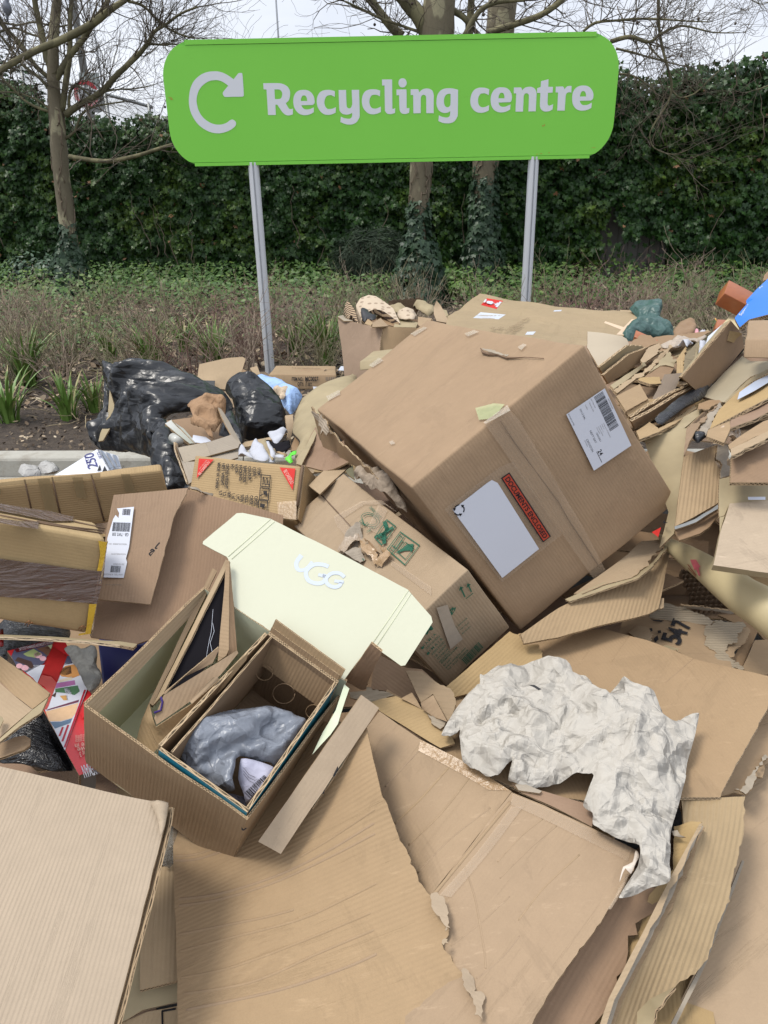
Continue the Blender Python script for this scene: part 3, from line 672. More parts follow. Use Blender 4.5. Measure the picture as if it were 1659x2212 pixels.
tree('bare plane tree with mottled trunk directly behind the middle of the sign', 9.6,
  [(905, 655, 40), (903, 560, 38), (905, 470, 40), (910, 360, 46), (925, 250, 54), (938, 130, 62), (945, 60, 66), (950, -40, 60)],
  [(2, Z2([(1000, 300, 110), (930, 130, 100), (860, 40, 95), (780, -60, 90)])), (2, Z2([(800, 240, 60, .2), (720, 160, 52, .2), (610, 20, 46, .2), (520, -90, 40, .2)])),
  (2, Z2([(1100, 50, 40), (1200, 110, 34), (1260, 180, 40)])), (2, Z2([(1210, 240, 40, -.2), (1300, 80, 30, -.2), (1420, 15, 26, -.2), (1600, 0, 20, -.2)])), (2, Z2([(1010, 240, 24), (860, 190, 16), (640, 110, 15), (540, 60, 13), (430, 10, 12)]), 3), (2, Z2([(1240, 240, 50, .2), (1250, 60, 42, .2), (1260, -60, 38, .2)])),
  (2, Z3([(480, 200, 16, -.4), (560, 145, 16, -.4), (700, 130, 13, -.5), (830, 120, 13, -.5), (960, 122, 12, -.6), (1150, 135, 8, -.6), (1290, 140, 6, -.6)]), 3),
  (2, Z3([(655, 265, 26, -.4), (780, 235, 24, -.4), (900, 268, 18, -.5), (980, 215, 16, -.5), (1110, 165, 13, -.5), (1300, 205, 8, -.5), (1450, 210, 6, -.5)]), 3)],
  (0, 0, 1.25, .5, 2300), 5, vines=14)
tree('ivy covered plane tree right of the sign middle, long drooping branch on its right', 10.8,
  [(1042, 620, 46), (1044, 520, 46), (1046, 430, 52), (1050, 340, 56), (1065, 200, 56), (1080, 70, 58), (1088, -30, 52)],
  [(2, Z3([(-130, 210, 40, -.3), (60, 150, 36, -.3), (200, 100, 34, -.4), (310, 30, 34, -.4), (380, -40, 32, -.4)])),
  (2, Z3([(960, -60, 20, -1.5), (962, 150, 18, -1.5), (980, 280, 17, -1.5), (1010, 400, 16, -1.6), (1042, 520, 15, -1.6), (1040, 600, 13, -1.6), (1005, 680, 12, -1.6), (940, 780, 10, -1.6), (905, 860, 8, -1.6), (935, 945, 7, -1.6), (1050, 985, 7, -1.6), (1150, 955, 5, -1.6)]), 1),
  (1, Z3([(1045, 575, 9, -1.6), (1100, 622, 8, -1.6), (1200, 590, 8, -1.6), (1290, 500, 6, -1.6), (1400, 410, 5, -1.6)]), 1), (1, Z3([(1050, 985, 6, -1.6), (1130, 1022, 5, -1.6), (1220, 990, 4, -1.6)]), 1),
  (1, Z3([(1200, 590, 5, -1.6), (1150, 540, 5, -1.6), (1140, 470, 4, -1.6)]), 1), (2, Z3([(690, 310, 14, -.9), (800, 335, 12, -.9), (900, 365, 10, -.9), (1050, 405, 8, -.9), (1160, 430, 6, -.9)]), 2),
  (2, Z3([(690, 470, 14, -.7), (800, 485, 11, -.7), (900, 550, 9, -.7), (950, 600, 7, -.7)]), 2), (1, Z3([(1700, 520, 9, -.5), (1640, 555, 8, -.5), (1560, 580, 6, -.5)]), 1), (2, Z3([(900, 268, 12, -.9), (930, 330, 10, -.9), (1010, 400, 8, -.9)]), 2),
  (1, Z3([(1540, -10, 6, -1), (1600, 20, 5, -1), (1680, 10, 4, -1)]), 2)],
  (0, 0, 2.3, .34, 3400), 8, vines=16)
# ============================================================= things beyond the fence
m_galv = plain('galvanised', (.26, .27, .265), .5, .12, 6, 0, .5, .5)
def pole_pts(px0, py0, px1, py1, y): a = V(px0, py0, y); b_ = V(px1, py1, y); return a, b_
lp = thing('lamp_post', 'grey lamp post beyond the hedge carrying road signs, at left', 'lamp post', V(195, 330, 22))
a = V(195, 240, 22); top = V(166, -60, 22); mb = MB(); mb.tube([Vector((a.x, 22, 0)), Vector((a.x, 22, 7.6)), Vector((a.x - .25, 22, 8.6)), ], [.11, .075, .05], 12); mb.build('pole', m_galv, lp)
mb = MB(); mb.boxv((a.x - .25, 21.5, 8.6), (.2, 0, 0), (0, -.9, 0), (0, 0, .12)); mb.build('lantern', m_galv, lp)
rsn = thing('road_sign', 'grey rectangular sign plate with a red ringed round sign below it on the lamp post', 'road sign', V(192, 200, 21.8))
q = [V(170, 156, 21.8), V(213, 157, 21.8), V(216, 193, 21.8), V(173, 191, 21.8)]; m_plate = plain('plate_back', (.30, .34, .32), .6, .06)
mb = MB(); mb.boxv(q[3], q[2] - q[3], (0, .02, 0), q[0] - q[3]); mb.build('plate', m_plate, rsn, smooth=False)
def disc(c, r, y, m_, name, par, ri=0, th=.02, n=36):
 mb = MB(); vv = [Vector(c) + Vector((math.cos(2 * math.pi * k / n) * r, 0, math.sin(2 * math.pi * k / n) * r)) for k in range(n)]; wv = [Vector(c) + Vector((math.cos(2 * math.pi * k / n) * ri, 0, math.sin(2 * math.pi * k / n) * ri)) for k in range(n)]
 o_ = Vector((0, th, 0)); k4 = vv + wv + [p + o_ for p in vv] + [p + o_ for p in wv]; ff = []
 for k in range(n): j = (k + 1) % n; ff += [(k, j, n + j, n + k), (k, 2 * n + k, 2 * n + j, j), (n + k, n + j, 3 * n + j, 3 * n + k), (2 * n + k, 3 * n + k, 3 * n + j, 2 * n + j)]
 mb.add(k4, ff); mb.build(name, m_, par, smooth=False)
c = V(186, 203, 21.5); disc(c, .30, 0, plain('sign_red', (.42, .03, .04), .4), 'red_ring', rsn, .21); disc(c + Vector((0, .03, 0)), .215, 0, plain('sign_white', (.6, .62, .62), .4), 'disc', rsn)
mb = MB(); mb.tube([V(181, 196, 21.4), V(181, 205, 21.4)], .03, 6); mb.tube([V(178, 205, 21.4), V(192, 209, 21.4)], .03, 6); mb.build('symbol', plain('sign_black', (.03, .03, .03), .4), rsn, smooth=False)
disc(V(207, 219, 21.7), .25, 0, plain('sign_grey', (.16, .17, .17), .5), 'round_back', rsn)
tag(rsn, cat='road sign')
f2 = thing('mesh_fence', 'thin galvanised mesh fence with a handrail sloping down beyond the hedge, at left', 'fence', V(180, 230, 17))
mb = MB(); r0, r1 = V(40, 150, 17), V(330, 232, 17); mb.tube([r0, r1], .03, 8); mb.tube([V(0, 135, 17), r0], .03, 8); mb.build('rail', m_galv, f2)
mb = MB()
for k in range(120): p = r0.lerp(r1, k / 119); mb.tube([p, Vector((p.x, p.y, 2.0))], .0035, 4)
mb.build('mesh_wire', m_galv, f2)
mb = MB()
for k in (.02, .33, .64, .97): p = r0.lerp(r1, k); mb.tube([p + Vector((0, 0, .05)), Vector((p.x, p.y, 0))], .035, 8)
mb.build('fence_post', m_galv, f2)
for px, lab in ((601, 'thin pale mast rising above the sign, left of its middle'), (205 / 1.0, 'thin distant mast seen between the limbs of the left tree')):
 p = V(px, 76, 40); ms = thing('mast', lab, 'mast', (p.x, 40, 0)); mb = MB(); mb.tube([Vector((p.x, 40, 0)), Vector((p.x, 40, 14))], [.05, .035], 8); mb.build('pole', plain('mast_paint', (.4, .42, .44), .5), ms)
 mb = MB(); mb.boxv((p.x - .06, 39.94, 14), (.12, 0, 0), (0, .12, 0), (0, 0, .35)); mb.build('cap', plain('mast_paint', (.4, .42, .44), .5), ms)
pg = thing('perched_pigeon', 'plump grey pigeon perched on a twig at the top left', 'pigeon', V(15, 24, 10.6))
mb = MB(); c = V(15, 17, 10.6); vv = []; ff = []; prof = [(-.085, .004), (-.07, .022), (-.045, .042), (-.01, .052), (.03, .047), (.055, .032), (.072, .026), (.088, .022), (.1, .008)]
for z, r in prof:
 for k in range(12): a = 2 * math.pi * k / 12; vv.append(c + Vector((math.cos(a) * r + (.012 if z > .06 else 0), math.sin(a) * r, z)))
for i in range(len(prof) - 1):
 for k in range(12): ff.append((i * 12 + k, i * 12 + (k + 1) % 12, i * 12 + 12 + (k + 1) % 12, i * 12 + 12 + k))
mb.add(vv, ff); mb.tube([c + Vector((-.01, 0, -.05)), c + Vector((-.03, .02, -.13))], [.022, .012], 6); mb.tube([c + Vector((.03, -.01, .085)), c + Vector((.055, -.015, .082))], [.006, .001], 5)
mb.build('body', plain('pigeon', (.16, .17, .2), .8, .2, 30), pg)
# ============================================================= the sign
SY = 6.15
sign = thing('recycling_sign', 'big lime green sign with rounded corners reading Recycling centre, on two aluminium posts', 'sign', (.11, SY, 0))
b = NB('sign_green'); g = b.obj(); c = b.mix(b.noise(1.4, 3, .5, g), (.205, .61, .07, 1), (.23, .65, .085, 1))
c = b.mix(b.math('MULTIPLY', b.ramp(b.noise(3, 9, .8, b.n('Mapping', {0: g, 3: (1, 1, 5)}).outputs[0]), [(.6, 0), (.75, 1)]), .25), c, (.16, .36, .05, 1)); b.l(c, b.b.inputs['Base Color']); b.b.inputs['Roughness'].default_value = .45; b.b.inputs['Specular IOR Level'].default_value = .25; m_green = b.m
m_green2 = plain('sign_green_rim', (.16, .46, .055), .45, .05, 4)
x0, x1, z0, z1 = -1.478, 1.70, 1.674, 2.466; rc = .235
def rr(x0, x1, z0, z1, r, n=12):
 pts = []
 for cx, cz, a0 in ((x1 - r, z1 - r, 0), (x0 + r, z1 - r, 90), (x0 + r, z0 + r, 180), (x1 - r, z0 + r, 270)):
  for k in range(n + 1): a = math.radians(a0 + 90 * k / n); pts.append((cx + r * math.cos(a), cz + r * math.sin(a)))
 return pts
def slab(name, pts, y, th, m_, par):
 n = len(pts); vv = [(p[0], y, p[1]) for p in pts] + [(p[0], y + th, p[1]) for p in pts]; ff = [tuple(range(n))[::-1], tuple(range(n, 2 * n))] + [(k, (k + 1) % n, n + (k + 1) % n, n + k) for k in range(n)]
 return mesh_from(name, vv, ff, [m_], smooth=False, parent=par)
rp_ = rr(x0, x1, z0, z1, rc); face = [(x, min(max(z, z0 + .026), z1 - .034)) for x, z in rp_]
fp = []
for q in face:
 if not fp or (abs(q[0] - fp[-1][0]) + abs(q[1] - fp[-1][1])) > 1e-4: fp.append(q)
slab('panel', fp, SY - .006, .01, m_green, sign)
slab('panel_back', [(x, z) for x, z in rp_], SY + .005, .05, m_green2, sign)
mb = MB(); 
mb.boxv((x0 + rc - .06, SY - .009, z1 - .031), (x1 - x0 - 2 * rc + .12, 0, 0), (0, .013, 0), (0, 0, .030)); mb.boxv((x0 + rc - .08, SY - .009, z0 + .001), (x1 - x0 - 2 * rc + .16, 0, 0), (0, .013, 0), (0, 0, .022)); mb.build('edge_trim', m_green, sign, smooth=False)
m_alu = plain('aluminium', (.62, .64, .66), .42, .05, 3, 0, .5, .25)
for px in (-.902, 1.146):
 vv = []; ff = []; prof = []
 for k in range(32):
  a = 2 * math.pi * k / 32; r = .039
  prof.append((r * math.cos(a), r * math.sin(a)))
 prof = [(x, y) if not (abs(x - .006) < .006 and y < 0) else (x, y + .014) for x, y in prof]      # slot down the front
 prof = []
 for a in np.linspace(-math.pi / 2 + .22, 3 * math.pi / 2 - .1, 34): prof.append((.039 * math.cos(a), .039 * math.sin(a)))
 prof += [(-.004, -.022), (.0075, -.022)]
 n = len(prof)
 for z in (-.3, z0 + .02): vv += [(px + x, SY + .035 + y - .012, z) for x, y in prof]
 ff = [(k, (k + 1) % n, n + (k + 1) % n, n + k) for k in range(n)] + [tuple(range(n, 2 * n))]
 mesh_from('post', vv, ff, [m_alu], smooth=False, parent=sign)
# glyph outlines: points (x, y[, corner]) measured on enlargements, drawn as smooth closed curves
def curve(pts, n=6):
 out = []; N_ = len(pts)
 def P_(i): return np.array(pts[i % N_][:2], float)
 def cr(i): return len(pts[i % N_]) > 2
 for i in range(N_):
  b_, c_ = P_(i), P_(i + 1); a = b_ if cr(i) else P_(i - 1); d = c_ if cr(i + 1) else P_(i + 2)
  if cr(i) and cr(i + 1): out.append(tuple(b_)); continue
  if cr(i): a = b_ + (b_ - c_) * .0 
  for k in range(n): t = k / n; q = .5 * ((2 * b_) + (c_ - a) * t + (2 * a - 5 * b_ + 4 * c_ - d) * t * t + (3 * b_ - a - 3 * c_ + d) * t ** 3); out.append(tuple(q))
 return out
GR = {  # (zoom origin x, y, scale), outline, holes
 'R': ((1020, 290, 5.53), [(90, 208, 1), (400, 206), (520, 225), (620, 285), (672, 380), (672, 500), (640, 590), (582, 645, 1), (640, 745), (665, 770), (700, 772), (738, 762, 1), (735, 885, 1), (690, 903), (640, 910), (575, 895), (510, 840), (460, 770), (400, 678, 1), (355, 675, 1), (366, 900, 1), (196, 900, 1), (162, 345, 1), (100, 343, 1)], [[(335, 343, 1), (410, 343), (465, 358), (500, 410), (500, 480), (478, 535), (425, 552), (346, 553, 1)]]),
 'e1': ((1020, 290, 5.53), [(965, 352), (1060, 365), (1140, 415), (1195, 505), (1210, 600), (1205, 645), (1170, 682, 1), (922, 688, 1), (945, 735), (985, 770), (1050, 780), (1120, 768), (1192, 733, 1), (1193, 838, 1), (1110, 885), (1000, 906), (900, 885), (820, 825), (765, 730), (745, 620), (752, 520), (790, 430), (860, 372)], [[(910, 596, 1), (915, 545), (940, 490), (978, 475), (1015, 487), (1040, 535), (1048, 594, 1)]]),
 'c1': ((1300, 290, 5.53), [(-60, 352), (20, 358), (104, 382, 1), (100, 508, 1), (40, 475), (-25, 470), (-80, 495), (-115, 560), (-125, 640), (-105, 715), (-65, 762), (-20, 772), (50, 762), (124, 730, 1), (120, 850, 1), (40, 885), (-50, 898), (-140, 880), (-215, 820), (-270, 730), (-292, 620), (-282, 510), (-235, 420), (-160, 370)], []),
 'y': ((1300, 290, 5.53), [(183, 357, 1), (346, 354, 1), (358, 680), (372, 735), (412, 756), (450, 742), (474, 690), (480, 620), (468, 353, 1), (630, 351, 1), (642, 880), (628, 970), (580, 1050), (510, 1095), (430, 1110), (340, 1100), (222, 1056, 1), (232, 935, 1), (300, 968), (385, 982), (440, 975), (475, 930), (480, 850, 1), (430, 880), (360, 893), (280, 880), (222, 830), (198, 750)], []),
 'c2': ((1300, 290, 5.53), [(925, 340), (1010, 345), (1090, 370, 1), (1083, 496, 1), (1020, 465), (960, 460), (905, 475), (865, 540), (855, 620), (870, 690), (905, 745), (965, 762), (1030, 752), (1104, 716, 1), (1104, 836, 1), (1020, 872), (930, 886), (840, 868), (765, 810), (710, 720), (690, 610), (700, 500), (750, 400), (830, 352)], []),
 'l': ((1300, 290, 5.53), [(1128, 127, 1), (1330, 126), (1348, 145), (1350, 200), (1355, 730), (1362, 762), (1385, 765), (1416, 748, 1), (1412, 855, 1), (1350, 876), (1300, 882), (1240, 868), (1202, 820), (1192, 760), (1184, 258, 1), (1130, 258, 1)], []),
 'i': ((1560, 290, 5.53), [(6, 345, 1), (200, 341), (222, 358), (226, 420), (228, 720), (235, 748), (255, 752), (289, 746, 1), (283, 850, 1), (230, 872), (175, 878), (118, 862), (82, 815), (70, 750), (62, 472, 1), (8, 471, 1)], []),
 'dot': ((1560, 290, 5.53), [(138, 101), (195, 120), (226, 180), (222, 240), (190, 285), (142, 300), (90, 288), (56, 240), (50, 180), (80, 122)], []),
 'n1': ((1560, 290, 5.53), [(314, 342, 1), (460, 338), (486, 352), (502, 408, 1), (560, 352), (640, 324), (720, 330), (790, 375), (818, 470), (818, 540), (816, 860, 1), (656, 861, 1), (652, 540), (640, 485), (610, 463), (575, 466), (545, 500), (536, 560), (534, 861, 1), (374, 863, 1), (370, 466, 1), (316, 466, 1)], []),
 'g': ((1560, 290, 5.53), [(1348, 352, 1), (1342, 860), (1325, 950), (1270, 1035), (1190, 1075), (1100, 1083), (1010, 1070), (917, 1032, 1), (930, 907, 1), (1000, 940), (1085, 955), (1140, 945), (1170, 900), (1178, 815, 1), (1130, 845), (1060, 857), (980, 838), (915, 780), (880, 690), (878, 570), (905, 450), (965, 370), (1050, 328), (1150, 317), (1250, 326)], [[(1184, 440, 1), (1182, 640), (1170, 700), (1140, 727), (1110, 732), (1070, 712), (1045, 650), (1042, 570), (1060, 500), (1100, 452), (1150, 438)]]),
 'c3': ((1840, 290, 5.53), [(325, 303), (400, 312), (478, 342, 1), (468, 466, 1), (400, 435), (345, 428), (285, 445), (245, 510), (234, 590), (245, 665), (280, 715), (335, 733), (400, 720), (475, 684, 1), (468, 800, 1), (390, 838), (300, 853), (200, 835), (120, 770), (75, 680), (66, 570), (90, 450), (150, 355), (235, 312)], []),
 'e2': ((1840, 290, 5.53), [(760, 297), (850, 312), (920, 365), (965, 450), (972, 540), (955, 600), (925, 622, 1), (680, 630, 1), (695, 680), (735, 715), (795, 722), (860, 708), (942, 670, 1), (933, 780, 1), (850, 825), (750, 845), (650, 830), (570, 775), (520, 680), (508, 560), (530, 440), (590, 350), (670, 305)], [[(676, 538, 1), (688, 480), (712, 430), (748, 418), (785, 428), (805, 475), (808, 536, 1)]]),
 'n2': ((1840, 290, 5.53), [(1015, 302, 1), (1150, 300), (1178, 310), (1196, 360, 1), (1260, 305), (1350, 285), (1430, 300), (1485, 350), (1508, 430), (1506, 500), (1490, 820, 1), (1330, 822, 1), (1342, 500), (1330, 450), (1300, 428), (1262, 432), (1235, 470), (1226, 540), (1213, 827, 1), (1050, 828, 1), (1064, 430, 1), (1012, 428, 1)], []),
 't': ((2060, 290, 5.53), [(552, 120, 1), (548, 286, 1), (650, 288, 1), (640, 413, 1), (540, 418, 1), (532, 600), (533, 660), (550, 690), (585, 693), (654, 665, 1), (640, 780, 1), (570, 815), (500, 826), (430, 812), (380, 755), (364, 670), (376, 422, 1), (302, 420, 1), (304, 318, 1), (382, 290, 1), (388, 165, 1)], []),
 'r': ((2060, 290, 5.53), [(710, 284, 1), (850, 279), (878, 292), (898, 340, 1), (950, 285), (1010, 266), (1056, 270, 1), (1048, 412, 1), (1000, 405), (950, 425), (928, 480), (922, 540), (905, 804, 1), (740, 806, 1), (760, 412, 1), (706, 408, 1)], []),
 'e3': ((2060, 290, 5.53), [(1320, 258), (1410, 275), (1480, 330), (1522, 410), (1530, 490), (1515, 550), (1475, 586, 1), (1232, 592, 1), (1250, 640), (1290, 680), (1350, 686), (1410, 675), (1496, 630, 1), (1483, 745, 1), (1400, 788), (1300, 806), (1205, 795), (1125, 740), (1078, 650), (1066, 530), (1085, 405), (1145, 315), (1230, 268)], [[(1236, 499, 1), (1248, 440), (1275, 390), (1310, 380), (1345, 395), (1365, 440), (1368, 497, 1)]]),
 'arrow': ((720, 240, 5.53), [(690, 225), (820, 240), (960, 300), (1104, 398, 1), (1195, 285), (1225, 262), (1265, 264), (1298, 305), (1326, 720), (1320, 760), (1285, 777), (1100, 780), (940, 784), (895, 768), (870, 715), (885, 665), (988, 540, 1), (900, 475), (800, 428), (690, 418), (560, 445), (430, 535), (345, 650), (303, 800), (303, 920), (345, 1080), (430, 1220), (560, 1325), (700, 1380), (830, 1385), (940, 1352), (1030, 1290), (1080, 1275), (1140, 1310), (1160, 1370), (1130, 1430), (1040, 1500), (920, 1550), (780, 1576), (600, 1550), (420, 1455), (290, 1330), (190, 1160), (138, 980), (132, 800), (165, 600), (240, 440), (370, 315), (520, 245)], []),
}
m_letter = plain('letter_white', (.69, .71, .74), .5, .03, 3, 0, .3)
def fill(loops):
 pts = []; fcs = []
 for l_ in loops: k = len(pts); pts += [Vector(p) for p in l_]; fcs.append(list(range(k, len(pts))))
 es = [(f[i], f[(i + 1) % len(f)]) for f in fcs for i in range(len(f))]
 r = delaunay_2d_cdt(pts, es, [], 1, 1e-6); vs = [tuple(v) for v in r[0]]
 return vs, [f for f in r[2] if sum(inside((sum(vs[i][0] for i in f) / 3, sum(vs[i][1] for i in f) / 3), l_) for l_ in loops) % 2 == 1]
for k, ((ox, oy, s_), ol, holes) in GR.items():
 def cv(l_): return [tuple(V((ox + x / s_) / 1.8228, (oy + y / s_) / 1.8228, SY - .0075)[i] for i in (0, 2)) for x, y in curve(l_)]
 vs, fs = fill([cv(ol)] + [cv(h_) for h_ in holes]); n = len(vs)
 mesh_from('arrow_symbol' if k == 'arrow' else 'lettering', [(x, SY - .0075, z) for x, z in vs], fs, [m_letter], smooth=False, parent=sign)
# orange scuffs and dirt on the sign
mb = MB(); m_or = plain('orange_scuff', (.45, .25, .04), .8)
for px, py, w_, h_ in ((368, 211, 8, 1.2), (371, 214, 5, 3), (1173, 272, 3, 3), (1176, 270, 2, 4), (1169, 332, 5, 1.2), (1186, 330, 4, 1.5), (1160, 333, 4, 1), (1283, 319, 10, .8)):
 p = V(px, py, SY - .008); k = 6.2 / F; mb.add([p + Vector((math.cos(a) * w_ * k * .5 * random.uniform(.5, 1.2), 0, math.sin(a) * h_ * k * .5 * random.uniform(.5, 1.2))) for a in np.linspace(0, 5.7, 9)], [tuple(range(9))]); mb.flush('scuff_mark', m_or, sign, smooth=False)
# ============================================================= the pile: measuring marks taken on enlargements of the photograph
ZM = dict(a=(0, 1300, 1.3825), b=(1100, 1100, 1.3825), c=(2100, 1000, 1.7955), d=(0, 2200, 1.508), e=(700, 1900, 1.508), f=(1700, 1900, 1.253), g=(0, 3000, 1.106), h=(1500, 2900, 1.0886),
   i=(600, 2500, 1.8433), j=(1150, 1750, 3.0164), k=(600, 1450, 2.37), l=(2550, 1050, 3.5), m=(2300, 1500, 2.2914), n=(1300, 2500, 2.765), D=(0, 0, 1 / 1.8228))
def zz(k, x, y): ox, oy, s = ZM[k]; return ((ox + x / s) / 1.8228, (oy + y / s) / 1.8228)
def gh(k, pts, h=None):   # points resting at a height
 return [G(*zz(k, p[0], p[1]), p[2] if len(p) > 2 else h) for p in pts]
def gd(k, pts, d=None):
 return [P(*zz(k, p[0], p[1]), p[2] if len(p) > 2 else d) for p in pts]
def gp(k, pts, pl, off=0.0): return [on(pl, *zz(k, p[0], p[1]), off) for p in pts]
def folds(pts, seed, f, a, st=None, sf=.35):
 """sharp straight folds of limited length in many directions and three sizes; pts (n,2) in metres"""
 pts = np.asarray(pts, float); H_ = np.zeros(len(pts)); mn, mx_ = pts.min(0), pts.max(0); ar = float(np.prod(mx_ - mn)); r = np.random.default_rng(seed + 77)
 for ff, aa in zip(f, a):
  for q in range(int(min(900, max(6, ar * ff * ff * 1.25)))):
   c = mn + (mx_ - mn) * r.random(2); th = r.uniform(0, math.pi)
   if st is not None and r.random() < .8: th = math.atan2(st[1], st[0]) + r.normal() * .28
   w_ = r.uniform(.35, 1.1) / ff; L_ = w_ * r.uniform(1.5, 5) * (1.8 if st is not None else 1); d = pts - c; al = d[:, 0] * math.cos(th) + d[:, 1] * math.sin(th); ac = -d[:, 0] * math.sin(th) + d[:, 1] * math.cos(th)
   ac = np.where(ac > 0, ac, -ac / r.uniform(.4, 1)); H_ += aa * 1.35 * r.choice((-1, 1, 1)) * r.uniform(.4, 1) * w_ * ff * np.clip(1 - ac / w_, 0, 1) * np.clip(1.3 - np.abs(al) / L_ * 1.3, 0, 1)
 return H_
def pillow(name, outl, m, T=.05, parent=None, res=.02, cr=.01, seed=0, fr=(6, 14, 30), stretch=None, sf=.35, back=.6, sag=0, pw=.5, loc=None, W=None, warp=0, smooth=True):
 """soft filled or draped thing: outline plus a swelling front and back, creased"""
 outl = [Vector(p) for p in outl]; n = Vector((0, 0, 0)); c = sum(outl, Vector()) / len(outl)
 for i in range(len(outl)): n += (outl[i] - c).cross(outl[(i + 1) % len(outl)] - c)
 n.normalize()
 if n.dot(Vector(CAM) - c) < 0: n = -n
 uu = (outl[1] - outl[0]); uu = (uu - n * uu.dot(n)).normalized(); vv = n.cross(uu)
 if stretch is not None: st = Vector(stretch); st = Vector((st.dot(uu), st.dot(vv))).normalized()
 p2 = [((p - c).dot(uu), (p - c).dot(vv), (p - c).dot(n)) for p in outl]; dense = []
 rs = random.Random(seed)
 for i in range(len(p2)):
  a, b_ = np.array(p2[i]), np.array(p2[(i + 1) % len(p2)]); k = max(1, int(np.linalg.norm(b_[:2] - a[:2]) / res + .5))
  a0 = np.array(p2[i - 1]); d0 = np.array(p2[(i + 2) % len(p2)])
  for q in range(k):
   t = q / k; x = .5 * ((2 * a) + (b_ - a0) * t + (2 * a0 - 5 * a + 4 * b_ - d0) * t * t + (3 * a - a0 - 3 * b_ + d0) * t ** 3)
   x = x * .5 + (a + (b_ - a) * t) * .5; dense.append(x)
 D = np.array(dense); nb = len(D); pts = [Vector(x[:2]) for x in D]; poly = [tuple(x[:2]) for x in D]; mn, mx_ = D[:, :2].min(0), D[:, :2].max(0)
 for x in np.arange(mn[0] + res / 2, mx_[0], res):
  for y in np.arange(mn[1] + res / 2, mx_[1], res):
   q = (x + rs.uniform(-.2, .2) * res, y + rs.uniform(-.2, .2) * res)
   if inside(q, poly) and ((D[:, 0] - q[0]) ** 2 + (D[:, 1] - q[1]) ** 2).min() > (res * .5) ** 2: pts.append(Vector(q))
 r = delaunay_2d_cdt(pts, [], [list(range(nb))], 1, 1e-6); v2, fs = r[0], r[2]; W = W or T * 1.6
 F_ = []; B_ = []; FO = folds([(v.x, v.y) for v in v2], seed, fr, (.8, .6, .35), st if stretch is not None else None)
 for vi, v in enumerate(v2):
  d2 = (D[:, 0] - v.x) ** 2 + (D[:, 1] - v.y) ** 2; db = math.sqrt(d2.min()); wt = 1 / (d2 + 1e-7) ** 1.6; h0 = float((wt * D[:, 2]).sum() / wt.sum())
  k = min(1, db / W); pr = (1 - (1 - k) ** 2) ** pw; q = Vector((v.x, v.y, 0))
  fo = cr * FO[vi]; h = h0 + T * pr + fo * (1 if T < .02 else .35 + .65 * pr); pw_ = c + uu * v.x + vv * v.y
  F_.append(pw_ + n * h); B_.append(pw_ + n * (h0 - T * back * pr - .0008 + fo * (1 if T < .02 else .3 if k else .35)))
 nv = len(F_); s0 = (F_[fs[0][1]] - F_[fs[0][0]]).cross(F_[fs[0][2]] - F_[fs[0][0]]).dot(n) > 0
 ff = [list(f) if s0 else list(f)[::-1] for f in fs]; cnt = {}
 for f in ff:
  for i in range(len(f)): a, b_ = f[i], f[(i + 1) % len(f)]; cnt.setdefault((min(a, b_), max(a, b_)), []).append((a, b_))
 allf = ff + [[i + nv for i in f[::-1]] for f in ff] + [[b_, a, a + nv, b_ + nv] for (a, b_) in [x[0] for x in cnt.values() if len(x) == 1]]
 return mesh_from(name, F_ + B_, allf, [m], None, None, smooth, parent, loc)
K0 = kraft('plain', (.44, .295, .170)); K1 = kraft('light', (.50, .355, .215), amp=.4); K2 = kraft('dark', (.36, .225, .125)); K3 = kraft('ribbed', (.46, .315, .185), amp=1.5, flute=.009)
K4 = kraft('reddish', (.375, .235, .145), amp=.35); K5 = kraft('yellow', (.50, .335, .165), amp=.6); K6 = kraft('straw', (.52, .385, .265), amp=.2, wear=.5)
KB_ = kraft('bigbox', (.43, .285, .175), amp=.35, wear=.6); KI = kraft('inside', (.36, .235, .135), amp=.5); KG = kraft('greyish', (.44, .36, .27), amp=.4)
E2 = edge_mat('edge_double', (.46, .34, .21), .0055); E3 = edge_mat('edge_pale', (.55, .43, .29), .008)
TAPE = tape_mat(); TAPEB = film('brown_tape', (.17, .12, .10), .12, .5, .68, 9, (.4, 1, 2.5), .02); TAPEY = film('yellow_tape', (.62, .40, .04), .2, .3, .9, 26)
TAPEK = film('paper_tape', (.44, .30, .17), .35, .2, .6, 26)
WHITE = plain('label_white', (.52, .54, .60), .45, .03, 8, 0, .4); PAPER = plain('paper_white', (.42, .43, .47), .7, .05, 12, .2, .2)
BLACK = ink('black', (.015, .015, .018), .95); GREEN = ink('green', (.02, .115, .07), .92); RED = ink('red', (.52, .03, .025), .95); GREYI = ink('grey', (.16, .14, .12), .8); BLUEI = ink('blue', (.05, .03, .16)); BRNI = ink('brown', (.12, .08, .05), .75)
CREAM = plain('cream_card', (.535, .535, .405), .5, .03, 5, .1, .35); CREAMD = plain('cream_card_inside', (.60, .61, .42), .6, .05, 5, .1); TEAL = film('teal_print', (.01, .18, .27), .3, .12, 1, 30)
BAG = creased('black_film', (.008, .009, .011), .3, .5, (4, 9, 22), .11, (.5, .8, 1.3)); GBAG = creased('grey_mailer', (.17, .185, .215), .36, .5, (6, 15, 38), .22)
RIBBED_GREY = kraft('torn_flutes', (.42, .33, .23), amp=3.2, flute=.011, wear=1)
# big open-ended shipping carton
def V3(t): return Vector(t)
O, A, B, Cd = V3((.0596, 1.6183, .9819)), V3((-.2971, 1.0846, -.1332)), V3((.4107, .1479, .2881)), V3((.2815, .0262, -.4148))
big = thing('big_carton', 'largest brown carton with white address label, tilted on top of the pile', 'cardboard box', O + Cd)
box('body', O, A, B, Cd, KB_, big, rad=.006, res=.035, warp=.009, seed=3)
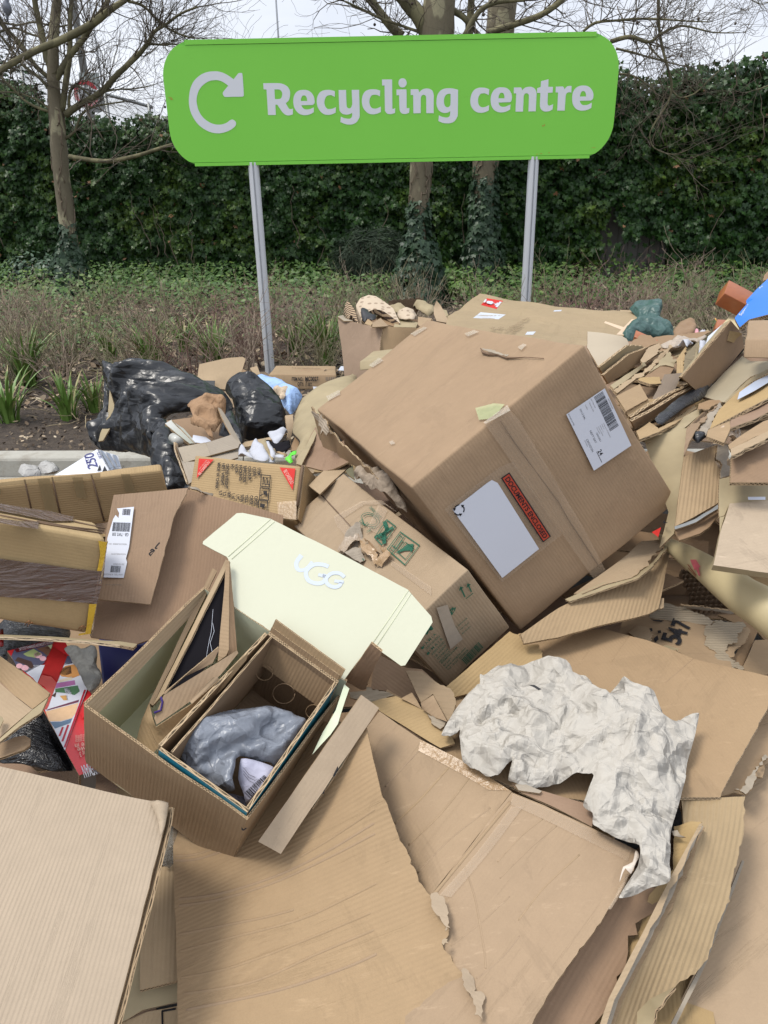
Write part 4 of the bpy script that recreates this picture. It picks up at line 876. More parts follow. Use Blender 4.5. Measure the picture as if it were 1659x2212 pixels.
# its torn left flap
sheet('torn_flap', gd('b', [(172, 695, 2.5), (240, 790, 2.42), (330, 890, 2.3), (440, 985, 2.18), (545, 1095, 2.1), (400, 1010, 2.3), (270, 1010, 2.5), (215, 850, 2.55)]), KI, big, torn=(0, 1, 2, 3), tamp=.01, em=E2)
sheet('torn_liner', gd('b', [(175, 700, 2.44), (215, 745, 2.4), (265, 800, 2.35), (285, 840, 2.33), (225, 845, 2.37), (205, 770, 2.42)]), kraft('shred', (.46, .36, .26), amp=2), big, torn=(0, 1, 2, 3, 4), tamp=.012, warp=.02, wf=14, res=.015)
fr = Print(O, B, -Cd, .003)                       # front right face, y runs down
def q4(pr, k, pts): return [pr.xy(*zz(k, x, y)) for x, y in pts]
fr.lay = 1; fr.poly(q4(fr, 'c', [(228, 1133), (500, 948), (688, 1352), (424, 1530)]), WHITE)
a_, b_, c_ = [Vector(v) for v in q4(fr, 'c', [(228, 1133), (500, 948), (424, 1530)])]
lr = (b_ - a_); lu = (c_ - a_); W_, H_ = lr.length, lu.length; lr.normalize(); lu.normalize()
class Sub:      # a frame within a frame: local x along r, y along u
 def __init__(s, pr, o, r, u): s.p, s.o, s.r, s.u = pr, Vector(o), Vector(r), Vector(u)
 def T(s, x, y): v = s.o + s.r * x + s.u * y; return (v.x, v.y)
 def rect(s, x, y, w_, h, m): s.p.poly([s.T(x, y), s.T(x + w_, y), s.T(x + w_, y + h), s.T(x, y + h)], m)
 def poly(s, pts, m): s.p.poly([s.T(*q) for q in pts], m)
 def frame(s, x, y, w_, h, t, m):
  s.rect(x, y, w_, t, m); s.rect(x, y + h - t, w_, t, m); s.rect(x, y + t, t, h - 2 * t, m); s.rect(x + w_ - t, y + t, t, h - 2 * t, m)
 def text(s, st, x, y, size, m, rot=0, bold=0, width=None):   # rot in degrees, local axes
  size *= .55; vs, fs = text2d(st, bold); k = 1
  if width and vs: k = width / (max(v[0] for v in vs) * size)
  a = math.radians(rot); c, d = math.cos(a), math.sin(a)
  s.p.poly([s.T(x + (vx * k * c - vy * d) * size, y + (vx * k * d + vy * c) * size) for vx, vy in vs], m, fs)
 def bars(s, x, y, w_, h, m, n=30, seed=1, vert=False):
  rs = random.Random(seed); seq = [(rs.choice((1, 1, 2, 3)), rs.choice((1, 1, 2))) for i in range(n)]; tot = sum(a + g for a, g in seq); p = 0
  for a, g_ in seq:
   if vert: s.rect(x, y + p / tot * h, w_, a / tot * h, m)
   else: s.rect(x + p / tot * w_, y, a / tot * w_, h, m)
   p += a + g_
def sub3(pr, k, o, x, y):
 """local frame from three picture marks: origin, end of x axis, end of y axis; returns Sub with lengths"""
 a, b_, c_ = [Vector(v) for v in q4(pr, k, [o, x, y])]; r = b_ - a; u = c_ - a; s = Sub(pr, a, r.normalized(), u.normalized()); s.W, s.H = r.length, u.length; return s
# address label: reading direction runs down the long side
fr.lay = 2; lb = sub3(fr, 'c', (688, 1352), (424, 1530), (500, 948))      # x: down to the foot, y: up the long side
lb = sub3(fr, 'c', (500, 948), (688, 1352), (228, 1133))                 # x along the long side (reads downwards), y toward the left edge
lb.u = -lb.u; h = lb.H; w_ = lb.W; Y = lambda v: -v                        # text up points to the right edge
_k = w_ / .26
_t0 = lb.text
lb.text = lambda st_, x, y, sz, m, rot=0, bold=0, width=None: _t0(st_, x, y, sz * _k, m, rot, bold, width)
lb.bars(.02 * w_, -.30 * h, .60 * w_, .23 * h, BLACK, 46, 5); lb.text('40901890330660', .16 * w_, -.045 * h, .012, GREYI)
for i, s_ in enumerate(('Consignment 40901890330660', 'Weight 16', 'Packages 1 of 1', 'Customer 07790701', 'Ref no 80010')): lb.text(s_, .44 * w_, -(.36 + .045 * i) * h, .0095, GREYI)
lb.text('10/03/2021', .50 * w_, -.60 * h, .017, BLACK); lb.text('NEXT DAY', .42 * w_, -.71 * h, .021, BLACK); lb.text('CROYDON', .50 * w_, -.86 * h, .021, BLACK); lb.text('COMMANSALE', .50 * w_, -.90 * h, .008, BLACK)
lb.text('24', .76 * w_, -.74 * h, .042, BLACK, bold=.02); lb.rect(.76 * w_, -.77 * h, .05 * _k, .0014, BLACK)
lb.text('John Newman', .015 * w_, -.38 * h, .013, GREYI); lb.text('1 Beverley Path', .03 * w_, -.45 * h, .013, GREYI); lb.text('London', .04 * w_, -.55 * h, .013, GREYI); lb.text('SW13 0AL', .05 * w_, -.70 * h, .019, BLACK); lb.text('DF SALES LIMITED', .01 * w_, -.965 * h, .012, BLACK)
# clear pouch with its sheet of paper and red band
fr.lay = 1; fr.poly(q4(fr, 'b', [(1195, 1020), (1270, 990), (1560, 1310), (1560, 1420), (1100, 1640), (1010, 1500), (940, 1250)][:2]) + q4(fr, 'f', [(640, 255), (345, 490), (60, 130)]), film('pouch', (.42, .33, .24), .2, .08, .25, 14))
fr.lay = 3; fr.poly(q4(fr, 'b', [(1153, 1090), (1125, 1108), (940, 1252)]) + q4(fr, 'f', [(345, 468), (526, 325), (322, 0)]), WHITE)
rb = sub3(fr, 'b', (1248, 1048), (1248, 1048), (1202, 1080)) if False else None
fr.lay = 4; cor = q4(fr, 'b', [(1202, 1080), (1248, 1048)]) + q4(fr, 'f', [(585, 263), (545, 293)]); fr.poly(cor, BLACK)
fr.lay = 5; cc = [Vector(v) for v in cor]; ce = sum(cc, Vector((0, 0))) / 4; L_ = (cc[3] - cc[0]); wv = (cc[1] - cc[0]); rl = L_.normalized(); ul = wv.normalized()
rs_ = Sub(fr, cc[0], rl, ul); LL, WW = L_.length, wv.length; rs_.rect(.003, .003, LL - .006, WW - .006, plain('band_red', (.36, .04, .015), .4, .1, 20))
fr.lay = 6; rs_.text('DOCUMENTS ENCLOSED', .007, WW * .27, WW * 1.25, BLACK, bold=.025, width=LL - .014)
# recycling triangle on the pouch paper
fr.lay = 5; tcx = Vector(q4(fr, 'b', [(975, 1252)])[0])
for k in range(3):
 a0 = math.radians(90 + 120 * k); pts = [tcx + Vector((math.cos(a0 + t), math.sin(a0 + t))) * .0125 for t in (-.55, -.2, .2, .75)]; fr.path([tuple(p) for p in pts], .0028, BLACK)
 e = pts[-1]; fr.poly([tuple(e + Vector((math.cos(a0 + .8 + t), math.sin(a0 + .8 + t))) * .005) for t in (1.6, 3.6, 5.6)], BLACK)
tv = Vector(q4(fr, 'b', [(965, 1275)])[0]); s5 = Sub(fr, tv, rl, ul); s5.text('PE', 0, -.004, .008, BLACK)
# centre seam with clear tape and creases
fr.lay = 0; fr.poly(q4(fr, 'b', [(1115, 785), (1225, 690), (1300, 760), (1659, 1360)]) + q4(fr, 'f', [(860, 440), (800, 480)]), TAPE)
fr.build('label_and_pouch', big)
mb = MB(); pl = (O, B.cross(Cd).normalized() * (1 if B.cross(Cd).dot(V3(tuple(CAM)) - O) > 0 else -1))
pts = gp('b', [(1205, 770), (1290, 900), (1400, 1050), (1520, 1210)], pl, -.001) + gp('f', [(680, 190), (830, 420)], pl, -.001); mb.tube(pts, .0016, 5); mb.build('seam', plain('seam_dark', (.14, .09, .055), .9), big)
tp = Print(O, A, B, .003); tp.poly(q4(tp, 'b', [(1070, 705), (1090, 770), (1140, 765), (1190, 735), (1230, 685), (1170, 680)]), plain('green_sticker', (.42, .46, .24), .5, .25, 60, alpha=.6))
tp.build('green_sticker', big)
for P4 in ([(1115, 785), (1128, 793), (1262, 720), (1245, 690)], [(258, 640), (330, 605), (335, 630), (270, 665)], [(490, 470), (545, 430), (570, 445), (510, 485)], [(715, 300), (790, 262), (810, 268), (740, 312)], [(1010, 300), (1060, 280), (1090, 290), (1030, 315)], [(1300, 375), (1330, 355), (1350, 362), (1320, 390)], [(600, 890), (620, 880), (635, 900), (612, 905)]): tp = Print(O, A, B, .0035); tp.poly(q4(tp, 'b', P4), film('clear_tape2', (.62, .55, .46), .15, .25, .38, 30)); tp.build('top_tape', big)
# gash in the lid
mb = MB(); plt = (O, A.cross(B).normalized() * (1 if A.cross(B).z > 0 else -1))
gs = gp('b', [(1095, 375), (1110, 400), (1140, 410), (1190, 412), (1240, 430), (1300, 428), (1340, 425), (1440, 432)], plt, .001); mb.tube(gs, [.001, .004, .003, .002, .003, .002, .001, .001], 6)
mb.build('gash', plain('gash_dark', (.16, .10, .06), .95, .4, 60), big)
sheet('gash_flap', gp('b', [(1105, 380), (1180, 398), (1250, 425), (1240, 420), (1180, 412), (1115, 392)], plt, .004), KG, big, t=.001, torn=(0, 1, 2, 3), tamp=.004, warp=.003, wf=20, res=.015)
# noodle-cup carton under the big one
O, A, B, Cd = V3((.0316, 1.4810, .6764)), V3((-.3151, .5920, .0182)), V3((.1621, .0826, .1207)), V3((.1192, .0699, -.2078))
yip = thing('printed_carton', 'brown carton with green pictograms and address print, wedged under the big carton', 'cardboard box', O + Cd)
box('body', O, A, B, Cd, [K1, K0], yip, rad=.004, res=.03, warp=.01, seed=8)
pe = Print(O, B, -Cd, .0022); s = sub3(pe, 'f', (-9, 545), (180, 432), (97, 1030)); s = sub3(pe, 'D', (868, 1370), (1011, 1231), (965, 1490)); s.u = -s.u; W_, H_ = s.W, s.H
# (text block marks on the end face)
def st(k, o, e, txt, size, m=GREEN, bold=.01):   # text from mark o running toward mark e
 a, b_ = [Vector(v) for v in q4(pe, k, [o, e])]; r = (b_ - a); u = Vector((-r.y, r.x)).normalized()
 Sub(pe, a, r.normalized(), u).text(txt, 0, 0, size, m, 0, bold, r.length)
st('n', (1050, 150), (1195, 10), 'EASY HANDLE', .017); st('n', (1110, 215), (1245, 75), 'KEEPS FOOD', .017); st('f', (75, 755), (175, 668), 'WARM LONGER', .0115)
st('n', (1140, 245), (1265, 110), 'UK AGENT', .016); st('f', (120, 745), (183, 690), 'W YIP PLC', .011); st('n', (1165, 270), (1280, 155), '375 NECH', .016); st('f', (135, 760), (190, 710), 'K ROAD', .011)
st('n', (1190, 300), (1300, 180), 'NECHELLS', .016); st('n', (1210, 310), (1390, 130), 'BIRMINGHAM,', .016); st('n', (1235, 340), (1320, 255), 'B7 5NT', .016); st('n', (1255, 365), (1475, 140), 'www.wingyip.com', .017); st('n', (1280, 385), (1500, 165), 'Tel : 0121 3276018', .017)
st('n', (1025, 120), (1150, -10), 'I A M I A', .02); st('n', (1085, 180), (1225, 40), 'I M A I A', .02)
for q in ((1002, 135), (1062, 195)):
 c0 = Vector(q4(pe, 'n', [q])[0]); pe.poly([tuple(c0 + Vector((math.cos(t), math.sin(t))) * .0042) for t in np.linspace(0, 5.7, 10)], GREEN)
st('f', (95, 655), (120, 615), 'B', .036, bold=.03); st('e', (1470, 905), (1515, 865), 'M', .036, bold=.03)
a, b_, c_, d_ = [Vector(v) for v in q4(pe, 'n', [(1425, 260), (1600, 80), (1659, 155), (1510, 360)])]; r = (b_ - a); s = Sub(pe, a, r.normalized(), Vector((r.y, -r.x)).normalized())
if Vector((r.y, -r.x)).dot(d_ - a) < 0: s.u = -s.u
s.bars(0, 0, r.length * 1.06, .028, GREEN, 26, 9)
ar = [Vector(v) for v in q4(pe, 'f', [(168, 570), (200, 545), (142, 520), (178, 505), (160, 560), (192, 535)])]
pe.line(tuple(ar[0]), tuple(ar[1]), .0025, GREEN)
for hd, ft in ((ar[2], ar[4]), (ar[3], ar[5])):
 pe.line(tuple(ft), tuple(hd), .004, GREEN); d = (hd - ft).normalized(); pr = Vector((-d.y, d.x)); pe.poly([tuple(hd + d * .007), tuple(hd + pr * .007 - d * .003), tuple(hd - pr * .007 - d * .003)], GREEN)
pe.lay = 1; pe.poly(q4(pe, 'f', [(20, 615), (75, 600), (110, 700), (150, 770), (90, 820), (55, 720)]), plain('peeled_patch', (.36, .30, .23), .8, .2, 40)); pe.build('end_print', yip)
pt_ = Print(O, A, B, .0022)
def tl(k, pts, t, m): pt_.path(q4(pt_, k, pts), t, m)
tl('j', [(1130, 900), (1235, 980), (1070, 1200), (985, 1110), (1130, 900)], .003, GREEN); tl('j', [(1010, 1085), (1090, 1150)], .0025, GREEN); tl('j', [(1085, 965), (1150, 1010), (1060, 1130)], .002, GREEN)
tl('j', [(1105, 930), (1130, 1010), (1090, 1080), (1100, 1170)], .011, GREEN); tl('j', [(1005, 1100), (1090, 1060), (1185, 1000)], .011, GREEN)
for q in ((1070, 1060), (1100, 1120), (1150, 1080), (1060, 1120)):
 c0 = Vector(q4(pt_, 'j', [q])[0]); pt_.path([tuple(c0 + Vector((math.cos(t), math.sin(t))) * .008) for t in np.linspace(0, 6.28, 12)], .0012, GREEN)
tl('j', [(1290, 1045), (1515, 1205), (1345, 1435), (1135, 1250), (1290, 1045)], .003, GREEN); tl('j', [(1280, 1080), (1310, 1100), (1220, 1230), (1195, 1210), (1280, 1080)], .002, GREEN); tl('j', [(1335, 1105), (1200, 1290)], .003, GREEN)
tl('j', [(1310, 1150), (1330, 1165), (1265, 1260), (1245, 1245), (1310, 1150)], .002, GREEN); tl('j', [(1350, 1165), (1450, 1240), (1350, 1370), (1265, 1290), (1350, 1165)], .002, GREEN); tl('j', [(1215, 1210), (1230, 1225), (1200, 1265), (1165, 1240), (1195, 1200)], .0018, GREEN)
pt_.poly(q4(pt_, 'j', [(1225, 1290), (1300, 1250), (1370, 1190), (1450, 1185), (1430, 1285), (1400, 1265), (1330, 1270), (1270, 1292)]), GREEN)
c0 = Vector(q4(pt_, 'j', [(930, 900)])[0]); ex = Vector(q4(pt_, 'j', [(1025, 960)])[0]) - c0; ey = Vector(q4(pt_, 'j', [(985, 840)])[0]) - c0
el = lambda k, t0, t1: [tuple(c0 + ex * math.cos(t) * k + ey * math.sin(t) * k) for t in np.linspace(t0, t1, 20)]
pt_.path(el(1.0, -1.9, 3.6), .0022, GREEN); pt_.path(el(.72, -1.4, 3.3), .0022, GREEN); tl('j', [(835, 880), (860, 970), (900, 930)], .0022, GREEN); tl('j', [(905, 975), (985, 1005), (1020, 960)], .0022, GREEN)
def tt(k, o, e, txt, size, m=GREEN):
 a, b_ = [Vector(v) for v in q4(pt_, k, [o, e])]; r = b_ - a; u = Vector((-r.y, r.x)).normalized()
 Sub(pt_, a, r.normalized(), u).text(txt, 0, 0, size, m, 0, .012, r.length)
tt('j', (1045, 885), (920, 760), 'PACKAGING', .02); tt('j', (835, 960), (800, 915), 'BLE', .02); tt('j', (945, 1030), (890, 1055), 'REC', .02); tt('j', (820, 1420), (720, 1300), 'SETS', .034)
pt_.lay = 1
pt_.poly(q4(pt_, 'j', [(560, 830), (830, 680), (1060, 665), (1280, 830), (1110, 720), (860, 720), (620, 880)]), TAPE)
pt_.poly(q4(pt_, 'j', [(1030, 720), (1140, 790), (1010, 1060), (900, 1000)]), TAPE); pt_.poly(q4(pt_, 'j', [(500, 860), (560, 830), (720, 1000), (640, 1100), (540, 980)]), TAPE); pt_.poly(q4(pt_, 'j', [(1190, 1380), (1659, 1700), (1659, 1800), (1180, 1440)]), TAPE)
pt_.build('top_print', yip)
NY = (O, A.cross(B).normalized() * (1 if A.cross(B).z > 0 else -1))
mb = MB(); mb.tube(gp('j', [(340, 590), (600, 870), (715, 1000)], NY, -.001), .0022, 5); mb.build('seam', plain('seam_dark', (.14, .09, .055), .9), yip)
sheet('flap', gd('j', [(198, 487, 2.3), (520, 162, 2.42), (700, 245, 2.36), (480, 440, 2.28), (330, 590, 2.24)]), K1, yip)
sheet('inner_flap', gd('j', [(640, 310, 2.32), (720, 245, 2.34), (745, 420, 2.24), (655, 350, 2.28)]), kraft('olive', (.22, .20, .12), amp=.3), yip)
for q_, (ol, m_, o_) in enumerate((([(690, 1010), (820, 975), (850, 1120), (760, 1220), (840, 1290), (880, 1360), (830, 1430), (640, 1340), (520, 1250), (620, 1130)], KG, .003), ([(640, 1150), (800, 1060), (850, 1110), (770, 1200), (640, 1300), (560, 1240)], film('pale_film', (.42, .33, .24), .25, .3, .8, 20), .009), ([(860, 1150), (930, 1150), (1050, 1300), (1030, 1330), (930, 1250)], K2, .004),
          ([(830, 1140), (900, 1200), (1010, 1310), (1050, 1350), (1000, 1440), (920, 1370), (860, 1290)], film('brown_film', (.36, .24, .13), .3, .3, 1, 18), .014), ([(1060, 1200), (1150, 1270), (1190, 1370), (1080, 1450), (1000, 1440), (1060, 1390), (1110, 1320)], MATS['brown_film'] if 'brown_film' in MATS else K5, .018))):
 sheet('torn_tape', [p + Vector((0, 0, .012 * math.sin(i * 2.1 + q_))) for i, p in enumerate(gp('j', ol, NY, o_))], m_, yip, t=.0008, torn=(0, 2, 4), tamp=.005, warp=.014, wf=22, res=.009, seed=q_)
PKR = creased('packing_paper_brown', (.30, .24, .18), amp=.17)
tag(pillow('packing_paper', gd('j', [(735, 370, 2.2), (830, 255, 2.25), (960, 340, 2.2), (1180, 500, 2.15), (1350, 690, 2.1), (1370, 850, 2.06), (1240, 780, 2.08), (1040, 640, 2.12), (930, 560, 2.14), (820, 430, 2.17), (760, 430, 2.2)]), PKR, .015, None, res=.009, cr=.02, fr=(12, 28, 60), seed=9), 'crumpled grey brown packing paper stuffed between the printed carton and the big carton', 'packing paper')
# open shoe carton with a cream lid
O, A, B, Cd = V3((-.2488, .9961, .6220)), V3((-.3005, .1339, .1487)), V3((.1658, .2923, .0720)), V3((-.0657, .0898, -.2136))
ug = thing('lidded_carton', 'open brown carton with cream lined walls and a wide cream lid folded back', 'cardboard box', O + Cd)
An, Bn, Cn = A.normalized(), B.normalized(), Cd.normalized(); fl = Cn
sheet('front_wall', [O, O + A, O + A + Cd, O + Cd], K0, ug, back=CREAMD, fl=fl, warp=.006, seed=1)
sheet('side_wall', [O + Bn * .003, O + B * .62 + Cd * .06, O + B + Cd * .25, O + B + Cd, O + Cd + Bn * .003], K0, ug, back=CREAMD, fl=fl, warp=.004, seed=2)
sheet('side_wall', [O + A + Bn * .003, O + A + B, O + A + B + Cd, O + A + Cd + Bn * .003], CREAMD, ug, back=K0, fl=fl, warp=.005, seed=3)
sheet('back_wall', [O + B - An * 0, O + A + B, O + A + B + Cd, O + B + Cd], plain('cream_green', (.60, .63, .47), .5, .08, 5, .1), ug, back=K0, fl=fl, warp=.004, seed=4)
sheet('bottom', [O + Cd * .98, O + A + Cd * .98, O + A + B + Cd * .98, O + B + Cd * .98], CREAMD, ug, back=K0, warp=.003, seed=5)
# kraft strip turned over the far side rim
sheet('rim_flap', [O + A + Bn * .0, O + A + B, O + A + B + Cd * .1 + An * -.012, O + A + Cd * .12 - An * .02], K1, ug, t=.003, seed=6)
# lid plane: perpendicular to the hinge
R0 = O + B; top_ = ray(*zz('e', 1365, 635)); cvec = Vector(CAM); t_ = (R0 - cvec).dot(An) / Vector(top_).dot(An); Tp = cvec + Vector(top_) * t_
lp_ = plane(R0, R0 + A, Tp)
sheet('lid', gp('e', [(985, 1175), (1145, 960), (1325, 1088), (1350, 1085), (1513, 830), (1505, 795), (1365, 635), (960, 420), (550, 215), (385, 180), (350, 182), (150, 350), (148, 365), (290, 440), (300, 455), (312, 560), (335, 740)], lp_), CREAM, ug, t=.003, back=K0, warp=0, wf=2, seed=7, em=plain('cream_edge', (.5, .45, .3), .8))
mb = MB()
for a, b_ in (((1160, 950), (1370, 640)), ((1185, 965), (1385, 660)), ((300, 440), (550, 218)), ((320, 455), (575, 232))): mb.tube(gp('e', [a, b_], lp_, .0003), .0009, 5); mb.flush('lid_crease', plain('cream_fold', (.58, .60, .42), .6), ug)
lg = Print(lp_[0], A * -1, Tp - R0, .0004); LW = plain('logo_white', (.50, .545, .61), .4, .02); G_ = {}
def stroke(pr, k, pts, w_, m, cl=False):
 q = [Vector(v) for v in q4(pr, k, pts)]; sm_ = curve([tuple(v) for v in q] if cl else [tuple(q[0]) + (1,)] + [tuple(v) for v in q[1:-1]] + [tuple(q[-1]) + (1,)], 6)
 if not cl: sm_ = sm_[:-1] if len(pts) > 2 else [tuple(q[0]), tuple(q[1])]
 L1 = []; L2 = []
 for i, p in enumerate(sm_):
  p = Vector(p); a = Vector(sm_[max(i - 1, 0)]); b_ = Vector(sm_[min(i + 1, len(sm_) - 1)]); d = (b_ - a); d = d.normalized() if d.length else Vector((1, 0)); nrm = Vector((-d.y, d.x)); ww = w_(i / (len(sm_) - 1)) if callable(w_) else w_
  L1.append(tuple(p + nrm * ww / 2)); L2.append(tuple(p - nrm * ww / 2))
 for i in range(len(L1) - 1): pr.poly([L1[i], L1[i + 1], L2[i + 1], L2[i]], m)
stroke(lg, 'e', [(735, 432), (705, 475), (712, 515), (745, 520), (775, 500), (800, 465)], lambda t: .010 - .004 * t, LW)
lg.lay = 1; stroke(lg, 'e', [(895, 500), (860, 488), (805, 490), (762, 530), (775, 580), (825, 600), (865, 590), (880, 560), (858, 552)], .009, LW); stroke(lg, 'e', [(835, 548), (895, 560)], .007, LW)
lg.lay = 2; stroke(lg, 'e', [(990, 562), (960, 540), (915, 540), (882, 570), (890, 605), (930, 622), (960, 612), (970, 590)], .008, LW); stroke(lg, 'e', [(930, 585), (985, 592)], .007, LW)
lg.build('logo', ug)
# front closing flap, folded out to the right
sheet('base_flap', gh('i', [(578, 1695, .405), (935, 1600, .42), (850, 1530, .43), (780, 1490, .45), (690, 1560, .43)]), K1, ug, t=.004)
cf = gd('i', [(768, 1500, 1.385), (1517, 435, 1.50), (1645, 530, 1.50), (932, 1590, 1.385)])
sheet('closing_flap', cf, kraft('flap', (.54, .40, .27), amp=.15, wear=.3), ug, t=.013, em=K0, warp=.002)
sheet('flap_lining', gd('i', [(1160, 1262, 1.43), (1235, 1150, 1.44), (1370, 965, 1.455), (1465, 790, 1.47), (1380, 900, 1.475), (1250, 1090, 1.46), (1180, 1210, 1.44)]), CREAM, ug, t=.002)
mb = MB(); mb.add(gd('i', [(1310, 1020, 1.435), (1345, 950, 1.44), (1350, 975, 1.44), (1335, 1000, 1.437), (1322, 1030, 1.435)]), [(0, 1, 2, 3, 4)]); mb.add(gd('i', [(1232, 1155, 1.43), (1250, 1120, 1.43), (1248, 1150, 1.43)]), [(0, 1, 2)]); mb.build('black_mark', BLACK, ug, smooth=False)
sheet('lining_flap', gd('i', [(1392, 355, 1.56), (1428, 385, 1.555), (1345, 645, 1.5), (1290, 725, 1.49), (1160, 870, 1.47), (1240, 700, 1.5), (1330, 545, 1.52)]), plain('cream_shade', (.52, .56, .40), .5, .12, 12), ug, t=.002, warp=.006, wf=8)
sheet('handwritten_tick', gd('i', [(648, 1395, 1.352), (660, 1410, 1.352), (682, 1398, 1.352), (684, 1406, 1.352), (660, 1422, 1.352), (646, 1412, 1.352)]), BLACK, ug, t=.0004, warp=0)
# inner carton, blue outside, with grey mailing bags
up = -Cn; fo = 0.012
iO, iL = O + An * .006 + Bn * .008 + up * fo, O + A * .55 + Bn * .008 + up * fo; iR, iB = O + An * .012 + B * .93 + up * fo, O + A * .52 + B * .95 + up * fo; dn = Cd * .9 - up * fo
ic = thing('inner_carton', 'smaller open carton with blue printed outside, standing inside the cream lined carton', 'cardboard box', O + Cd * .9)
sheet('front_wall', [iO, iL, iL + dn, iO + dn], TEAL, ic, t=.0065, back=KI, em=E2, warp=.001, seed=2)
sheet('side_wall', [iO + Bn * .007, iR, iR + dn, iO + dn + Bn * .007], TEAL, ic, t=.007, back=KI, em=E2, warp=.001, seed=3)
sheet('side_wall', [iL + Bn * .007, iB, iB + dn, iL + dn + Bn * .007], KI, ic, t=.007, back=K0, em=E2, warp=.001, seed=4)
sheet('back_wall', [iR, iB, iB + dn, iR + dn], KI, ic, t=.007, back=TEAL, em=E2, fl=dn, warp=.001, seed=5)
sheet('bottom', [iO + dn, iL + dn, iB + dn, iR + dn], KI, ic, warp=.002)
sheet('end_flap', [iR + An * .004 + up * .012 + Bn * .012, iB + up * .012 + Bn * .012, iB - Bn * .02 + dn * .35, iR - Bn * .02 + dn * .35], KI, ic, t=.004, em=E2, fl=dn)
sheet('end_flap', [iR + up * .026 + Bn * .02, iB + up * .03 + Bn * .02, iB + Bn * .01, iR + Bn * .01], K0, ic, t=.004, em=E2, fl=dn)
sheet('side_flap', [iL + Bn * .01 - An * .022, iB - An * .012, iB - An * .016 + dn * .6, iL - An * .03 + dn * .6], KI, ic, t=.004, em=E2)
# embossed rings on the back flap
gpn = plane(*[(iR + iB) / 2 - Bn * .008 + dn * .17 + q for q in (Vector((0, 0, 0)), An * .1, dn * .3 - Bn * .03)])
mb = MB()
for cx, cy, r1 in ((815, 275, 60), (955, 425, 80), (1170, 555, 55)):
 mb.tube(gp('i', [(cx + r1 * math.cos(t), cy + r1 * .9 * math.sin(t)) for t in np.linspace(0, 6.1, 20)], gpn, .0008), .0008, 5); mb.flush('embossed_ring', KI, ic)
base = iO + dn
mailer = tag(pillow('grey_mailing_bag', [Vector(p) for p in gd('i', [(370, 615, 1.45), (560, 545, 1.5), (750, 525, 1.52), (950, 555, 1.52), (1110, 620, 1.51), (1105, 660, 1.50), (1020, 830, 1.48), (960, 940, 1.47), (880, 960, 1.45), (860, 935, 1.445), (780, 925, 1.44), (700, 895, 1.43), (640, 880, 1.425), (605, 900, 1.405), (600, 960, 1.40), (580, 1040, 1.395), (597, 1130, 1.39), (520, 1150, 1.39), (420, 1110, 1.40), (270, 1040, 1.41), (215, 960, 1.42), (200, 850, 1.43), (280, 730, 1.435)])],
 GBAG, .02, None, res=.004, cr=.012, fr=(9, 22, 55), seed=12, W=.03, stretch=(.8, .5, .1), sf=.5), 'crumpled grey plastic mailing bag lying in the inner carton', 'plastic bag')
lab = tag(pillow('shipping_slip', gd('i', [(640, 895, 1.425), (720, 900, 1.43), (850, 940, 1.44), (920, 990, 1.44), (900, 1040, 1.435), (830, 1090, 1.43), (760, 1160, 1.425), (680, 1235, 1.42), (660, 1150, 1.415), (620, 1040, 1.42)]), creased('lilac_paper', (.42, .42, .52), .6, .3, (10, 24, 55), .1), .006, None, res=.01, cr=.005, fr=(10, 25, 50), seed=3), 'creased white shipping slip with a barcode sticking out of the grey mailing bag', 'label')
lpn = plane(*gd('i', [(640, 895, 1.41), (920, 990, 1.425), (680, 1235, 1.405)])); pr = Print(lpn[0], gd('i', [(920, 990, 1.425)])[0] - lpn[0], lpn[0] - gd('i', [(680, 1235, 1.405)])[0], .004)
s = sub3(pr, 'i', (665, 1140), (810, 1010), (715, 1190)); s.bars(0, 0, s.W, s.H, BLACK, 22, 4); a_ = sub3(pr, 'i', (640, 990), (740, 1060), (655, 1130))
for q in range(3): tl_ = q4(pr, 'i', [(660, 960 + 22 * q), (700, 1010 + 22 * q), (745, 1030 + 24 * q)]); pr.path(tl_, .0007, BLACK)
pr.build('barcode', lab)
tag(pillow('crushed_mailer', gd('i', [(485, 1160, 1.45), (560, 1150, 1.45), (680, 1180, 1.46), (760, 1170, 1.46), (720, 1270, 1.45), (690, 1325, 1.44), (600, 1290, 1.45), (530, 1240, 1.46)]), creased('grey_lilac', (.27, .26, .33), .5, .3), .02, None, res=.01, cr=.006, seed=5), 'flattened pale grey mailer below the barcode slip in the inner carton', 'plastic bag')
# folded carton standing in the left half
fc = thing('folded_carton', 'tall flattened carton folded to a V, stuck in the cream lined carton', 'folded carton', gd('d', [(900, 1120, 1.56)])[0])
def fp(k, pts, m, t=.0035, **kw): return sheet('panel', gd(k, pts), m, fc, t=t, **kw)
fp('d', [(885, 855, 1.50), (1262, 55, 1.66), (1290, 72, 1.66), (908, 872, 1.50)], K0, .02)
fp('d', [(908, 868, 1.495), (1340, 5, 1.64), (1362, 18, 1.64), (968, 802, 1.49)], K1, .004)
BP = plain('black_print_and_shade', (.008, .007, .009), .8, .2, 5, 0, .1)  # print on the folded carton; under the narrow carton it stands for shade
fp('d', [(962, 805, 1.50), (1345, 22, 1.645), (1335, 300, 1.60), (1300, 560, 1.55), (1180, 690, 1.53)], BP, .003)
fp('d', [(1345, 8, 1.635), (1362, 12, 1.635), (1358, 540, 1.545), (1342, 575, 1.54), (1292, 612, 1.535), (1300, 520, 1.55)], K0)
fp('d', [(1364, 12, 1.64), (1390, 290, 1.60), (1408, 540, 1.56), (1350, 600, 1.545), (1358, 520, 1.55)], K2, .006)
fp('d', [(968, 805, 1.475), (1298, 525, 1.52), (1304, 535, 1.52), (1262, 622, 1.51), (1100, 700, 1.5), (985, 802, 1.475)], KI, .004, em=E2)
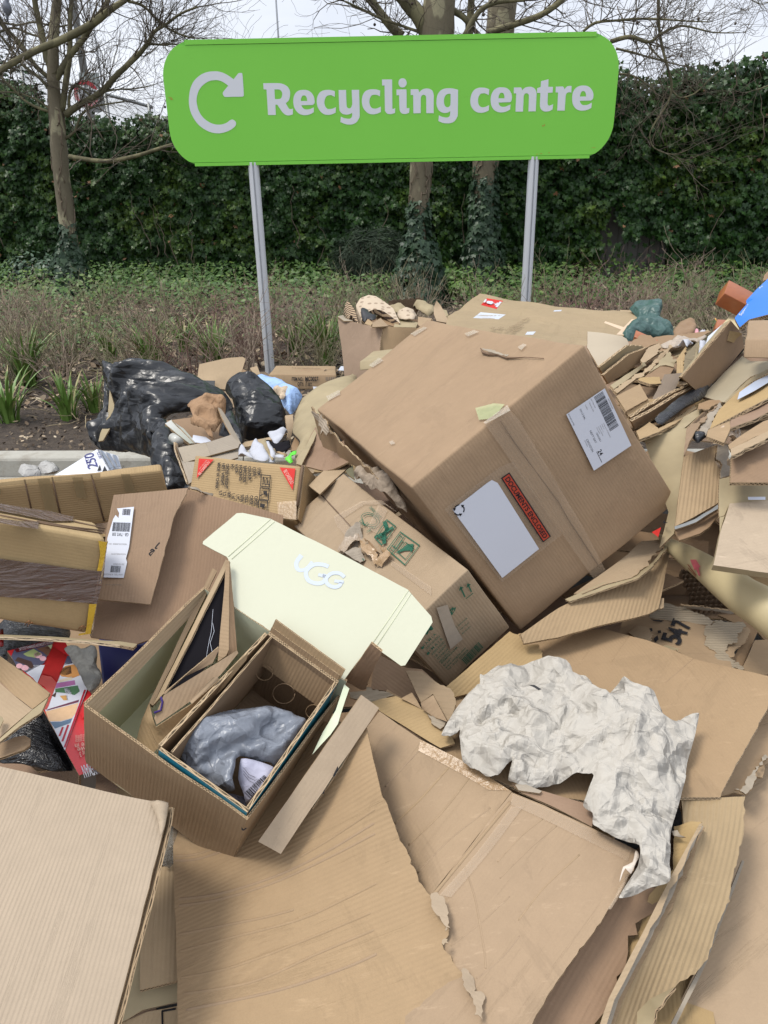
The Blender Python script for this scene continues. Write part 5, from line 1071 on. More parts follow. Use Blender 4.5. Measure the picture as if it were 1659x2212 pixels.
fp('d', [(915, 945, 1.465), (972, 812, 1.47), (1120, 720, 1.48), (1352, 578, 1.52), (1408, 543, 1.53), (1415, 560, 1.53), (1310, 690, 1.50), (1125, 850, 1.475), (930, 985, 1.46)], K0, .004, em=E2)
fp('d', [(885, 855, 1.50), (905, 940, 1.47), (925, 1002, 1.455), (1130, 868, 1.465), (1290, 730, 1.485), (1475, 555, 1.52), (1462, 600, 1.52), (1330, 765, 1.50), (1090, 990, 1.475), (895, 1165, 1.46), (803, 1110, 1.48), (840, 960, 1.49)], K0, .004, seed=3)
fp('d', [(1125, 845, 1.452), (1265, 705, 1.47), (1290, 700, 1.475), (1300, 715, 1.475), (1270, 745, 1.47), (1140, 862, 1.45)], K3, .004)
mb = MB(); mb.tube(gd('d', [(915, 915, 1.463), (955, 900, 1.466), (965, 850, 1.468), (955, 820, 1.47)]), .0022, 5); mb.build('purple_print', BLUEI, fc)
mb = MB(); hx = gd('d', [(1215, 640, 1.53), (1240, 500, 1.56), (1255, 430, 1.575), (1265, 300, 1.60)]); mb.tube([p + (Vector(CAM) - p).normalized() * .006 for p in hx], .0004, 4)
mb.tube([p + (Vector(CAM) - p).normalized() * .006 for p in gd('d', [(1235, 600, 1.535), (1262, 560, 1.545), (1248, 500, 1.56), (1272, 430, 1.575), (1262, 380, 1.585)])], .0004, 4); mb.build('white_script', WHITE, fc)
# sheets in the foreground
fan = thing('corrugated_sheet', 'wide sagging brown corrugated sheet with a ragged right edge, across the bottom middle', 'cardboard sheet', (0, .9, .4))
SF = gh('D', [(372, 1760, .43), (376, 1900, .415), (382, 2080, .40), (386, 2300, .41), (700, 2300, .42)]) + gh('h', [(470, 1290, .47), (430, 1232, .475), (438, 1100, .48), (400, 1060, .485), (345, 1010, .49), (300, 940, .495), (262, 890, .50), (290, 850, .505), (288, 790, .51), (210, 680, .52), (160, 620, .53), (125, 545, .54), (100, 470, .55), (50, 360, .57), (0, 240, .60)]) + gh('D', [(806, 1640, .63), (790, 1560, .66), (700, 1560, .60), (560, 1640, .50)])
Fn = sheet('board', SF, kraft('fan', (.45, .30, .172), amp=.5, flute=.0085, wear=.7), fan, res=.02, torn=tuple(range(4, 19)), tamp=.0035, fl=gh('g', [(1659, 330)], .5)[0] - gh('g', [(800, 610)], .43)[0], warp=.004, bend=None)
# raised creases, running with the flutes
mb = MB(); Mf = MATS['fan']; from mathutils.bvhtree import BVHTree
def bvh(o):
 me = o.data; mwo = Matrix.Translation(o.location + (o.parent.location if o.parent else Vector((0, 0, 0))))
 return BVHTree.FromPolygons([mwo @ v.co for v in me.vertices], [tuple(p.vertices) for p in me.polygons])
def drape(tree_, k, pts, off=-.0007):
 out = []
 sm_ = curve([tuple(pts[0]) + (1,)] + list(pts[1:-1]) + [tuple(pts[-1]) + (1,)], 10)[:-1] if len(pts) > 2 else [tuple(np.array(pts[0]) * (1 - t) + np.array(pts[1]) * t) for t in np.linspace(0, 1, 12)]
 for x, y in sm_:
  d = Vector(ray(*zz(k, x, y))).normalized(); h_ = tree_.ray_cast(Vector(CAM), d, 6)
  if h_[0] is not None: out.append(h_[0] - d * off)
 return out
tf = bvh(Fn)
for pts in ([(775, 600), (960, 575), (1200, 500), (1420, 395), (1659, 250)], [(775, 628), (960, 600), (1200, 525), (1450, 410), (1659, 300)], [(775, 830), (1000, 770), (1300, 690), (1500, 600), (1659, 520)], [(775, 755), (950, 720), (1150, 680), (1300, 640)], [(780, 945), (1000, 900), (1300, 790), (1659, 640)], [(790, 1015), (1100, 960), (1400, 830), (1659, 720)], [(800, 1085), (1200, 1000), (1500, 900), (1659, 830)], [(760, 412), (850, 405), (960, 370)], [(760, 432), (860, 425), (990, 385)], [(1290, 690), (1380, 650)], [(1300, 420), (1450, 330), (1659, 190)]):
 L_ = drape(tf, 'g', pts, -.0024)
 if len(L_) > 2: mb.tube(L_, [.0005 if i in (0, len(L_) - 1) else .0034 for i in range(len(L_))], 10); mb.flush('crease', Mf, fan)
for k, ol in enumerate(([(215, 690), (250, 700), (290, 770), (297, 830), (275, 850), (240, 780)], [(350, 1010), (380, 1030), (400, 1100), (440, 1110), (435, 1232), (400, 1215), (385, 1130), (355, 1070)], [(262, 890), (285, 885), (290, 905), (268, 915)])):
 sheet('torn_liner', [p + Vector((0, 0, .008)) for p in gh('h', ol, (.52, .49, .51)[k])], kraft('liner', (.50, .37, .24), amp=.3), fan, t=.0008, torn=tuple(range(len(ol))), tamp=.005, warp=.01, wf=18, res=.012)
tap = thing('taped_carton_panel', 'smooth flattened carton with clear tape along its seam, right of the ragged sheet', 'flattened carton', (.3, 1, .4))
T1 = gh('n', [(405, 1010, .60), (540, 835, .61)]) + gh('h', [(165, 10, .595), (400, 130, .585), (560, 235, .58)]) + gh('h', [(215, 680, .51), (100, 800, .44), (-20, 600, .44), (-20, 300, .50)])
tz = sheet('left_panel', T1, kraft('tapepanel', (.455, .31, .185), amp=.25, wear=.8), tap, res=.025, warp=.004, torn=(), fl=gh('h', [(550, 270)], .58)[0] - gh('h', [(215, 680)], .51)[0])
T2 = gh('h', [(560, 238, .583), (700, 295, .58), (900, 390, .575), (1100, 490, .57), (1085, 572, .565), (1000, 700, .555), (925, 815, .54), (850, 912, .525), (720, 1100, .505), (620, 1290, .49), (100, 1290, .45), (120, 800, .485), (215, 682, .512)])
ty = sheet('right_panel', T2, MATS['tapepanel'], tap, res=.025, warp=.004, torn=(3, 4, 5, 6, 7, 8), tamp=.0018, fl=gh('h', [(550, 270)], .58)[0] - gh('h', [(215, 680)], .51)[0])
t1b, t2b = bvh(tz), bvh(ty); mb = MB()
for tr, pts, r in ((t1b, [(60, 375), (180, 260), (320, 100)], .0014), (t1b, [(120, 465), (260, 330), (400, 150)], .0014), (t1b, [(20, 215), (90, 140), (165, 60)], .0012), (t1b, [(160, 585), (300, 440), (480, 300)], .001), (t2b, [(222, 686), (400, 470), (565, 270)], .0026), (t2b, [(360, 560), (400, 680), (420, 780), (445, 930), (450, 1000)], .0012), (t2b, [(500, 540), (600, 430), (700, 350)], .0009), (t2b, [(510, 610), (640, 480), (760, 380)], .0009), (t2b, [(590, 790), (700, 650), (860, 500)], .001), (t2b, [(300, 900), (430, 800), (560, 680)], .0009), (t2b, [(410, 1040), (520, 950), (600, 850)], .0009)):
 L_ = drape(tr, 'h', pts, -.0016)
 if len(L_) > 2: mb.tube(L_, r + .0011, 10); mb.flush('crease', MATS['tapepanel'], tap)
# tape strips laid over the panels
def strip(tree_, k, pa, pb, m, parent, n=14, off=.0026, name='tape'):
 """band between two polylines, laid on a surface"""
 A_ = drape(tree_, k, pa, off); B_ = drape(tree_, k, pb, off); n_ = min(len(A_), len(B_)); vs = A_[:n_] + B_[:n_]
 if n_ > 1: mesh_from(name, vs, [(i, i + 1, n_ + i + 1, n_ + i) for i in range(n_ - 1)], [m], None, None, True, parent)
strip(t2b, 'h', [(565, 245), (750, 325), (1095, 492)], [(555, 290), (740, 375), (1080, 545)], TAPE, tap); strip(t1b, 'h', [(170, 15), (400, 132), (560, 238)], [(160, 60), (380, 180), (545, 285)], film('amber_tape', (.42, .26, .12), .25, .2, .45, 20), tap)
strip(t2b, 'h', [(560, 300), (400, 510), (240, 690)], [(610, 300), (460, 500), (290, 700)], TAPE, tap)
pillow('frayed_corner', [p + Vector((0, 0, .006)) for p in gh('h', [(1090, 500), (1105, 530), (1070, 600), (1045, 580), (1020, 640), (1035, 575), (1075, 560)], .575)], plain('pale_fray', (.58, .50, .42), .5, .15, 30), .005, tap, res=.008, cr=.004, fr=(20, 50, 90))
pillow('frayed_tape', [p + Vector((0, 0, .004)) for p in gh('h', [(1060, 600), (1040, 660), (985, 750), (968, 750), (1000, 700), (1030, 640)], .56)], TAPE, .004, tap, res=.008, cr=.004, fr=(20, 50, 90))
def single(name, label, cat, outl, m, group=None, **kw): return tag(sheet(name, outl, m, None, **kw), label, cat, group)
single('cardboard_sheet', 'narrow brown panel with clear tape seam showing under the right edge of the taped carton', 'cardboard sheet', gh('h', [(900, 800, .50), (1060, 640, .535), (1230, 650, .53), (1180, 720, .52), (1100, 850, .49), (1010, 1030, .46), (890, 1290, .43), (560, 1290, .43), (700, 1050, .46)]), K4, torn=(3, 4, 5), fl=gh('h', [(1100, 850)], .49)[0] - gh('h', [(890, 1232)], .43)[0], seed=4)
single('cardboard_sheet', 'yellowish board strip between the narrow brown panel and the bundle seen edge on', 'cardboard sheet', gh('h', [(1150, 680, .53), (1260, 560, .54), (1250, 700, .52), (1000, 1290, .42), (860, 1290, .40), (980, 1050, .44), (1110, 830, .48)]), K5, fl=gh('h', [(1250, 700)], .5)[0] - gh('h', [(900, 1200)], .43)[0], seed=5)
# bundle of boards standing on edge
bd_ = thing('edge_on_boards', 'bundle of thin boards seen on edge, running up beside the crumpled white paper', 'cardboard sheet', gh('h', [(1100, 950, .5)])[0])
for k in range(4):
 o_ = k * 18; z_ = .012 * k
 sheet('board', gh('h', [(1365 + o_ * .3, 375 + o_ * .5, .60 - z_), (1378 + o_ * .3, 372 + o_ * .5, .60 - z_), (1275 + o_, 590 + o_ * .3, .565 - z_), (1145 + o_, 850 + o_ * .2, .525 - z_), (1000 + o_, 1130, .48 - z_), (950 + o_, 1290, .46 - z_), (922 + o_, 1290, .46 - z_), (975 + o_, 1125, .48 - z_), (1120 + o_, 845, .525 - z_), (1250 + o_, 585, .565 - z_)]), [K1, KG, K0, K5][k], bd_, t=.004, warp=.003, wf=12, torn=(0, 1, 2), tamp=.003, seed=k)
sheet('crumpled_end', gh('h', [(1255, 385, .56), (1330, 370, .57), (1372, 360, .58), (1330, 500, .565), (1290, 560, .555), (1250, 600, .545)]), K5, bd_, t=.002, warp=.012, wf=14, res=.012)
sheet('frayed_end', gh('h', [(1245, 405, .575), (1270, 400, .58), (1305, 430, .58), (1290, 432, .575), (1255, 425, .575)]), KG, bd_, t=.003, torn=(0, 1, 2, 3), warp=.004)
rs1 = single('curved_corrugated_sheet', 'ribbed corrugated sheet curving down with a torn corner at the bottom right', 'cardboard sheet', gh('h', [(1285, 265, .56), (1420, 262, .565), (1560, 258, .57), (1555, 420, .555), (1530, 520, .545), (1480, 720, .515), (1400, 955, .47), (1345, 1020, .455), (1240, 1085, .44), (1170, 1180, .42), (1100, 1290, .41), (960, 1290, .43), (1010, 1100, .46), (1150, 850, .50), (1290, 590, .54), (1370, 400, .57), (1300, 400, .555)]), kraft('ribbed2', (.44, .31, .18), amp=1.6, flute=.0085, wear=.5), torn=(2, 3, 4, 5, 6, 7, 8), tamp=.004, fl=gh('h', [(1500, 300)], .56)[0] - gh('h', [(1380, 800)], .49)[0], res=.02, t=.006, seed=6)
single('curled_board_corner', 'pale underside of a corner curling up at the bottom right', 'cardboard sheet', gh('h', [(1100, 1290, .435), (1105, 1190, .445), (1160, 1135, .455), (1262, 1078, .47), (1225, 1130, .48), (1185, 1180, .475), (1175, 1240, .46), (1150, 1290, .45)]), K6, torn=(3, 4, 5, 6), tamp=.003, warp=.006, wf=10, seed=7)
single('cardboard_strip', 'thin double wall strip edge on, beside the torn right side of the curved ribbed sheet', 'cardboard sheet', gh('h', [(1548, 530, .50), (1558, 535, .50), (1500, 690, .475), (1400, 960, .44), (1240, 1290, .40), (1215, 1290, .40), (1380, 960, .44), (1485, 690, .475)]), KG, em=E2, t=.008, seed=3)
single('base_sheet', 'plain flat board sheet filling the bottom right corner', 'cardboard sheet', gh('h', [(1560, 130, .50), (1659, 60, .51), (1800, 0, .52), (2100, 500, .46), (1900, 1400, .37), (1150, 1400, .36), (1350, 1000, .40), (1500, 600, .45)]), kraft('base', (.49, .34, .205), amp=.15, wear=.3), res=.04, seed=8)
single('torn_board', 'board with a peeled ragged pale edge at the right border, above the bottom right sheet', 'cardboard sheet', gh('h', [(1580, -120, .56), (1700, -150, .56), (1800, 0, .55), (1659, 90, .535), (1600, 170, .53), (1570, 240, .525), (1515, 240, .525), (1440, 260, .53), (1500, 150, .545), (1580, 0, .56)]), K0, torn=(3, 4, 5), tamp=.01, seed=9)
single('peeled_board_edge', 'pale frayed roll of peeled liner on the torn board at the right border', 'cardboard scrap', [p + Vector((0, 0, .012)) for p in gh('h', [(1645, 90), (1659, 110), (1600, 190), (1560, 262), (1512, 240), (1560, 225), (1600, 150)], .535)], KG, torn=(0, 1, 2, 3, 4, 5, 6), tamp=.006, warp=.014, wf=16, res=.014, seed=2)
# broad panel the white paper lies on
m1 = thing('broad_carton_panel', 'broad brown carton panel under the crumpled white paper', 'flattened carton', (.4, 1.5, .5))
PB = gh('f', [(100, 1030, .565), (430, 745, .58), (540, 735, .58), (860, 722, .60), (1060, 775, .61), (1290, 868, .62), (1659, 955, .63), (1780, 1000, .63), (1659, 1100, .615), (1600, 1220, .60), (1500, 1390, .585)]) + gh('h', [(1455, 262, .57), (1240, 262, .57), (950, 280, .57), (650, 250, .57), (320, 110, .575), (100, -60, .585)]) + gh('n', [(530, 800, .60), (620, 590, .60)]) + gh('f', [(60, 1180, .575)])
pbo = sheet('panel', PB, kraft('broad', (.43, .285, .165), amp=.4, wear=.7), m1, res=.03, warp=.006, t=.007, em=E3, fl=gh('f', [(1500, 1300)], .58)[0] - gh('f', [(1100, 800)], .6)[0], seed=4, torn=(8, 9, 10), tamp=.003)
sheet('raised_flap', gh('f', [(70, 1010, .60), (385, 735, .62), (440, 745, .62), (455, 790, .61), (530, 800, .60), (545, 870, .595), (320, 1010, .58), (110, 1060, .58)]), K5, m1, torn=(1, 2, 3, 4), tamp=.006, seed=2, res=.02)
tb = bvh(pbo); mb = MB()
for pts in ([(1290, 870), (1220, 930), (1150, 990)], [(860, 725), (800, 800), (740, 880)], [(980, 750), (930, 820), (880, 900)]):
 L_ = drape(tb, 'f', pts)
 if len(L_) > 2: mb.tube(L_, .0012, 5); mb.flush('crease', MATS['broad'], m1)
single('taped_strip', 'brown tape edged strip peeping out below the hanging part of the white paper', 'cardboard sheet', gh('h', [(560, 205, .588), (700, 235, .588), (880, 285, .585), (915, 300, .585), (905, 385, .578), (740, 300, .583), (600, 240, .586)]), K4, seed=3)
single('grey_card_tab', 'small grey card tab sticking out left under the white paper', 'cardboard scrap', gh('h', [(575, 205, .595), (600, 195, .597), (690, 232, .595), (680, 242, .594), (590, 228, .593)]), KG, seed=1)
# crumpled white paper
pw_ol = gh('f', [(48, 1245, .615), (70, 1190, .62), (110, 1120, .625), (160, 1065, .63), (235, 1000, .635), (240, 945, .64), (330, 885, .65), (460, 900, .66), (560, 875, .665), (680, 895, .67), (700, 925, .665), (760, 940, .66), (800, 1000, .655), (815, 1035, .65), (860, 1055, .645), (920, 1000, .66), (945, 978, .665), (1010, 1020, .66), (1090, 1050, .65), (1130, 1130, .64), (1150, 1165, .635), (1200, 1185, .63), (1250, 1165, .63), (1312, 1160, .63), (1300, 1240, .62), (1262, 1378, .60)]) \
 + gh('h', [(1300, 195, .595), (1270, 310, .585), (1235, 430, .575), (1228, 560, .572), (1228, 645, .57), (1140, 665, .57), (1020, 690, .57), (1100, 560, .585), (1100, 490, .59), (1000, 440, .59), (910, 390, .592), (905, 340, .595), (865, 300, .598), (905, 200, .605), (885, 185, .608), (820, 190, .60), (670, 218, .595), (600, 205, .595), (545, 195, .595), (560, 120, .605), (500, 178, .60), (420, 150, .60), (350, 110, .60), (335, 30, .605), (340, -30, .61)]) + gh('f', [(120, 1250, .61), (90, 1270, .608)])
WP = creased('crumpled_paper', (.42, .39, .34), .85, .15, (7, 17, 40), .25)
wp = tag(pillow('crumpled_white_paper', pw_ol, WP, .010, None, res=.0048, cr=.017, fr=(7, 17, 42), seed=21, W=.04, back=.1, pw=.6, smooth=False), 'big sheet of crumpled off-white packing paper sprawled over the broad panel', 'packing paper')
mb = MB(); c0 = G(*zz('f', 508, 1010), .70); mb.add([c0 + Vector(v) for v in ((-.012, .006, .002), (0, .002, .004), (.012, -.008, .001), (.006, -.010, 0), (-.002, -.003, .002))], [(0, 4, 3, 2, 1)]); tag(mb.build('dead_leaf_scrap', BLACK), 'small black torn scrap on the crumpled white paper', 'scrap')
# closed-sided carton at bottom left
bl = thing('ribbed_carton', 'pale ribbed carton with a double wavy top edge, cut by the bottom left corner', 'cardboard box', (-.6, .9, .35))
F4 = [G(*zz('g', *q[:2]), q[2]) for q in ((-260, -20, .70), (0, 22, .69), (735, 192, .66), (722, 260, .655), (482, 1200, .60), (-300, 1250, .62))]
K7 = kraft('ribbed_pale', (.52, .395, .27), amp=1.1, flute=.0068, wear=.15)
sheet('top_panel', F4, K7, bl, t=.006, em=E2, res=.03, fl=F4[2] - F4[4], warp=.006, seed=1)
nn = (F4[2] - F4[1]).cross(F4[4] - F4[1]).normalized(); nn = nn if nn.z > 0 else -nn
sheet('under_flap', [p - nn * .009 + (F4[1] - F4[4]).normalized() * .006 for p in F4[:3]] + [F4[2] - nn * .009 + (F4[4] - F4[2]) * .15, F4[0] - nn * .009 + (F4[4] - F4[2]) * .15], K0, bl, t=.006, em=E2, seed=2)
dnv = ((F4[2] + F4[4]) / 2 - Vector(CAM)).normalized() * .2 + Vector((-.06, 0, 0))
sheet('side_panel', [F4[2] + Vector((.004, 0, -.002)), F4[3] + Vector((.004, 0, -.004)), F4[4] + Vector((.004, 0, -.004)), F4[4] + dnv, F4[2] + dnv], K1, bl, t=.005, seed=3)
pillow('crushed_corner', [p + nn * .002 for p in gh('g', [(655, 180), (715, 185), (736, 192), (732, 215), (715, 300), (700, 330), (690, 260)], .662)], K7, .006, bl, res=.01, cr=.004, fr=(20, 40, 80))
# pieces showing in the gap between it and the sagging sheet
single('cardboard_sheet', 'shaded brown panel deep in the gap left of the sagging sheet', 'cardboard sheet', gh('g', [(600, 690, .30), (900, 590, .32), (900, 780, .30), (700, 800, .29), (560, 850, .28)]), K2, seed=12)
single('curled_flap', 'pale curled board flap low in the gap left of the sagging sheet', 'cardboard sheet', gh('g', [(560, 850, .36), (600, 830, .37), (800, 775, .38), (900, 770, .38), (900, 1030, .35), (770, 1045, .345), (620, 1080, .34), (500, 1150, .335), (490, 1080, .34)]), K6, seed=13, t=.006, em=E2)
bf = single('printed_flap', 'pale board with a black printed corner line left of the sagging sheet', 'cardboard sheet', gh('g', [(470, 1300, .33), (520, 1140, .33), (640, 1090, .335), (900, 1040, .34), (900, 1300, .32)]), K1, seed=14)
tb3 = bvh(bf); mb = MB(); L_ = drape(tb3, 'g', [(765, 1075), (706, 1085)], .001) + drape(tb3, 'g', [(706, 1085), (708, 1160)], .001)
if len(L_) > 2: mb.tube(L_, .0016, 5); mb.build('printed_line', BLACK, bf)
tag(pillow('red_scrap', gh('g', [(690, 560, .28), (740, 490, .28), (790, 480, .28), (780, 580, .28)]), plain('red_plastic', (.40, .02, .02), .4), .01, None, res=.02, cr=.004), 'red plastic scrap in the dark gap left of the sagging sheet', 'scrap')
tag(pillow('clear_wrap', gh('g', [(690, 430, .40), (740, 250, .42), (780, 260, .42), (800, 400, .40), (740, 470, .38)]), film('wrap', (.30, .27, .22), .15, .7, .5, 20), .012, None, res=.015, cr=.008), 'crinkled clear wrap between the ribbed carton and the sagging sheet', 'plastic wrap')
ZM.update(o=(1300, 1150, 3.318), p=(2280, 1180, 3.1904), q=(2560, 1200, 3.1595), r=(2500, 1750, 2.3284), s=(0, 1850, 2.0738), t=(0, 2450, 3.402), u=(1700, 1130, 1.8433))
def sd_(name, label, cat, k, pts, m, group=None, **kw): return tag(sheet(name, gd(k, pts), m, None, **kw), label, cat, group)
def boxp(name, O, A, B, C_, m, parent=None, **kw): return box(name, O, A - O, B - O, C_ - O, m, parent, **kw)
# ============================================================= left side of the pile
lf = thing('flap_carton', 'carton with a hanging flap carrying a torn courier label and handwritten 85', 'cardboard box', P(300, 1390, 1.85))
pnl = sheet('panel', gd('D', [(403, 1056, 2.06), (612, 1113, 2.10), (606, 1300, 1.98), (480, 1330, 1.93)]) + gd('s', [(1110, 1422, 1.80), (980, 1396, 1.80), (740, 1366, 1.83), (700, 1200, 1.9), (900, 500, 2.05)]), K4, lf, fl=P(*zz('s', 1350, 1150), 1.9) - P(*zz('s', 1480, 350), 2.05), warp=.004, seed=1)
flp = sheet('flap', gd('s', [(928, 203, 1.99), (1535, 147, 2.03), (1480, 262, 2.00), (1408, 420, 1.97), (1330, 720, 1.91), (1290, 880, 1.88), (1228, 1100, 1.84), (1000, 1078, 1.84), (800, 1058, 1.84), (870, 480, 1.95)]), kraft('flap85', (.385, .25, .155), amp=.4), lf, torn=(1, 2, 3), tamp=.003, em=E3, fl=gd('s', [(800, 1058, 1.84)])[0] - gd('s', [(928, 203, 1.99)])[0], warp=.002, seed=2)
sheet('crushed_edge', gd('s', [(1535, 147, 2.035), (1570, 150, 2.04), (1659, 180, 2.06), (1740, 200, 2.08), (1735, 215, 2.08), (1640, 188, 2.05), (1560, 165, 2.03)]), KG, lf, torn=(0, 1, 2, 3, 4, 5), tamp=.005, warp=.01, wf=14, res=.015)
pf = plane(*gd('s', [(928, 203, 1.99), (1535, 147, 2.03), (800, 1058, 1.84)]))
prr = Print(pf[0], gd('s', [(1535, 147, 2.03)])[0] - pf[0], pf[0] - gd('s', [(800, 1058, 1.84)])[0], .004)
prr.poly(q4(prr, 's', [(957, 322), (1096, 308), (1055, 640), (1030, 730), (1040, 760), (1012, 888), (848, 884), (880, 560), (925, 410), (945, 375), (970, 400), (975, 360)]), WHITE)
prr.lay = 1; ls = sub3(prr, 's', (1012, 888), (848, 884), (1090, 312)); W_, H_ = ls.W, ls.H   # label read upside down: x to the left, y up the picture
ls.bars(W_ * .22, H_ * .07, W_ * .5, H_ * .09, BLACK, 22, 3); ls.bars(W_ * .02, H_ * .64, W_ * .92, H_ * .13, BLACK, 40, 4); ls.bars(W_ * .12, H_ * .88, W_ * .42, H_ * .09, BLACK, 20, 6)
ls2 = Sub(prr, ls.o + ls.u * H_ * .62, ls.r, -ls.u); ls2.text('GB - TW2 3SR', W_ * .05, .0, .024, BLACK, bold=.01, width=W_ * .85)
for i, tx in enumerate(('YESCOURIER 101 971', 'HOUNSLOW', '22/12/2021', 'UNITED KINGDOM', 'www.dpd.co.uk')): ls2.text(tx, W_ * .05, .03 + i * .028, .011, GREYI)
stroke(prr, 's', [(1258, 665), (1222, 690), (1240, 712), (1248, 730), (1235, 728), (1240, 700), (1262, 672), (1245, 655), (1228, 670)], .0035, BLACK); stroke(prr, 's', [(1305, 600), (1270, 645), (1300, 650), (1288, 688), (1252, 672)], .0035, BLACK)
prr.build('courier_label', lf)
tb_ = thing('taped_box', 'straw coloured box wrapped with broad shiny brown tape and yellow corner tape', 'cardboard box', P(100, 1360, 1.7))
O = P(*zz('s', 872, 560), 1.66); A = P(-170, 1090, 1.56); B = P(*zz('s', 790, 425), 1.86); C_ = P(*zz('s', 742, 1362), 1.74)
KW = kraft('straw_ribbed', (.52, .36, .185), amp=.12, wear=.5)
boxp('body', O, A, B, C_, KW, tb_, rad=.01, warp=.012, res=.03, seed=5)
n0 = (A - O).cross(C_ - O).normalized(); n0 = n0 if n0.dot(Vector(CAM) - O) > 0 else -n0
def band(k, pts, m, pl, name, par, off=.004, th=.0, cr=.002): return sheet(name, gp(k, pts, pl, off), m, par, t=.0004, res=.02, warp=.0012, wf=9)
pt0 = (O, n0); band('s', [(-60, 712), (300, 755), (560, 795), (842, 828), (830, 950), (795, 1085), (560, 1070), (300, 1045), (-60, 1030)], TAPEB, pt0, 'wide_tape', tb_, .0035)
band('s', [(805, 572), (876, 585), (862, 680), (832, 820), (795, 820), (820, 690)], TAPEY, pt0, 'corner_tape', tb_, .004); band('s', [(730, 1090), (790, 1090), (765, 1220), (742, 1330), (640, 1345), (650, 1330), (700, 1320), (715, 1220)], TAPEY, pt0, 'corner_tape', tb_, .004)
n1 = (A - O).cross(B - O).normalized(); n1 = n1 if n1.z > 0 else -n1; pt1 = (O, n1)
band('s', [(-60, 270), (420, 345), (600, 390), (590, 425), (420, 425), (160, 370), (-60, 330)], TAPEB, pt1, 'top_tape', tb_, .0015, cr=.0015); band('s', [(-60, 395), (150, 425), (315, 430), (310, 490), (150, 470), (-60, 430)], TAPEB, pt1, 'top_tape', tb_, .002, cr=.0015)
mb = MB()
for a, b_ in (((0, 370), (840, 520)), ((430, 370), (860, 480)), ((300, 420), (850, 500))): mb.tube(gp('s', [a, ((a[0] + b_[0]) / 2, (a[1] + b_[1]) / 2 + 6), b_], pt1, .0), .0022, 5); mb.flush('slit_line', plain('seam_dark', (.14, .09, .055), .9), tb_)
mb = MB()
for c in ((228, 1250), (250, 1262), (665, 1290), (685, 1298)): mb.tube(gp('s', [(c[0] - 22, c[1] + 12), (c[0] - 14, c[1] - 8), (c[0] + 18, c[1] - 24), (c[0] + 20, c[1] - 10)], pt0, .003), .0011, 5); mb.flush('staple', plain('copper', (.35, .17, .08), .35, .1, 5, 0, .5, .9), tb_)
sheet('open_side', [O + (C_ - O) * f + (B - O).normalized() * q for f, q in ((.03, .0), (.03, .012), (.97, .014), (.99, .0))], KG, tb_, t=.003, warp=.004, torn=(0, 1, 2, 3), em=E3)
lg_ = thing('long_carton', 'long low carton with square olive tape patches along its top edge, far left', 'cardboard box', P(100, 1100, 2.3))
O = P(*zz('s', 1335, -2), 2.36); A = P(*zz('s', -260, 150), 2.18); C_ = O + (P(*zz('s', 1385, 170), 2.40) - O) * 2.3; B = O + (A - O).cross(C_ - O).normalized() * (-.05 if (A - O).cross(C_ - O).y < 0 else .05)
boxp('body', O, A, B, C_, K5, lg_, rad=.008, warp=.014, res=.03, seed=7)
n0 = (A - O).cross(C_ - O).normalized(); n0 = n0 if n0.dot(Vector(CAM) - O) > 0 else -n0; pl0 = (O, n0); OT = film('olive_tape', (.30, .23, .12), .35, .15, .62, 30); pr = Print(O, O - A, O - C_, .003)
for P4 in ([(-60, 108), (190, 78), (820, 22), (820, 60), (190, 112), (-60, 135)], [(305, 70), (405, 66), (480, 360), (370, 330)], [(590, 60), (675, 55), (705, 235), (625, 225)], [(985, 30), (1060, 30), (1110, 185), (1030, 180)], [(-20, 150), (10, 148), (10, 195), (-20, 200)]): pr.poly(q4(pr, 's', P4), OT); pr.lay += 1
pr.build('tape_patches', lg_); mb = MB()
for a, b_ in (((200, 80), (255, 320)), ((425, 60), (500, 400)), ((745, 40), (850, 420))): mb.tube(gp('s', [a, b_], pl0, -.0006), .0024, 5); mb.flush('fold_line', plain('seam_dark', (.14, .09, .055), .9), lg_)
qb = thing('white_carton', 'white carton marked QTY 250 SETS with grey striped end, by the kerb', 'cardboard box', P(160, 1028, 2.75))
O = P(*zz('a', 528, 650), 2.95); A = P(*zz('a', 600, 765), 2.72); B = P(*zz('a', 640, 685), 3.05); C_ = P(*zz('a', 255, 815), 2.72)
qm = plain('white_board', (.58, .59, .62), .6, .05, 8); NW = A - O
sheet('front_face', [O, A, A + (A - O) * .6, C_ + (A - O) * 1.2, C_], qm, qb, t=.004); st_ = gd('a', [(528, 650, 2.95), (640, 685, 3.02), (662, 755, 2.93), (640, 900, 2.8), (580, 900, 2.7), (600, 765, 2.72)])
sheet('end_face', st_, qm, qb, t=.004); en = plane(st_[0], st_[1], st_[4])
pr = Print(en[0], st_[1] - st_[0], st_[0] - st_[5], .003); GS = plain('grey_stripe', (.24, .27, .33), .5)
for P4 in ([(543, 655), (560, 662), (618, 755), (604, 768)], [(575, 668), (595, 674), (640, 752), (628, 756)], [(612, 680), (630, 684), (655, 745), (646, 752)], [(530, 655), (537, 655), (600, 770), (596, 772)]): pr.poly(q4(pr, 'a', P4), GS)
pr.build('stripes', qb)
fn = plane(O, A, C_); pr = Print(O, A - C_, O - A, .003)
def txa(pr, k, o, e, t_, sz, m, b=.01): a, b_ = [Vector(v) for v in q4(pr, k, [o, e])]; r = b_ - a; u = Vector((-r.y, r.x)).normalized(); Sub(pr, a, r.normalized(), u).text(t_, 0, 0, sz, m, 0, b, r.length)
NV = ink('navy', (.04, .04, .16)); txa(pr, 'a', (535, 748), (508, 668), '250', .091, NV); txa(pr, 'a', (493, 738), (478, 685), 'QTY', .03, NV); txa(pr, 'a', (556, 700), (540, 665), 'SETS', .025, NV)
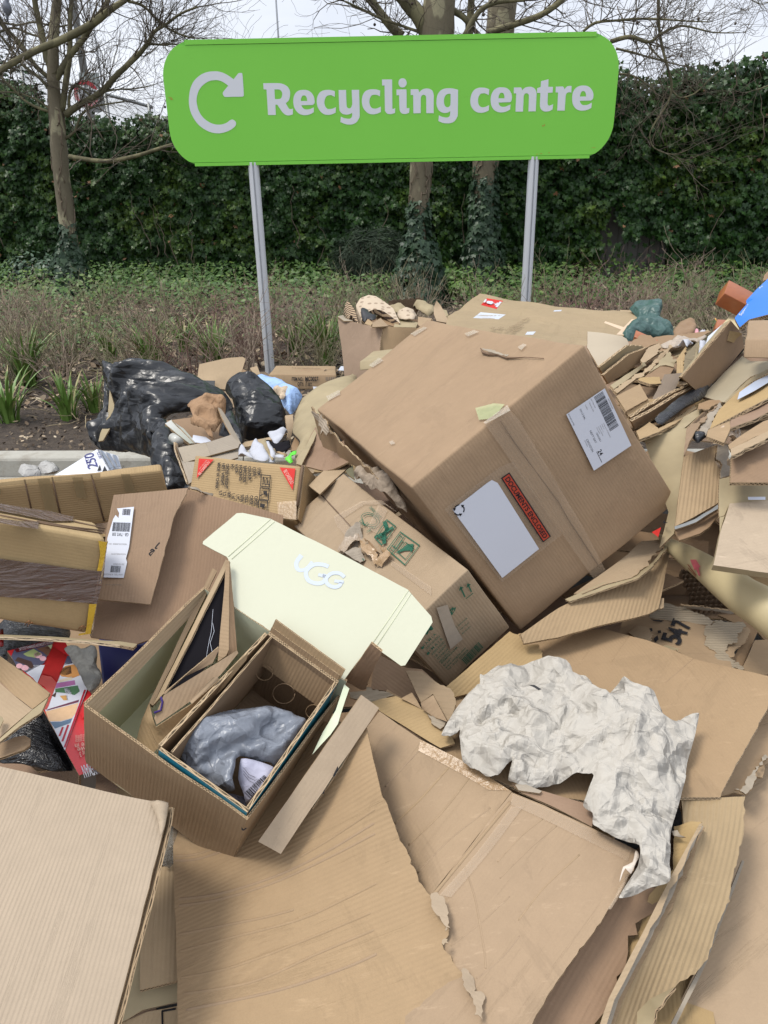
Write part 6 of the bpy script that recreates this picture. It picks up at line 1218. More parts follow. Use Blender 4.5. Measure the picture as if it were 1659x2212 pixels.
for P4 in ([(530, 770), (545, 735), (552, 765)], [(556, 780), (570, 742), (590, 778)]): pr.poly(q4(pr, 'a', P4), BLACK)
pr.frame(*q4(pr, 'a', [(590, 770)])[0], .05, .03, .002, BLACK); pr.build('print', qb)
tag(pillow('rolled_white_wrap', gd('s', [(150, 30, 3.3), (170, -10, 3.35), (330, 25, 3.35), (335, 55, 3.3), (200, 60, 3.25)]), creased('dirty_white', (.36, .35, .33), .6, .3, var=.15), .02, None, res=.012, cr=.014), 'dirty white rolled plastic lying against the foot of the kerb at far left', 'plastic wrap')
tag(pillow('torn_wrapping', gd('s', [(330, 30, 3.5), (300, -30, 3.6), (440, -50, 3.6), (490, 0, 3.5), (400, 30, 3.4)]), creased('dirty_white', (.36, .35, .33)), .025, None, res=.025, cr=.012), 'dirty pale paper scrap by the kerb behind the white carton', 'paper scrap')
# black sacks
sk = thing('black_sack', 'largest black plastic sack, torn open at its left end, sprawled by the kerb', 'rubbish bag', P(300, 1000, 3.5))
pillow('sack', gd('a', [(578, 195, 3.75), (625, 200, 3.75), (690, 235, 3.7), (770, 222, 3.65), (860, 226, 3.6), (1000, 258, 3.55), (1120, 300, 3.5), (1230, 350, 3.45), (1278, 420, 3.4), (1270, 490, 3.35), (1180, 470, 3.3), (1020, 455, 3.25), (900, 490, 3.2), (850, 640, 3.1), (860, 700, 3.15), (770, 688, 3.3), (650, 672, 3.45), (550, 650, 3.5), (540, 590, 3.5), (600, 500, 3.55), (628, 430, 3.6), (600, 330, 3.65), (570, 262, 3.7)]), BAG, .07, sk, res=.0115, cr=.034, fr=(4, 10, 24), seed=31, stretch=(1, .1, -.15), sf=.45, W=.2)
pillow('sack_mouth', gd('a', [(570, 255, 3.72), (560, 330, 3.7), (552, 430, 3.68), (540, 475, 3.66), (487, 515, 3.62), (487, 590, 3.58), (540, 645, 3.52), (590, 655, 3.5), (560, 600, 3.56), (600, 500, 3.6), (600, 330, 3.68)]), BAG, .03, sk, res=.022, cr=.02, fr=(7, 16, 30), seed=32)
sheet('board_inside', gd('a', [(597, 325, 3.5), (628, 430, 3.44), (632, 470, 3.43), (560, 600, 3.38), (535, 605, 3.38), (545, 560, 3.4), (585, 470, 3.46)]), K6, sk, t=.006)
pillow('lower_sack', gd('a', [(790, 510, 3.15), (900, 485, 3.12), (960, 600, 3.0), (1000, 700, 2.9), (1025, 800, 2.8), (1022, 865, 2.75), (905, 865, 2.72), (880, 740, 2.78), (822, 735, 2.85), (825, 640, 2.95), (850, 580, 3.05)]), BAG, .06, sk, res=.014, cr=.025, fr=(5, 12, 26), seed=33, stretch=(.1, .2, -1), sf=.4)
tag(pillow('black_sack', gd('a', [(1225, 335, 3.6), (1290, 325, 3.62), (1390, 330, 3.62), (1480, 365, 3.58), (1540, 420, 3.5), (1562, 480, 3.45), (1555, 545, 3.4), (1500, 585, 3.38), (1400, 600, 3.35), (1330, 590, 3.35), (1290, 520, 3.4), (1278, 440, 3.45), (1260, 380, 3.5)]), BAG, .10, None, res=.011, cr=.028, fr=(5, 12, 28), seed=35, stretch=(1, 0, -.35), sf=.35, W=.16), 'rounder black plastic sack in front of the blue bag', 'rubbish bag')
tag(pillow('black_film_scrap', gd('k', [(640, 520, 3.1), (690, 440, 3.15), (760, 480, 3.15), (820, 600, 3.05), (855, 680, 3.0), (840, 760, 2.95), (740, 650, 2.98), (610, 660, 3.0)]), BAG, .03, None, res=.02, cr=.018, fr=(8, 18, 30), seed=36), 'loose black film bunched in the open scrap-filled carton', 'plastic film')
bb = tag(pillow('blue_bag', gd('k', [(820, 190, 4.1), (930, 130, 4.12), (1010, 95, 4.15), (1050, 100, 4.15), (1150, 150, 4.1), (1280, 210, 4.0), (1400, 262, 3.9), (1370, 330, 3.85), (1330, 400, 3.8), (1290, 430, 3.75), (1230, 370, 3.8), (1180, 290, 3.85), (1060, 230, 3.95), (900, 210, 4.05)]), creased('pale_blue', (.30, .44, .70), .5, .3, (5, 13, 30), .15), .05, None, res=.02, cr=.008, fr=(5, 12, 26), seed=38), 'pale blue padded bag lying behind the rounder black sack', 'bag')
tag(pillow('stained_tissue', gd('k', [(1125, 215, 3.88), (1150, 190, 3.9), (1220, 185, 3.9), (1280, 205, 3.86), (1255, 240, 3.83), (1225, 290, 3.78), (1185, 285, 3.78), (1190, 255, 3.82), (1140, 250, 3.84)]), creased('tissue', (.50, .40, .29), var=.3), .02, None, res=.012, cr=.012, fr=(14, 30, 60)), 'stained crumpled tissue lying on the pale blue bag', 'tissue')
# item box
O = P(*zz('k', 1085, 55), 4.35); C_ = P(*zz('k', 1090, 195), 4.35); A = P(*zz('k', 1720, 60), 4.3); B = P(*zz('k', 1150, -25), 4.9)
mc = thing('item_carton', 'low brown carton printed ITEM NO. MC0027, QTY 1 SET, beside the left sign post', 'cardboard box', C_); O.y -= 0
boxp('body', O, A, B, C_, K0, mc, rad=.006, warp=.006, res=.04)
pr = Print(O, A - O, O - C_, .003); txa(pr, 'k', (1300, 115), (1410, 118), 'ITEM NO.:', .05, BLACK, .03); txa(pr, 'k', (1425, 118), (1550, 120), 'MC0027', .062, BLACK, .03); txa(pr, 'k', (1355, 163), (1410, 165), 'QTY:', .05, BLACK, .03); txa(pr, 'k', (1425, 168), (1437, 168), '1', .1, BLACK, .03); txa(pr, 'k', (1450, 165), (1490, 166), 'SET', .045, BLACK, .03)
a_ = q4(pr, 'k', [(1612, 118)])[0]; pr.bars(a_[0], a_[1], .10, .022, GREYI, 18, 3); 
for xx in (1163, 1180): pr.line(*q4(pr, 'k', [(xx, 135), (xx, 112)]), .004, plain('ink_pale_red', (.40, .10, .07), .8)); 
pr.line(*q4(pr, 'k', [(1158, 138), (1188, 138)]), .004, plain('ink_pale_red', (.40, .10, .07), .8)); pr.build('front_print', mc)
tpn = Print(O, A - O, B - O, .003); txa(tpn, 'k', (1290, 2), (1560, 6), 'Warehouse', .09, BRNI, .02); txa(tpn, 'k', (1330, 30), (1500, 34), 'QTY 1 SET', .035, ink('dull_red', (.30, .07, .05)), .01)
txa(tpn, 'b', (120, 492), (240, 494), 'ITEM NO.: MC0027', .03, ink('dull_red', (.30, .07, .05))); tpn.path(q4(tpn, 'b', [(245, 500), (255, 493), (330, 495), (322, 508)]), .006, BLACK); tpn.lay = 1; tpn.poly(q4(tpn, 'b', [(335, 475), (355, 476), (352, 500), (320, 498)]), WHITE); tpn.build('top_print', mc)
sd_('white_paper_scrap', 'small white paper scrap on the ground edge below the item carton', 'paper scrap', 'k', [(1497, 168, 4.1), (1572, 172, 4.1), (1560, 200, 4.05), (1505, 202, 4.05)], PAPER, t=.001)
b1 = thing('open_flap_carton', 'plain carton with raised flaps standing left of the left sign post', 'cardboard box', P(490, 835, 4.7))
sheet('flap', gd('a', [(1085, 185, 4.8), (1240, 150, 4.85), (1320, 145, 4.88), (1337, 155, 4.88), (1320, 215, 4.8), (1248, 325, 4.7), (1165, 315, 4.68), (1165, 275, 4.7), (1072, 272, 4.72)]), K1, b1, t=.005, fl=Vector((0, 0, 1))); sheet('flap', gd('a', [(1250, 305, 4.6), (1325, 212, 4.75), (1390, 250, 4.7), (1400, 290, 4.6), (1310, 325, 4.5), (1240, 335, 4.5)]), K2, b1, t=.005)
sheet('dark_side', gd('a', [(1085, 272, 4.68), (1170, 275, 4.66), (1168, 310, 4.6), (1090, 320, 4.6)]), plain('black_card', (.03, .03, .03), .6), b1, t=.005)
sheet('side', gd('a', [(1360, 205, 4.9), (1400, 195, 4.9), (1418, 240, 4.85), (1385, 245, 4.8)]), K1, b1, t=.005)
boxp('base', P(*zz('a', 1075, 290), 4.75), P(*zz('a', 1400, 295), 4.7), P(*zz('a', 1110, 230), 5.1), P(*zz('a', 1080, 420), 4.65), K1, b1, rad=.006)
# scrap-filled carton
so = thing('scrap_carton', 'open carton stuffed with paper bags and plastic offcuts, below the black sacks', 'cardboard box', P(450, 1060, 2.8))
sheet('front_flap', gd('k', [(240, 740, 2.66), (490, 690, 2.66), (500, 700, 2.66), (530, 775, 2.63), (540, 812, 2.62), (290, 880, 2.60)]), KG, so, t=.005); sheet('front_flap', gd('k', [(500, 695, 2.66), (735, 620, 2.70), (815, 700, 2.68), (800, 740, 2.66), (540, 812, 2.62)]), KG, so, t=.005)
sheet('front_wall', gd('k', [(215, 680, 2.75), (290, 880, 2.62), (540, 812, 2.64), (810, 735, 2.7), (800, 830, 2.62), (560, 900, 2.55), (340, 1080, 2.5), (300, 960, 2.55), (245, 800, 2.62)]), KG, so, t=.005)
sheet('side_flap', gd('k', [(598, 335, 2.95), (620, 350, 2.95), (720, 500, 2.88), (830, 700, 2.75), (800, 710, 2.74), (735, 620, 2.76), (640, 440, 2.88)]), KG, so, t=.004, seed=4)
sheet('side_wall', gd('k', [(210, 680, 2.78), (235, 700, 2.76), (305, 960, 2.6), (340, 1080, 2.5), (325, 1060, 2.5), (215, 760, 2.68)]), K0, so, t=.005, em=E3)
sheet('back_wall', gd('k', [(105, 490, 3.1), (330, 460, 3.15), (640, 420, 3.2), (700, 440, 3.2), (740, 620, 3.0), (400, 760, 2.9), (200, 640, 2.95)]), K2, so, t=.005)
PB_ = creased('paper_bag', (.30, .185, .105), .75, .2, (8, 20, 45), .17)
bg_ = tag(pillow('brown_paper_bag', gd('k', [(325, 425, 3.0), (430, 412, 3.0), (560, 412, 3.0), (680, 430, 3.0), (670, 520, 2.95), (620, 600, 2.9), (575, 670, 2.85), (520, 640, 2.85), (390, 610, 2.85), (365, 520, 2.9)]), PB_, .012, None, res=.010, cr=.025, fr=(6, 14, 30), seed=41), 'folded brown paper bag standing in the scrap-filled carton', 'paper bag')
tag(pillow('brown_paper_fold', gd('k', [(368, 445, 2.88), (440, 460, 2.86), (545, 560, 2.83), (575, 665, 2.80), (530, 640, 2.80), (490, 580, 2.82), (400, 555, 2.84), (365, 530, 2.86)]), PB_, .012, None, res=.014, cr=.012, fr=(9, 18, 40), seed=42), 'loose twisted fold of brown paper in front of the paper bag', 'paper')
sd_('white_shipping_label', 'white barcode label half hidden beneath the brown paper bag', 'label', 'k', [(380, 620, 2.84), (500, 640, 2.84), (550, 680, 2.82), (470, 700, 2.8), (400, 690, 2.8), (372, 660, 2.82)], WHITE, t=.001)
sd_('small_white_label', 'small white sticker on the brown paper bag', 'label', 'k', [(458, 490, 2.86), (530, 485, 2.88), (540, 530, 2.86), (515, 545, 2.85)], WHITE, t=.001)
og = thing('plastic_offcut', 'pale translucent plastic channel sticking out of the scrap-filled carton', 'plastic strip', P(*zz('k', 300, 600), 2.9))
PO = plain('milky_plastic', (.42, .42, .38), .3, .06, 9, 0, .5)
sheet('strip', gd('k', [(118, 515, 2.98), (180, 478, 3.0), (300, 590, 2.92), (405, 698, 2.84), (350, 700, 2.82), (230, 610, 2.88)]), PO, og, t=.01); sheet('lip', gd('k', [(180, 478, 2.99), (215, 510, 2.98), (290, 560, 2.94), (415, 700, 2.83), (400, 700, 2.83)]), PO, og, t=.004)
mb = MB(); pts = gd('k', [(190, 645, 2.82), (250, 690, 2.78)]); mb.tube(pts, .017, 14); tag(mb.build('plastic_tube', PO), 'short milky plastic tube lying under the channel in the scrap-filled carton', 'tube')
# careful box
O, A, B, Cd = V3((-.2428, 2.1568, .8382)), V3((-.3728, .2089, -.0297)), V3((.0405, .0649, -.0515)), V3((-.0374, -.0864, -.1383))
Bp = A.cross(Cd).normalized(); Bp = Bp if Bp.y > 0 else -Bp
cfb = thing('warning_carton', 'brown carton printed BE CAREFUL in red corners, with item details and handling symbols', 'cardboard box', O + Cd * 1.3)
A = P(*zz('k', 385, 800), 2.46) - P(*zz('k', 1395, 905), 2.30); O = P(*zz('k', 1395, 905), 2.30); Cd = (P(*zz('k', 1345, 1290), 2.24) - O); Bp = A.cross(Cd).normalized(); Bp = Bp if Bp.y > 0 else -Bp
box('body', O, A, Bp * .13, Cd * 1.35, K5, cfb, rad=.006, warp=.01, res=.03, seed=6)
pr = Print(O, -A, -Cd, .004)
for P3 in ([(440, 848), (580, 856), (420, 1032)], [(1192, 930), (1340, 942), (1315, 1145)]): pr.poly(q4(pr, 'k', P3), RED)
pr.lay = 1; txa(pr, 'k', (450, 1005), (545, 880), 'BE CAREFUL!', .028, plain('pale_pink', (.55, .32, .26), .7), .01); txa(pr, 'k', (450, 950), (520, 865), 'SOFT CONSUMER', .012, plain('pale_pink', (.55, .32, .26), .7), 0); txa(pr, 'k', (1228, 965), (1300, 1090), 'BE CAREFUL!', .028, plain('pale_pink', (.55, .32, .26), .7), .01)
pr.lay = 0
for o_, e_, t_, h_ in (((985, 938), (988, 1008), 'ITEM', 1), ((940, 932), (945, 1018), 'CODE', 1), ((898, 925), (900, 1055), 'COLOUR', 1), ((857, 920), (853, 1073), 'BARCODE', 1), ((815, 913), (815, 1062), 'PACKING:', 1), ((773, 908), (780, 992), 'PACK', 1), ((735, 905), (737, 945), 'PO', 1), ((694, 900), (680, 1135), 'GROSS WEIGHT', 1), ((655, 895), (643, 1102), 'NETT WEIGHT', 1), ((615, 888), (592, 1130), 'MADE  IN  CHINA', 1),
      ((628, 1150), (626, 1195), '5.7', 1), ((668, 1158), (664, 1200), '7.2', 1), ((708, 1162), (708, 1215), '009', 1), ((748, 1172), (748, 1228), '1 of', 1), ((788, 1185), (790, 1240), '1 PC', 1), ((830, 1188), (830, 1255), '5036', 1), ((872, 1190), (872, 1265), 'YELL', 1), ((916, 1195), (914, 1282), 'ORSE', 1), ((960, 1200), (958, 1290), 'ORSE', 1)):
 txa(pr, 'k', o_, e_, t_, .026, BLACK, .035)
for c in ((1060, 1058), (1050, 1178), (1035, 1295)):
 pts = [(c[0] - 38, c[1] - 58), (c[0] + 46, c[1] - 50), (c[0] + 38, c[1] + 58), (c[0] - 44, c[1] + 48)]; pr.path(q4(pr, 'k', pts + [pts[0]]), .003, BLACK)
pr.path(q4(pr, 'k', [(1045, 1032), (1048, 1075)]), .0035, BLACK); pr.path(q4(pr, 'k', [(1075, 1036), (1078, 1078)]), .0035, BLACK); pr.path(q4(pr, 'k', [(1032, 1084), (1092, 1090)]), .003, BLACK)
for x, y in ((1044, 1025), (1074, 1030)): pr.poly(q4(pr, 'k', [(x, y - 10), (x + 10, y + 12), (x - 10, y + 10)]), BLACK)
pr.poly(q4(pr, 'k', [(1040, 1150), (1075, 1150), (1078, 1190), (1068, 1205), (1058, 1175), (1052, 1195), (1040, 1165)]), BLACK); pr.path(q4(pr, 'k', [(1058, 1178), (1030, 1182), (1015, 1195)]), .003, BLACK); pr.poly(q4(pr, 'k', [(1015, 1265), (1060, 1275), (1045, 1310), (1010, 1300)]), BLACK)
pr.lay = 1; pr.poly(q4(pr, 'k', [(1170, 1255), (1350, 1240), (1350, 1420), (1180, 1400)]), TAPEK); pr.build('print', cfb)
dk = MB(); dk.tube([O + Cd * f + Bp * -.004 + Vector((.004, 0, 0)) for f in (.02, .3, .6, 1.0)], .004, 5); dk.build('split_corner', plain('seam_dark', (.14, .09, .055), .9), cfb)
sheet('side', [O + Bp * .13 + Vector((.01, 0, 0)), O + Vector((.01, 0, 0)), O + Cd * 1.3 + Vector((.01, 0, 0)), O + Cd * 1.3 + Bp * .13], K5, cfb)
# mailers and scraps between the sacks and the warning carton
for (nm, lab, pts, m, T, sc_) in (('white_envelope', 'white poly mailer left of the kraft mailer, behind the warning carton', [(803, 765, 2.6), (835, 715, 2.62), (880, 770, 2.58), (945, 850, 2.5), (850, 835, 2.52), (800, 825, 2.54)], PAPER, .012, 1), ('white_envelope', 'printed white poly mailer leaning in the middle, behind the warning carton', [(905, 795, 2.62), (970, 700, 2.68), (1000, 735, 2.66), (1090, 830, 2.55), (1060, 862, 2.5), (950, 858, 2.52)], PAPER, .012, 2),
  ('kraft_envelope', 'tan padded envelope leaning between two white mailers', [(985, 690, 2.72), (1048, 648, 2.75), (1150, 800, 2.62), (1150, 830, 2.58), (1120, 862, 2.52), (1060, 800, 2.6)], K6, .01, 3), ('white_envelope', 'narrow white poly mailer on the right edge of the tan envelope', [(1055, 705, 2.68), (1075, 695, 2.68), (1145, 815, 2.58), (1140, 862, 2.52), (1080, 860, 2.52), (1100, 810, 2.56)], PAPER, .008, 4),
  ('crumpled_envelope', 'crumpled white mailer with black lining in the hollow below the round sack', [(1078, 675, 2.85), (1130, 655, 2.88), (1220, 635, 2.9), (1268, 628, 2.9), (1260, 670, 2.85), (1210, 715, 2.78), (1150, 735, 2.75), (1100, 705, 2.8)], PAPER, .02, 5), ('small_white_scrap', 'small white scrap at the foot of the green plastic', [(1140, 855, 2.5), (1180, 818, 2.52), (1230, 850, 2.5), (1225, 868, 2.48)], PAPER, .006, 6),
  ('green_plastic_scrap', 'bright lime green plastic scrap behind the warning carton', [(1238, 860, 2.48), (1270, 830, 2.5), (1280, 790, 2.52), (1345, 765, 2.52), (1340, 800, 2.5), (1300, 830, 2.48), (1310, 870, 2.46), (1280, 878, 2.45)], film('lime', (.10, .60, .03), .35, .4, 1, 20), .012, 7), ('kraft_scrap', 'torn kraft scrap left of the green plastic', [(1150, 790, 2.56), (1215, 768, 2.58), (1255, 850, 2.52), (1230, 860, 2.5), (1170, 825, 2.52)], K0, .004, 8),
  ('black_lining', 'black mailer lining under the crumpled white mailer', [(1080, 690, 2.88), (1150, 745, 2.78), (1270, 690, 2.82), (1290, 760, 2.72), (1180, 800, 2.68), (1110, 770, 2.72), (1040, 700, 2.8)], BP, .01, 9)):
 tag(pillow(nm, gd('k', pts), m, T * .3, None, res=.010, cr=.010, fr=(9, 20, 44), seed=50 + sc_), lab, 'mailer' if 'envelope' in nm else 'scrap')
sd_('kraft_strip', 'long folded kraft strip behind the mailers, below the round black sack', 'cardboard strip', 'k', [(840, 690, 3.0), (1000, 660, 3.02), (1100, 640, 3.02), (1230, 590, 3.05), (1255, 555, 3.05), (1262, 600, 3.0), (1180, 650, 2.95), (1060, 675, 2.95), (900, 730, 2.92), (845, 735, 2.9)], K1, t=.006)
sd_('kraft_flap', 'upright kraft flap right of the crumpled white mailer', 'cardboard piece', 'k', [(1240, 440, 3.1), (1310, 430, 3.1), (1320, 520, 3.05), (1295, 640, 2.95), (1290, 740, 2.8), (1240, 790, 2.72), (1262, 600, 2.95)], K1, t=.005)
sd_('kraft_flap', 'folded kraft wedge with a dark slot, right of the upright flap', 'cardboard piece', 'k', [(1290, 740, 2.75), (1330, 640, 2.85), (1370, 690, 2.8), (1360, 740, 2.74), (1345, 765, 2.7), (1290, 770, 2.7)], K2, t=.005)
tag(pillow('bulging_kraft_board', gd('k', [(1340, 410, 3.1), (1400, 280, 3.2), (1500, 215, 3.3), (1659, 145, 3.4), (1900, 60, 3.5), (1900, 300, 3.1), (1659, 620, 2.75), (1500, 760, 2.62), (1440, 860, 2.5), (1350, 880, 2.46), (1330, 800, 2.55), (1380, 680, 2.7), (1310, 600, 2.85), (1320, 500, 3.0)]), K6, .04, None, res=.035, cr=.004, fr=(3, 6, 12), seed=3, W=.2), 'bulging pale tan board sheet left of the big carton', 'cardboard sheet')
sd_('creased_kraft_panels', 'creased tan panels sloping down beside the torn flap of the big carton', 'cardboard piece', 'k', [(1400, 780, 2.56), (1530, 560, 2.72), (1560, 660, 2.62), (1659, 640, 2.55), (1800, 700, 2.45), (1850, 900, 2.32), (1600, 950, 2.36), (1420, 910, 2.42), (1330, 890, 2.44)], K4, t=.005, warp=.02, wf=6)
sd_('creased_kraft_panels', 'pale creased panel edge just left of the torn flap of the big carton', 'cardboard piece', 'k', [(1340, 890, 2.42), (1380, 790, 2.5), (1515, 560, 2.70), (1530, 600, 2.66), (1440, 800, 2.46), (1390, 900, 2.40)], K6, t=.004, warp=.01)
# hollow with the grill box, left
sd_('horizontal_flap', 'long board flap seen edge on below the taped box', 'cardboard piece', 's', [(-60, 1343, 1.66), (400, 1362, 1.66), (760, 1388, 1.66), (980, 1398, 1.66), (1120, 1420, 1.68), (1090, 1450, 1.66), (980, 1428, 1.63), (760, 1402, 1.63), (270, 1372, 1.63), (-60, 1360, 1.63)], K6, t=.006, em=E3)
gb = thing('grill_box', 'long red box with burger picture, left half printed www.georgeforeman.co.uk upside down', 'box', gd('t', [(1060, 2040, 1.62)])[0])
q = gd('t', [(95, 385, 1.74), (720, 250, 1.80), (1260, 2010, 1.60), (1050, 2050, 1.56)]); gpl = plane(q[0], q[3], gd('t', [(850, 250, 1.80)])[0])
face = gp('t', [(95, 385), (500, 285), (860, 235), (1030, 560), (1210, 930), (1330, 1180), (1300, 1960), (1062, 2050), (860, 1680), (610, 1230), (330, 690)], gpl); GR_ = plain('box_red', (.55, .025, .03), .25, .08, 5, 0, .5)
sheet('lid_face', face, GR_, gb, t=.003, warp=.001); dd = gpl[1] * -.12
sheet('long_side', [face[-1] + gpl[1] * -.004, face[0] + gpl[1] * -.004, face[0] + dd, face[7] + dd, face[7] + gpl[1] * -.004, face[8] + gpl[1] * -.004, face[9] + gpl[1] * -.004], film('black_shrink', (.012, .011, .012), .25, .3, 1, 24, (1, 6, 1)), gb, t=.003, warp=.001)
sheet('end_side', [face[7] + gpl[1] * -.004, face[6] + gpl[1] * -.004, face[6] + dd, face[7] + dd], plain('grey_card', (.2, .2, .19), .6), gb, t=.003)
pr = Print(gpl[0], face[5] - face[10], face[0] - face[9], .0035); pk = lambda n, c, r=.35: plain('print_' + n, c, r, .25, 40, 0, .4)
def pp(pts, m): pr.poly(q4(pr, 't', pts), m)
pp([(200, 365), (700, 290), (590, 560), (350, 690), (215, 590), (150, 470)], pk('slate', (.075, .08, .13))); pp([(215, 590), (350, 690), (440, 760), (500, 830), (600, 585)], WHITE)
pp([(870, 470), (985, 450), (1000, 560), (860, 585)], pk('slate', (.075, .08, .13))); pp([(865, 560), (1000, 545), (1130, 830), (1180, 880), (1060, 1180), (870, 1730), (680, 1360), (600, 1180), (760, 830)], WHITE)
pr.lay = 1
pp([(700, 330), (900, 470), (770, 815), (700, 740), (560, 700), (610, 560)], pk('dark_red', (.30, .012, .012))); pp([(510, 830), (560, 720), (690, 745), (760, 830), (650, 1140), (620, 1190), (560, 1150), (660, 980), (600, 880)], pk('rose', (.40, .07, .06)))
pp([(310, 440), (450, 370), (560, 440), (470, 490), (360, 470)], pk('lettuce', (.30, .36, .15))); pp([(240, 480), (420, 540), (455, 610), (420, 640), (330, 580), (200, 530)], pk('char', (.06, .035, .03))); pp([(490, 370), (640, 330), (690, 380), (640, 470), (580, 420)], pk('meat', (.16, .08, .05)))
for cx, cy, r_ in ((510, 455, 55), (575, 500, 45), (260, 600, 45), (335, 625, 50)): pp([(cx + r_ * math.cos(t), cy + r_ * .75 * math.sin(t)) for t in np.linspace(0, 6, 14)], pk('radish', (.62, .36, .40)))
pp([(600, 340), (700, 310), (700, 370), (640, 380)], pk('cucumber', (.45, .5, .3)))
pp([(870, 600), (1000, 575), (1080, 720), (980, 760), (820, 740), (800, 700)], pk('bun_top', (.50, .24, .08))); pp([(850, 620), (950, 600), (960, 700), (870, 730), (790, 700)], pk('char', (.06, .035, .03))); pp([(780, 790), (960, 740), (970, 780), (800, 820)], pk('cream', (.6, .52, .4)))
pp([(760, 830), (1000, 790), (1010, 850), (740, 900)], pk('onion', (.35, .13, .30))); pp([(740, 905), (1040, 860), (1070, 940), (1000, 990), (850, 960), (740, 950)], pk('greens', (.06, .15, .07))); pp([(860, 900), (930, 890), (985, 1040), (900, 1060)], WHITE); pp([(800, 1000), (900, 990), (915, 1060), (850, 1060)], pk('sauce', (.48, .27, .09)))
pp([(760, 940), (740, 1020), (690, 1000)], pk('char', (.06, .035, .03))); pp([(640, 1180), (1060, 1050), (1050, 1085), (620, 1200)], pk('plum', (.13, .04, .07)))
pp([(610, 1210), (1050, 1095), (1010, 1240), (960, 1300), (800, 1340), (660, 1340)], pk('bun', (.62, .42, .25))); pp([(670, 1350), (820, 1345), (970, 1300), (940, 1365), (735, 1440)], pk('plate_blue', (.10, .16, .24)))
pr.lay = 2
for a, b_ in (((1135, 930), (870, 1680)), ((910, 1400), (838, 1600)), ((838, 1430), (800, 1530))): pr.line(*q4(pr, 't', [a, b_]), .004, pk('crimson', (.35, .01, .03)))
pp([(1190, 900), (1205, 940), (1290, 1240), (1100, 1300), (1085, 1240)], GR_); pp([(190, 375), (720, 235), (715, 300), (225, 420)], pk('maroon', (.12, .008, .01)))
pr.lay = 3; txa(pr, 't', (705, 262), (250, 362), 'WWW.GEORGEFOREMAN.CO.UK', .022, plain('pale_grey', (.5, .5, .52), .5)); txa(pr, 't', (1330, 1870), (1085, 1945), 'FOREMAN', .075, WHITE, .02)
for i, (tx, x, y, sz) in enumerate((('Introducing 3', 1120, 1720, .032), ('ideas we', 1120, 1665, .032), ('believe in', 1115, 1620, .032))): txa(pr, 't', (1330, y - 30), (1060 - (i * 30), y + 35 - i * 4), tx, sz, plain('pale_pink', (.55, .32, .26), .7))
for i in range(4): txa(pr, 't', (1230, 1500 + 24 * i), (1010, 1535 + 24 * i), 'lean mean grilling', .012, plain('pale_pink', (.55, .32, .26), .7), 0)
pr.build('printed_artwork', gb)
tag(pillow('grey_crumpled_paper', gd('t', [(868, 330, 1.74), (960, 312, 1.76), (1060, 390, 1.76), (1250, 395, 1.77), (1290, 560, 1.75), (1380, 690, 1.73), (1330, 830, 1.70), (1215, 925, 1.68), (1110, 760, 1.70), (1000, 560, 1.72)]), creased('dark_grey_paper', (.15, .15, .14), amp=.2), .014, None, res=.009, cr=.012, fr=(10, 24, 60), seed=61), 'crumpled dark grey paper beside the red grill box', 'packing paper')
nb = thing('navy_crate', 'dark navy blue box deep in the hollow behind the grill box', 'box', P(270, 1450, 2.0)); boxp('body', P(210, 1385, 2.0), P(430, 1400, 2.05), P(215, 1360, 2.3), P(222, 1500, 1.98), plain('navy', (.006, .01, .09), .4, .1, 5), nb, rad=.006)
tag(pillow('black_wrap', gd('t', [(-60, 1500, 1.72), (200, 1480, 1.72), (560, 1180, 1.74), (700, 1400, 1.70), (900, 1800, 1.64), (1000, 2010, 1.60), (700, 2010, 1.58), (300, 1920, 1.58), (-60, 1880, 1.6)]), film('black_wrap', (.006, .006, .007), .22, .6, 1, 18, (1, 3, 1)), .02, None, res=.02, cr=.012, seed=62), 'glossy black stretch wrap in the hollow left of the red grill box', 'plastic wrap')
tag(pillow('black_wrap', gd('t', [(-40, 60, 2.0), (900, 60, 2.0), (900, 240, 1.9), (400, 330, 1.85), (100, 380, 1.82), (150, 600, 1.8), (-40, 500, 1.8)]), film('black_wrap', (.006, .006, .007), .22, .6), .02, None, res=.03, cr=.012, seed=63), 'dark wrap behind the upper end of the red grill box', 'plastic wrap')
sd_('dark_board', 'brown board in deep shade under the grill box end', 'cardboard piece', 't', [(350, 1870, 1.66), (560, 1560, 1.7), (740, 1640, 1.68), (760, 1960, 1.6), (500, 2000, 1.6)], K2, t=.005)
lfb = thing('open_brown_carton', 'plain brown carton with open flaps cut by the left picture edge', 'cardboard box', P(20, 1600, 1.5))
sheet('flap', gd('t', [(-120, 380, 1.56), (0, 465, 1.56), (130, 555, 1.555), (400, 745, 1.54), (655, 955, 1.52), (640, 1000, 1.52), (430, 1165, 1.50), (200, 985, 1.53), (0, 800, 1.56), (-120, 700, 1.58)]), K0, lfb, em=E2); sheet('inner_face', gd('t', [(-120, 720, 1.57), (0, 815, 1.555), (200, 990, 1.53), (430, 1170, 1.495), (300, 1280, 1.47), (0, 1540, 1.43), (-120, 1640, 1.42)]), K1, lfb)
sheet('lower_flap', gd('t', [(640, 1010, 1.515), (560, 1190, 1.49), (540, 1215, 1.485), (250, 1400, 1.44), (0, 1600, 1.41), (-120, 1720, 1.40), (-120, 1660, 1.40), (0, 1555, 1.42), (430, 1175, 1.49)]), K6, lfb, em=E2); sheet('tuck_flap', gd('t', [(-80, 1660, 1.47), (200, 1540, 1.49), (330, 1515, 1.50), (410, 1560, 1.49), (405, 1640, 1.48), (330, 1700, 1.46), (0, 1820, 1.43), (-80, 1840, 1.42)]), K0, lfb)
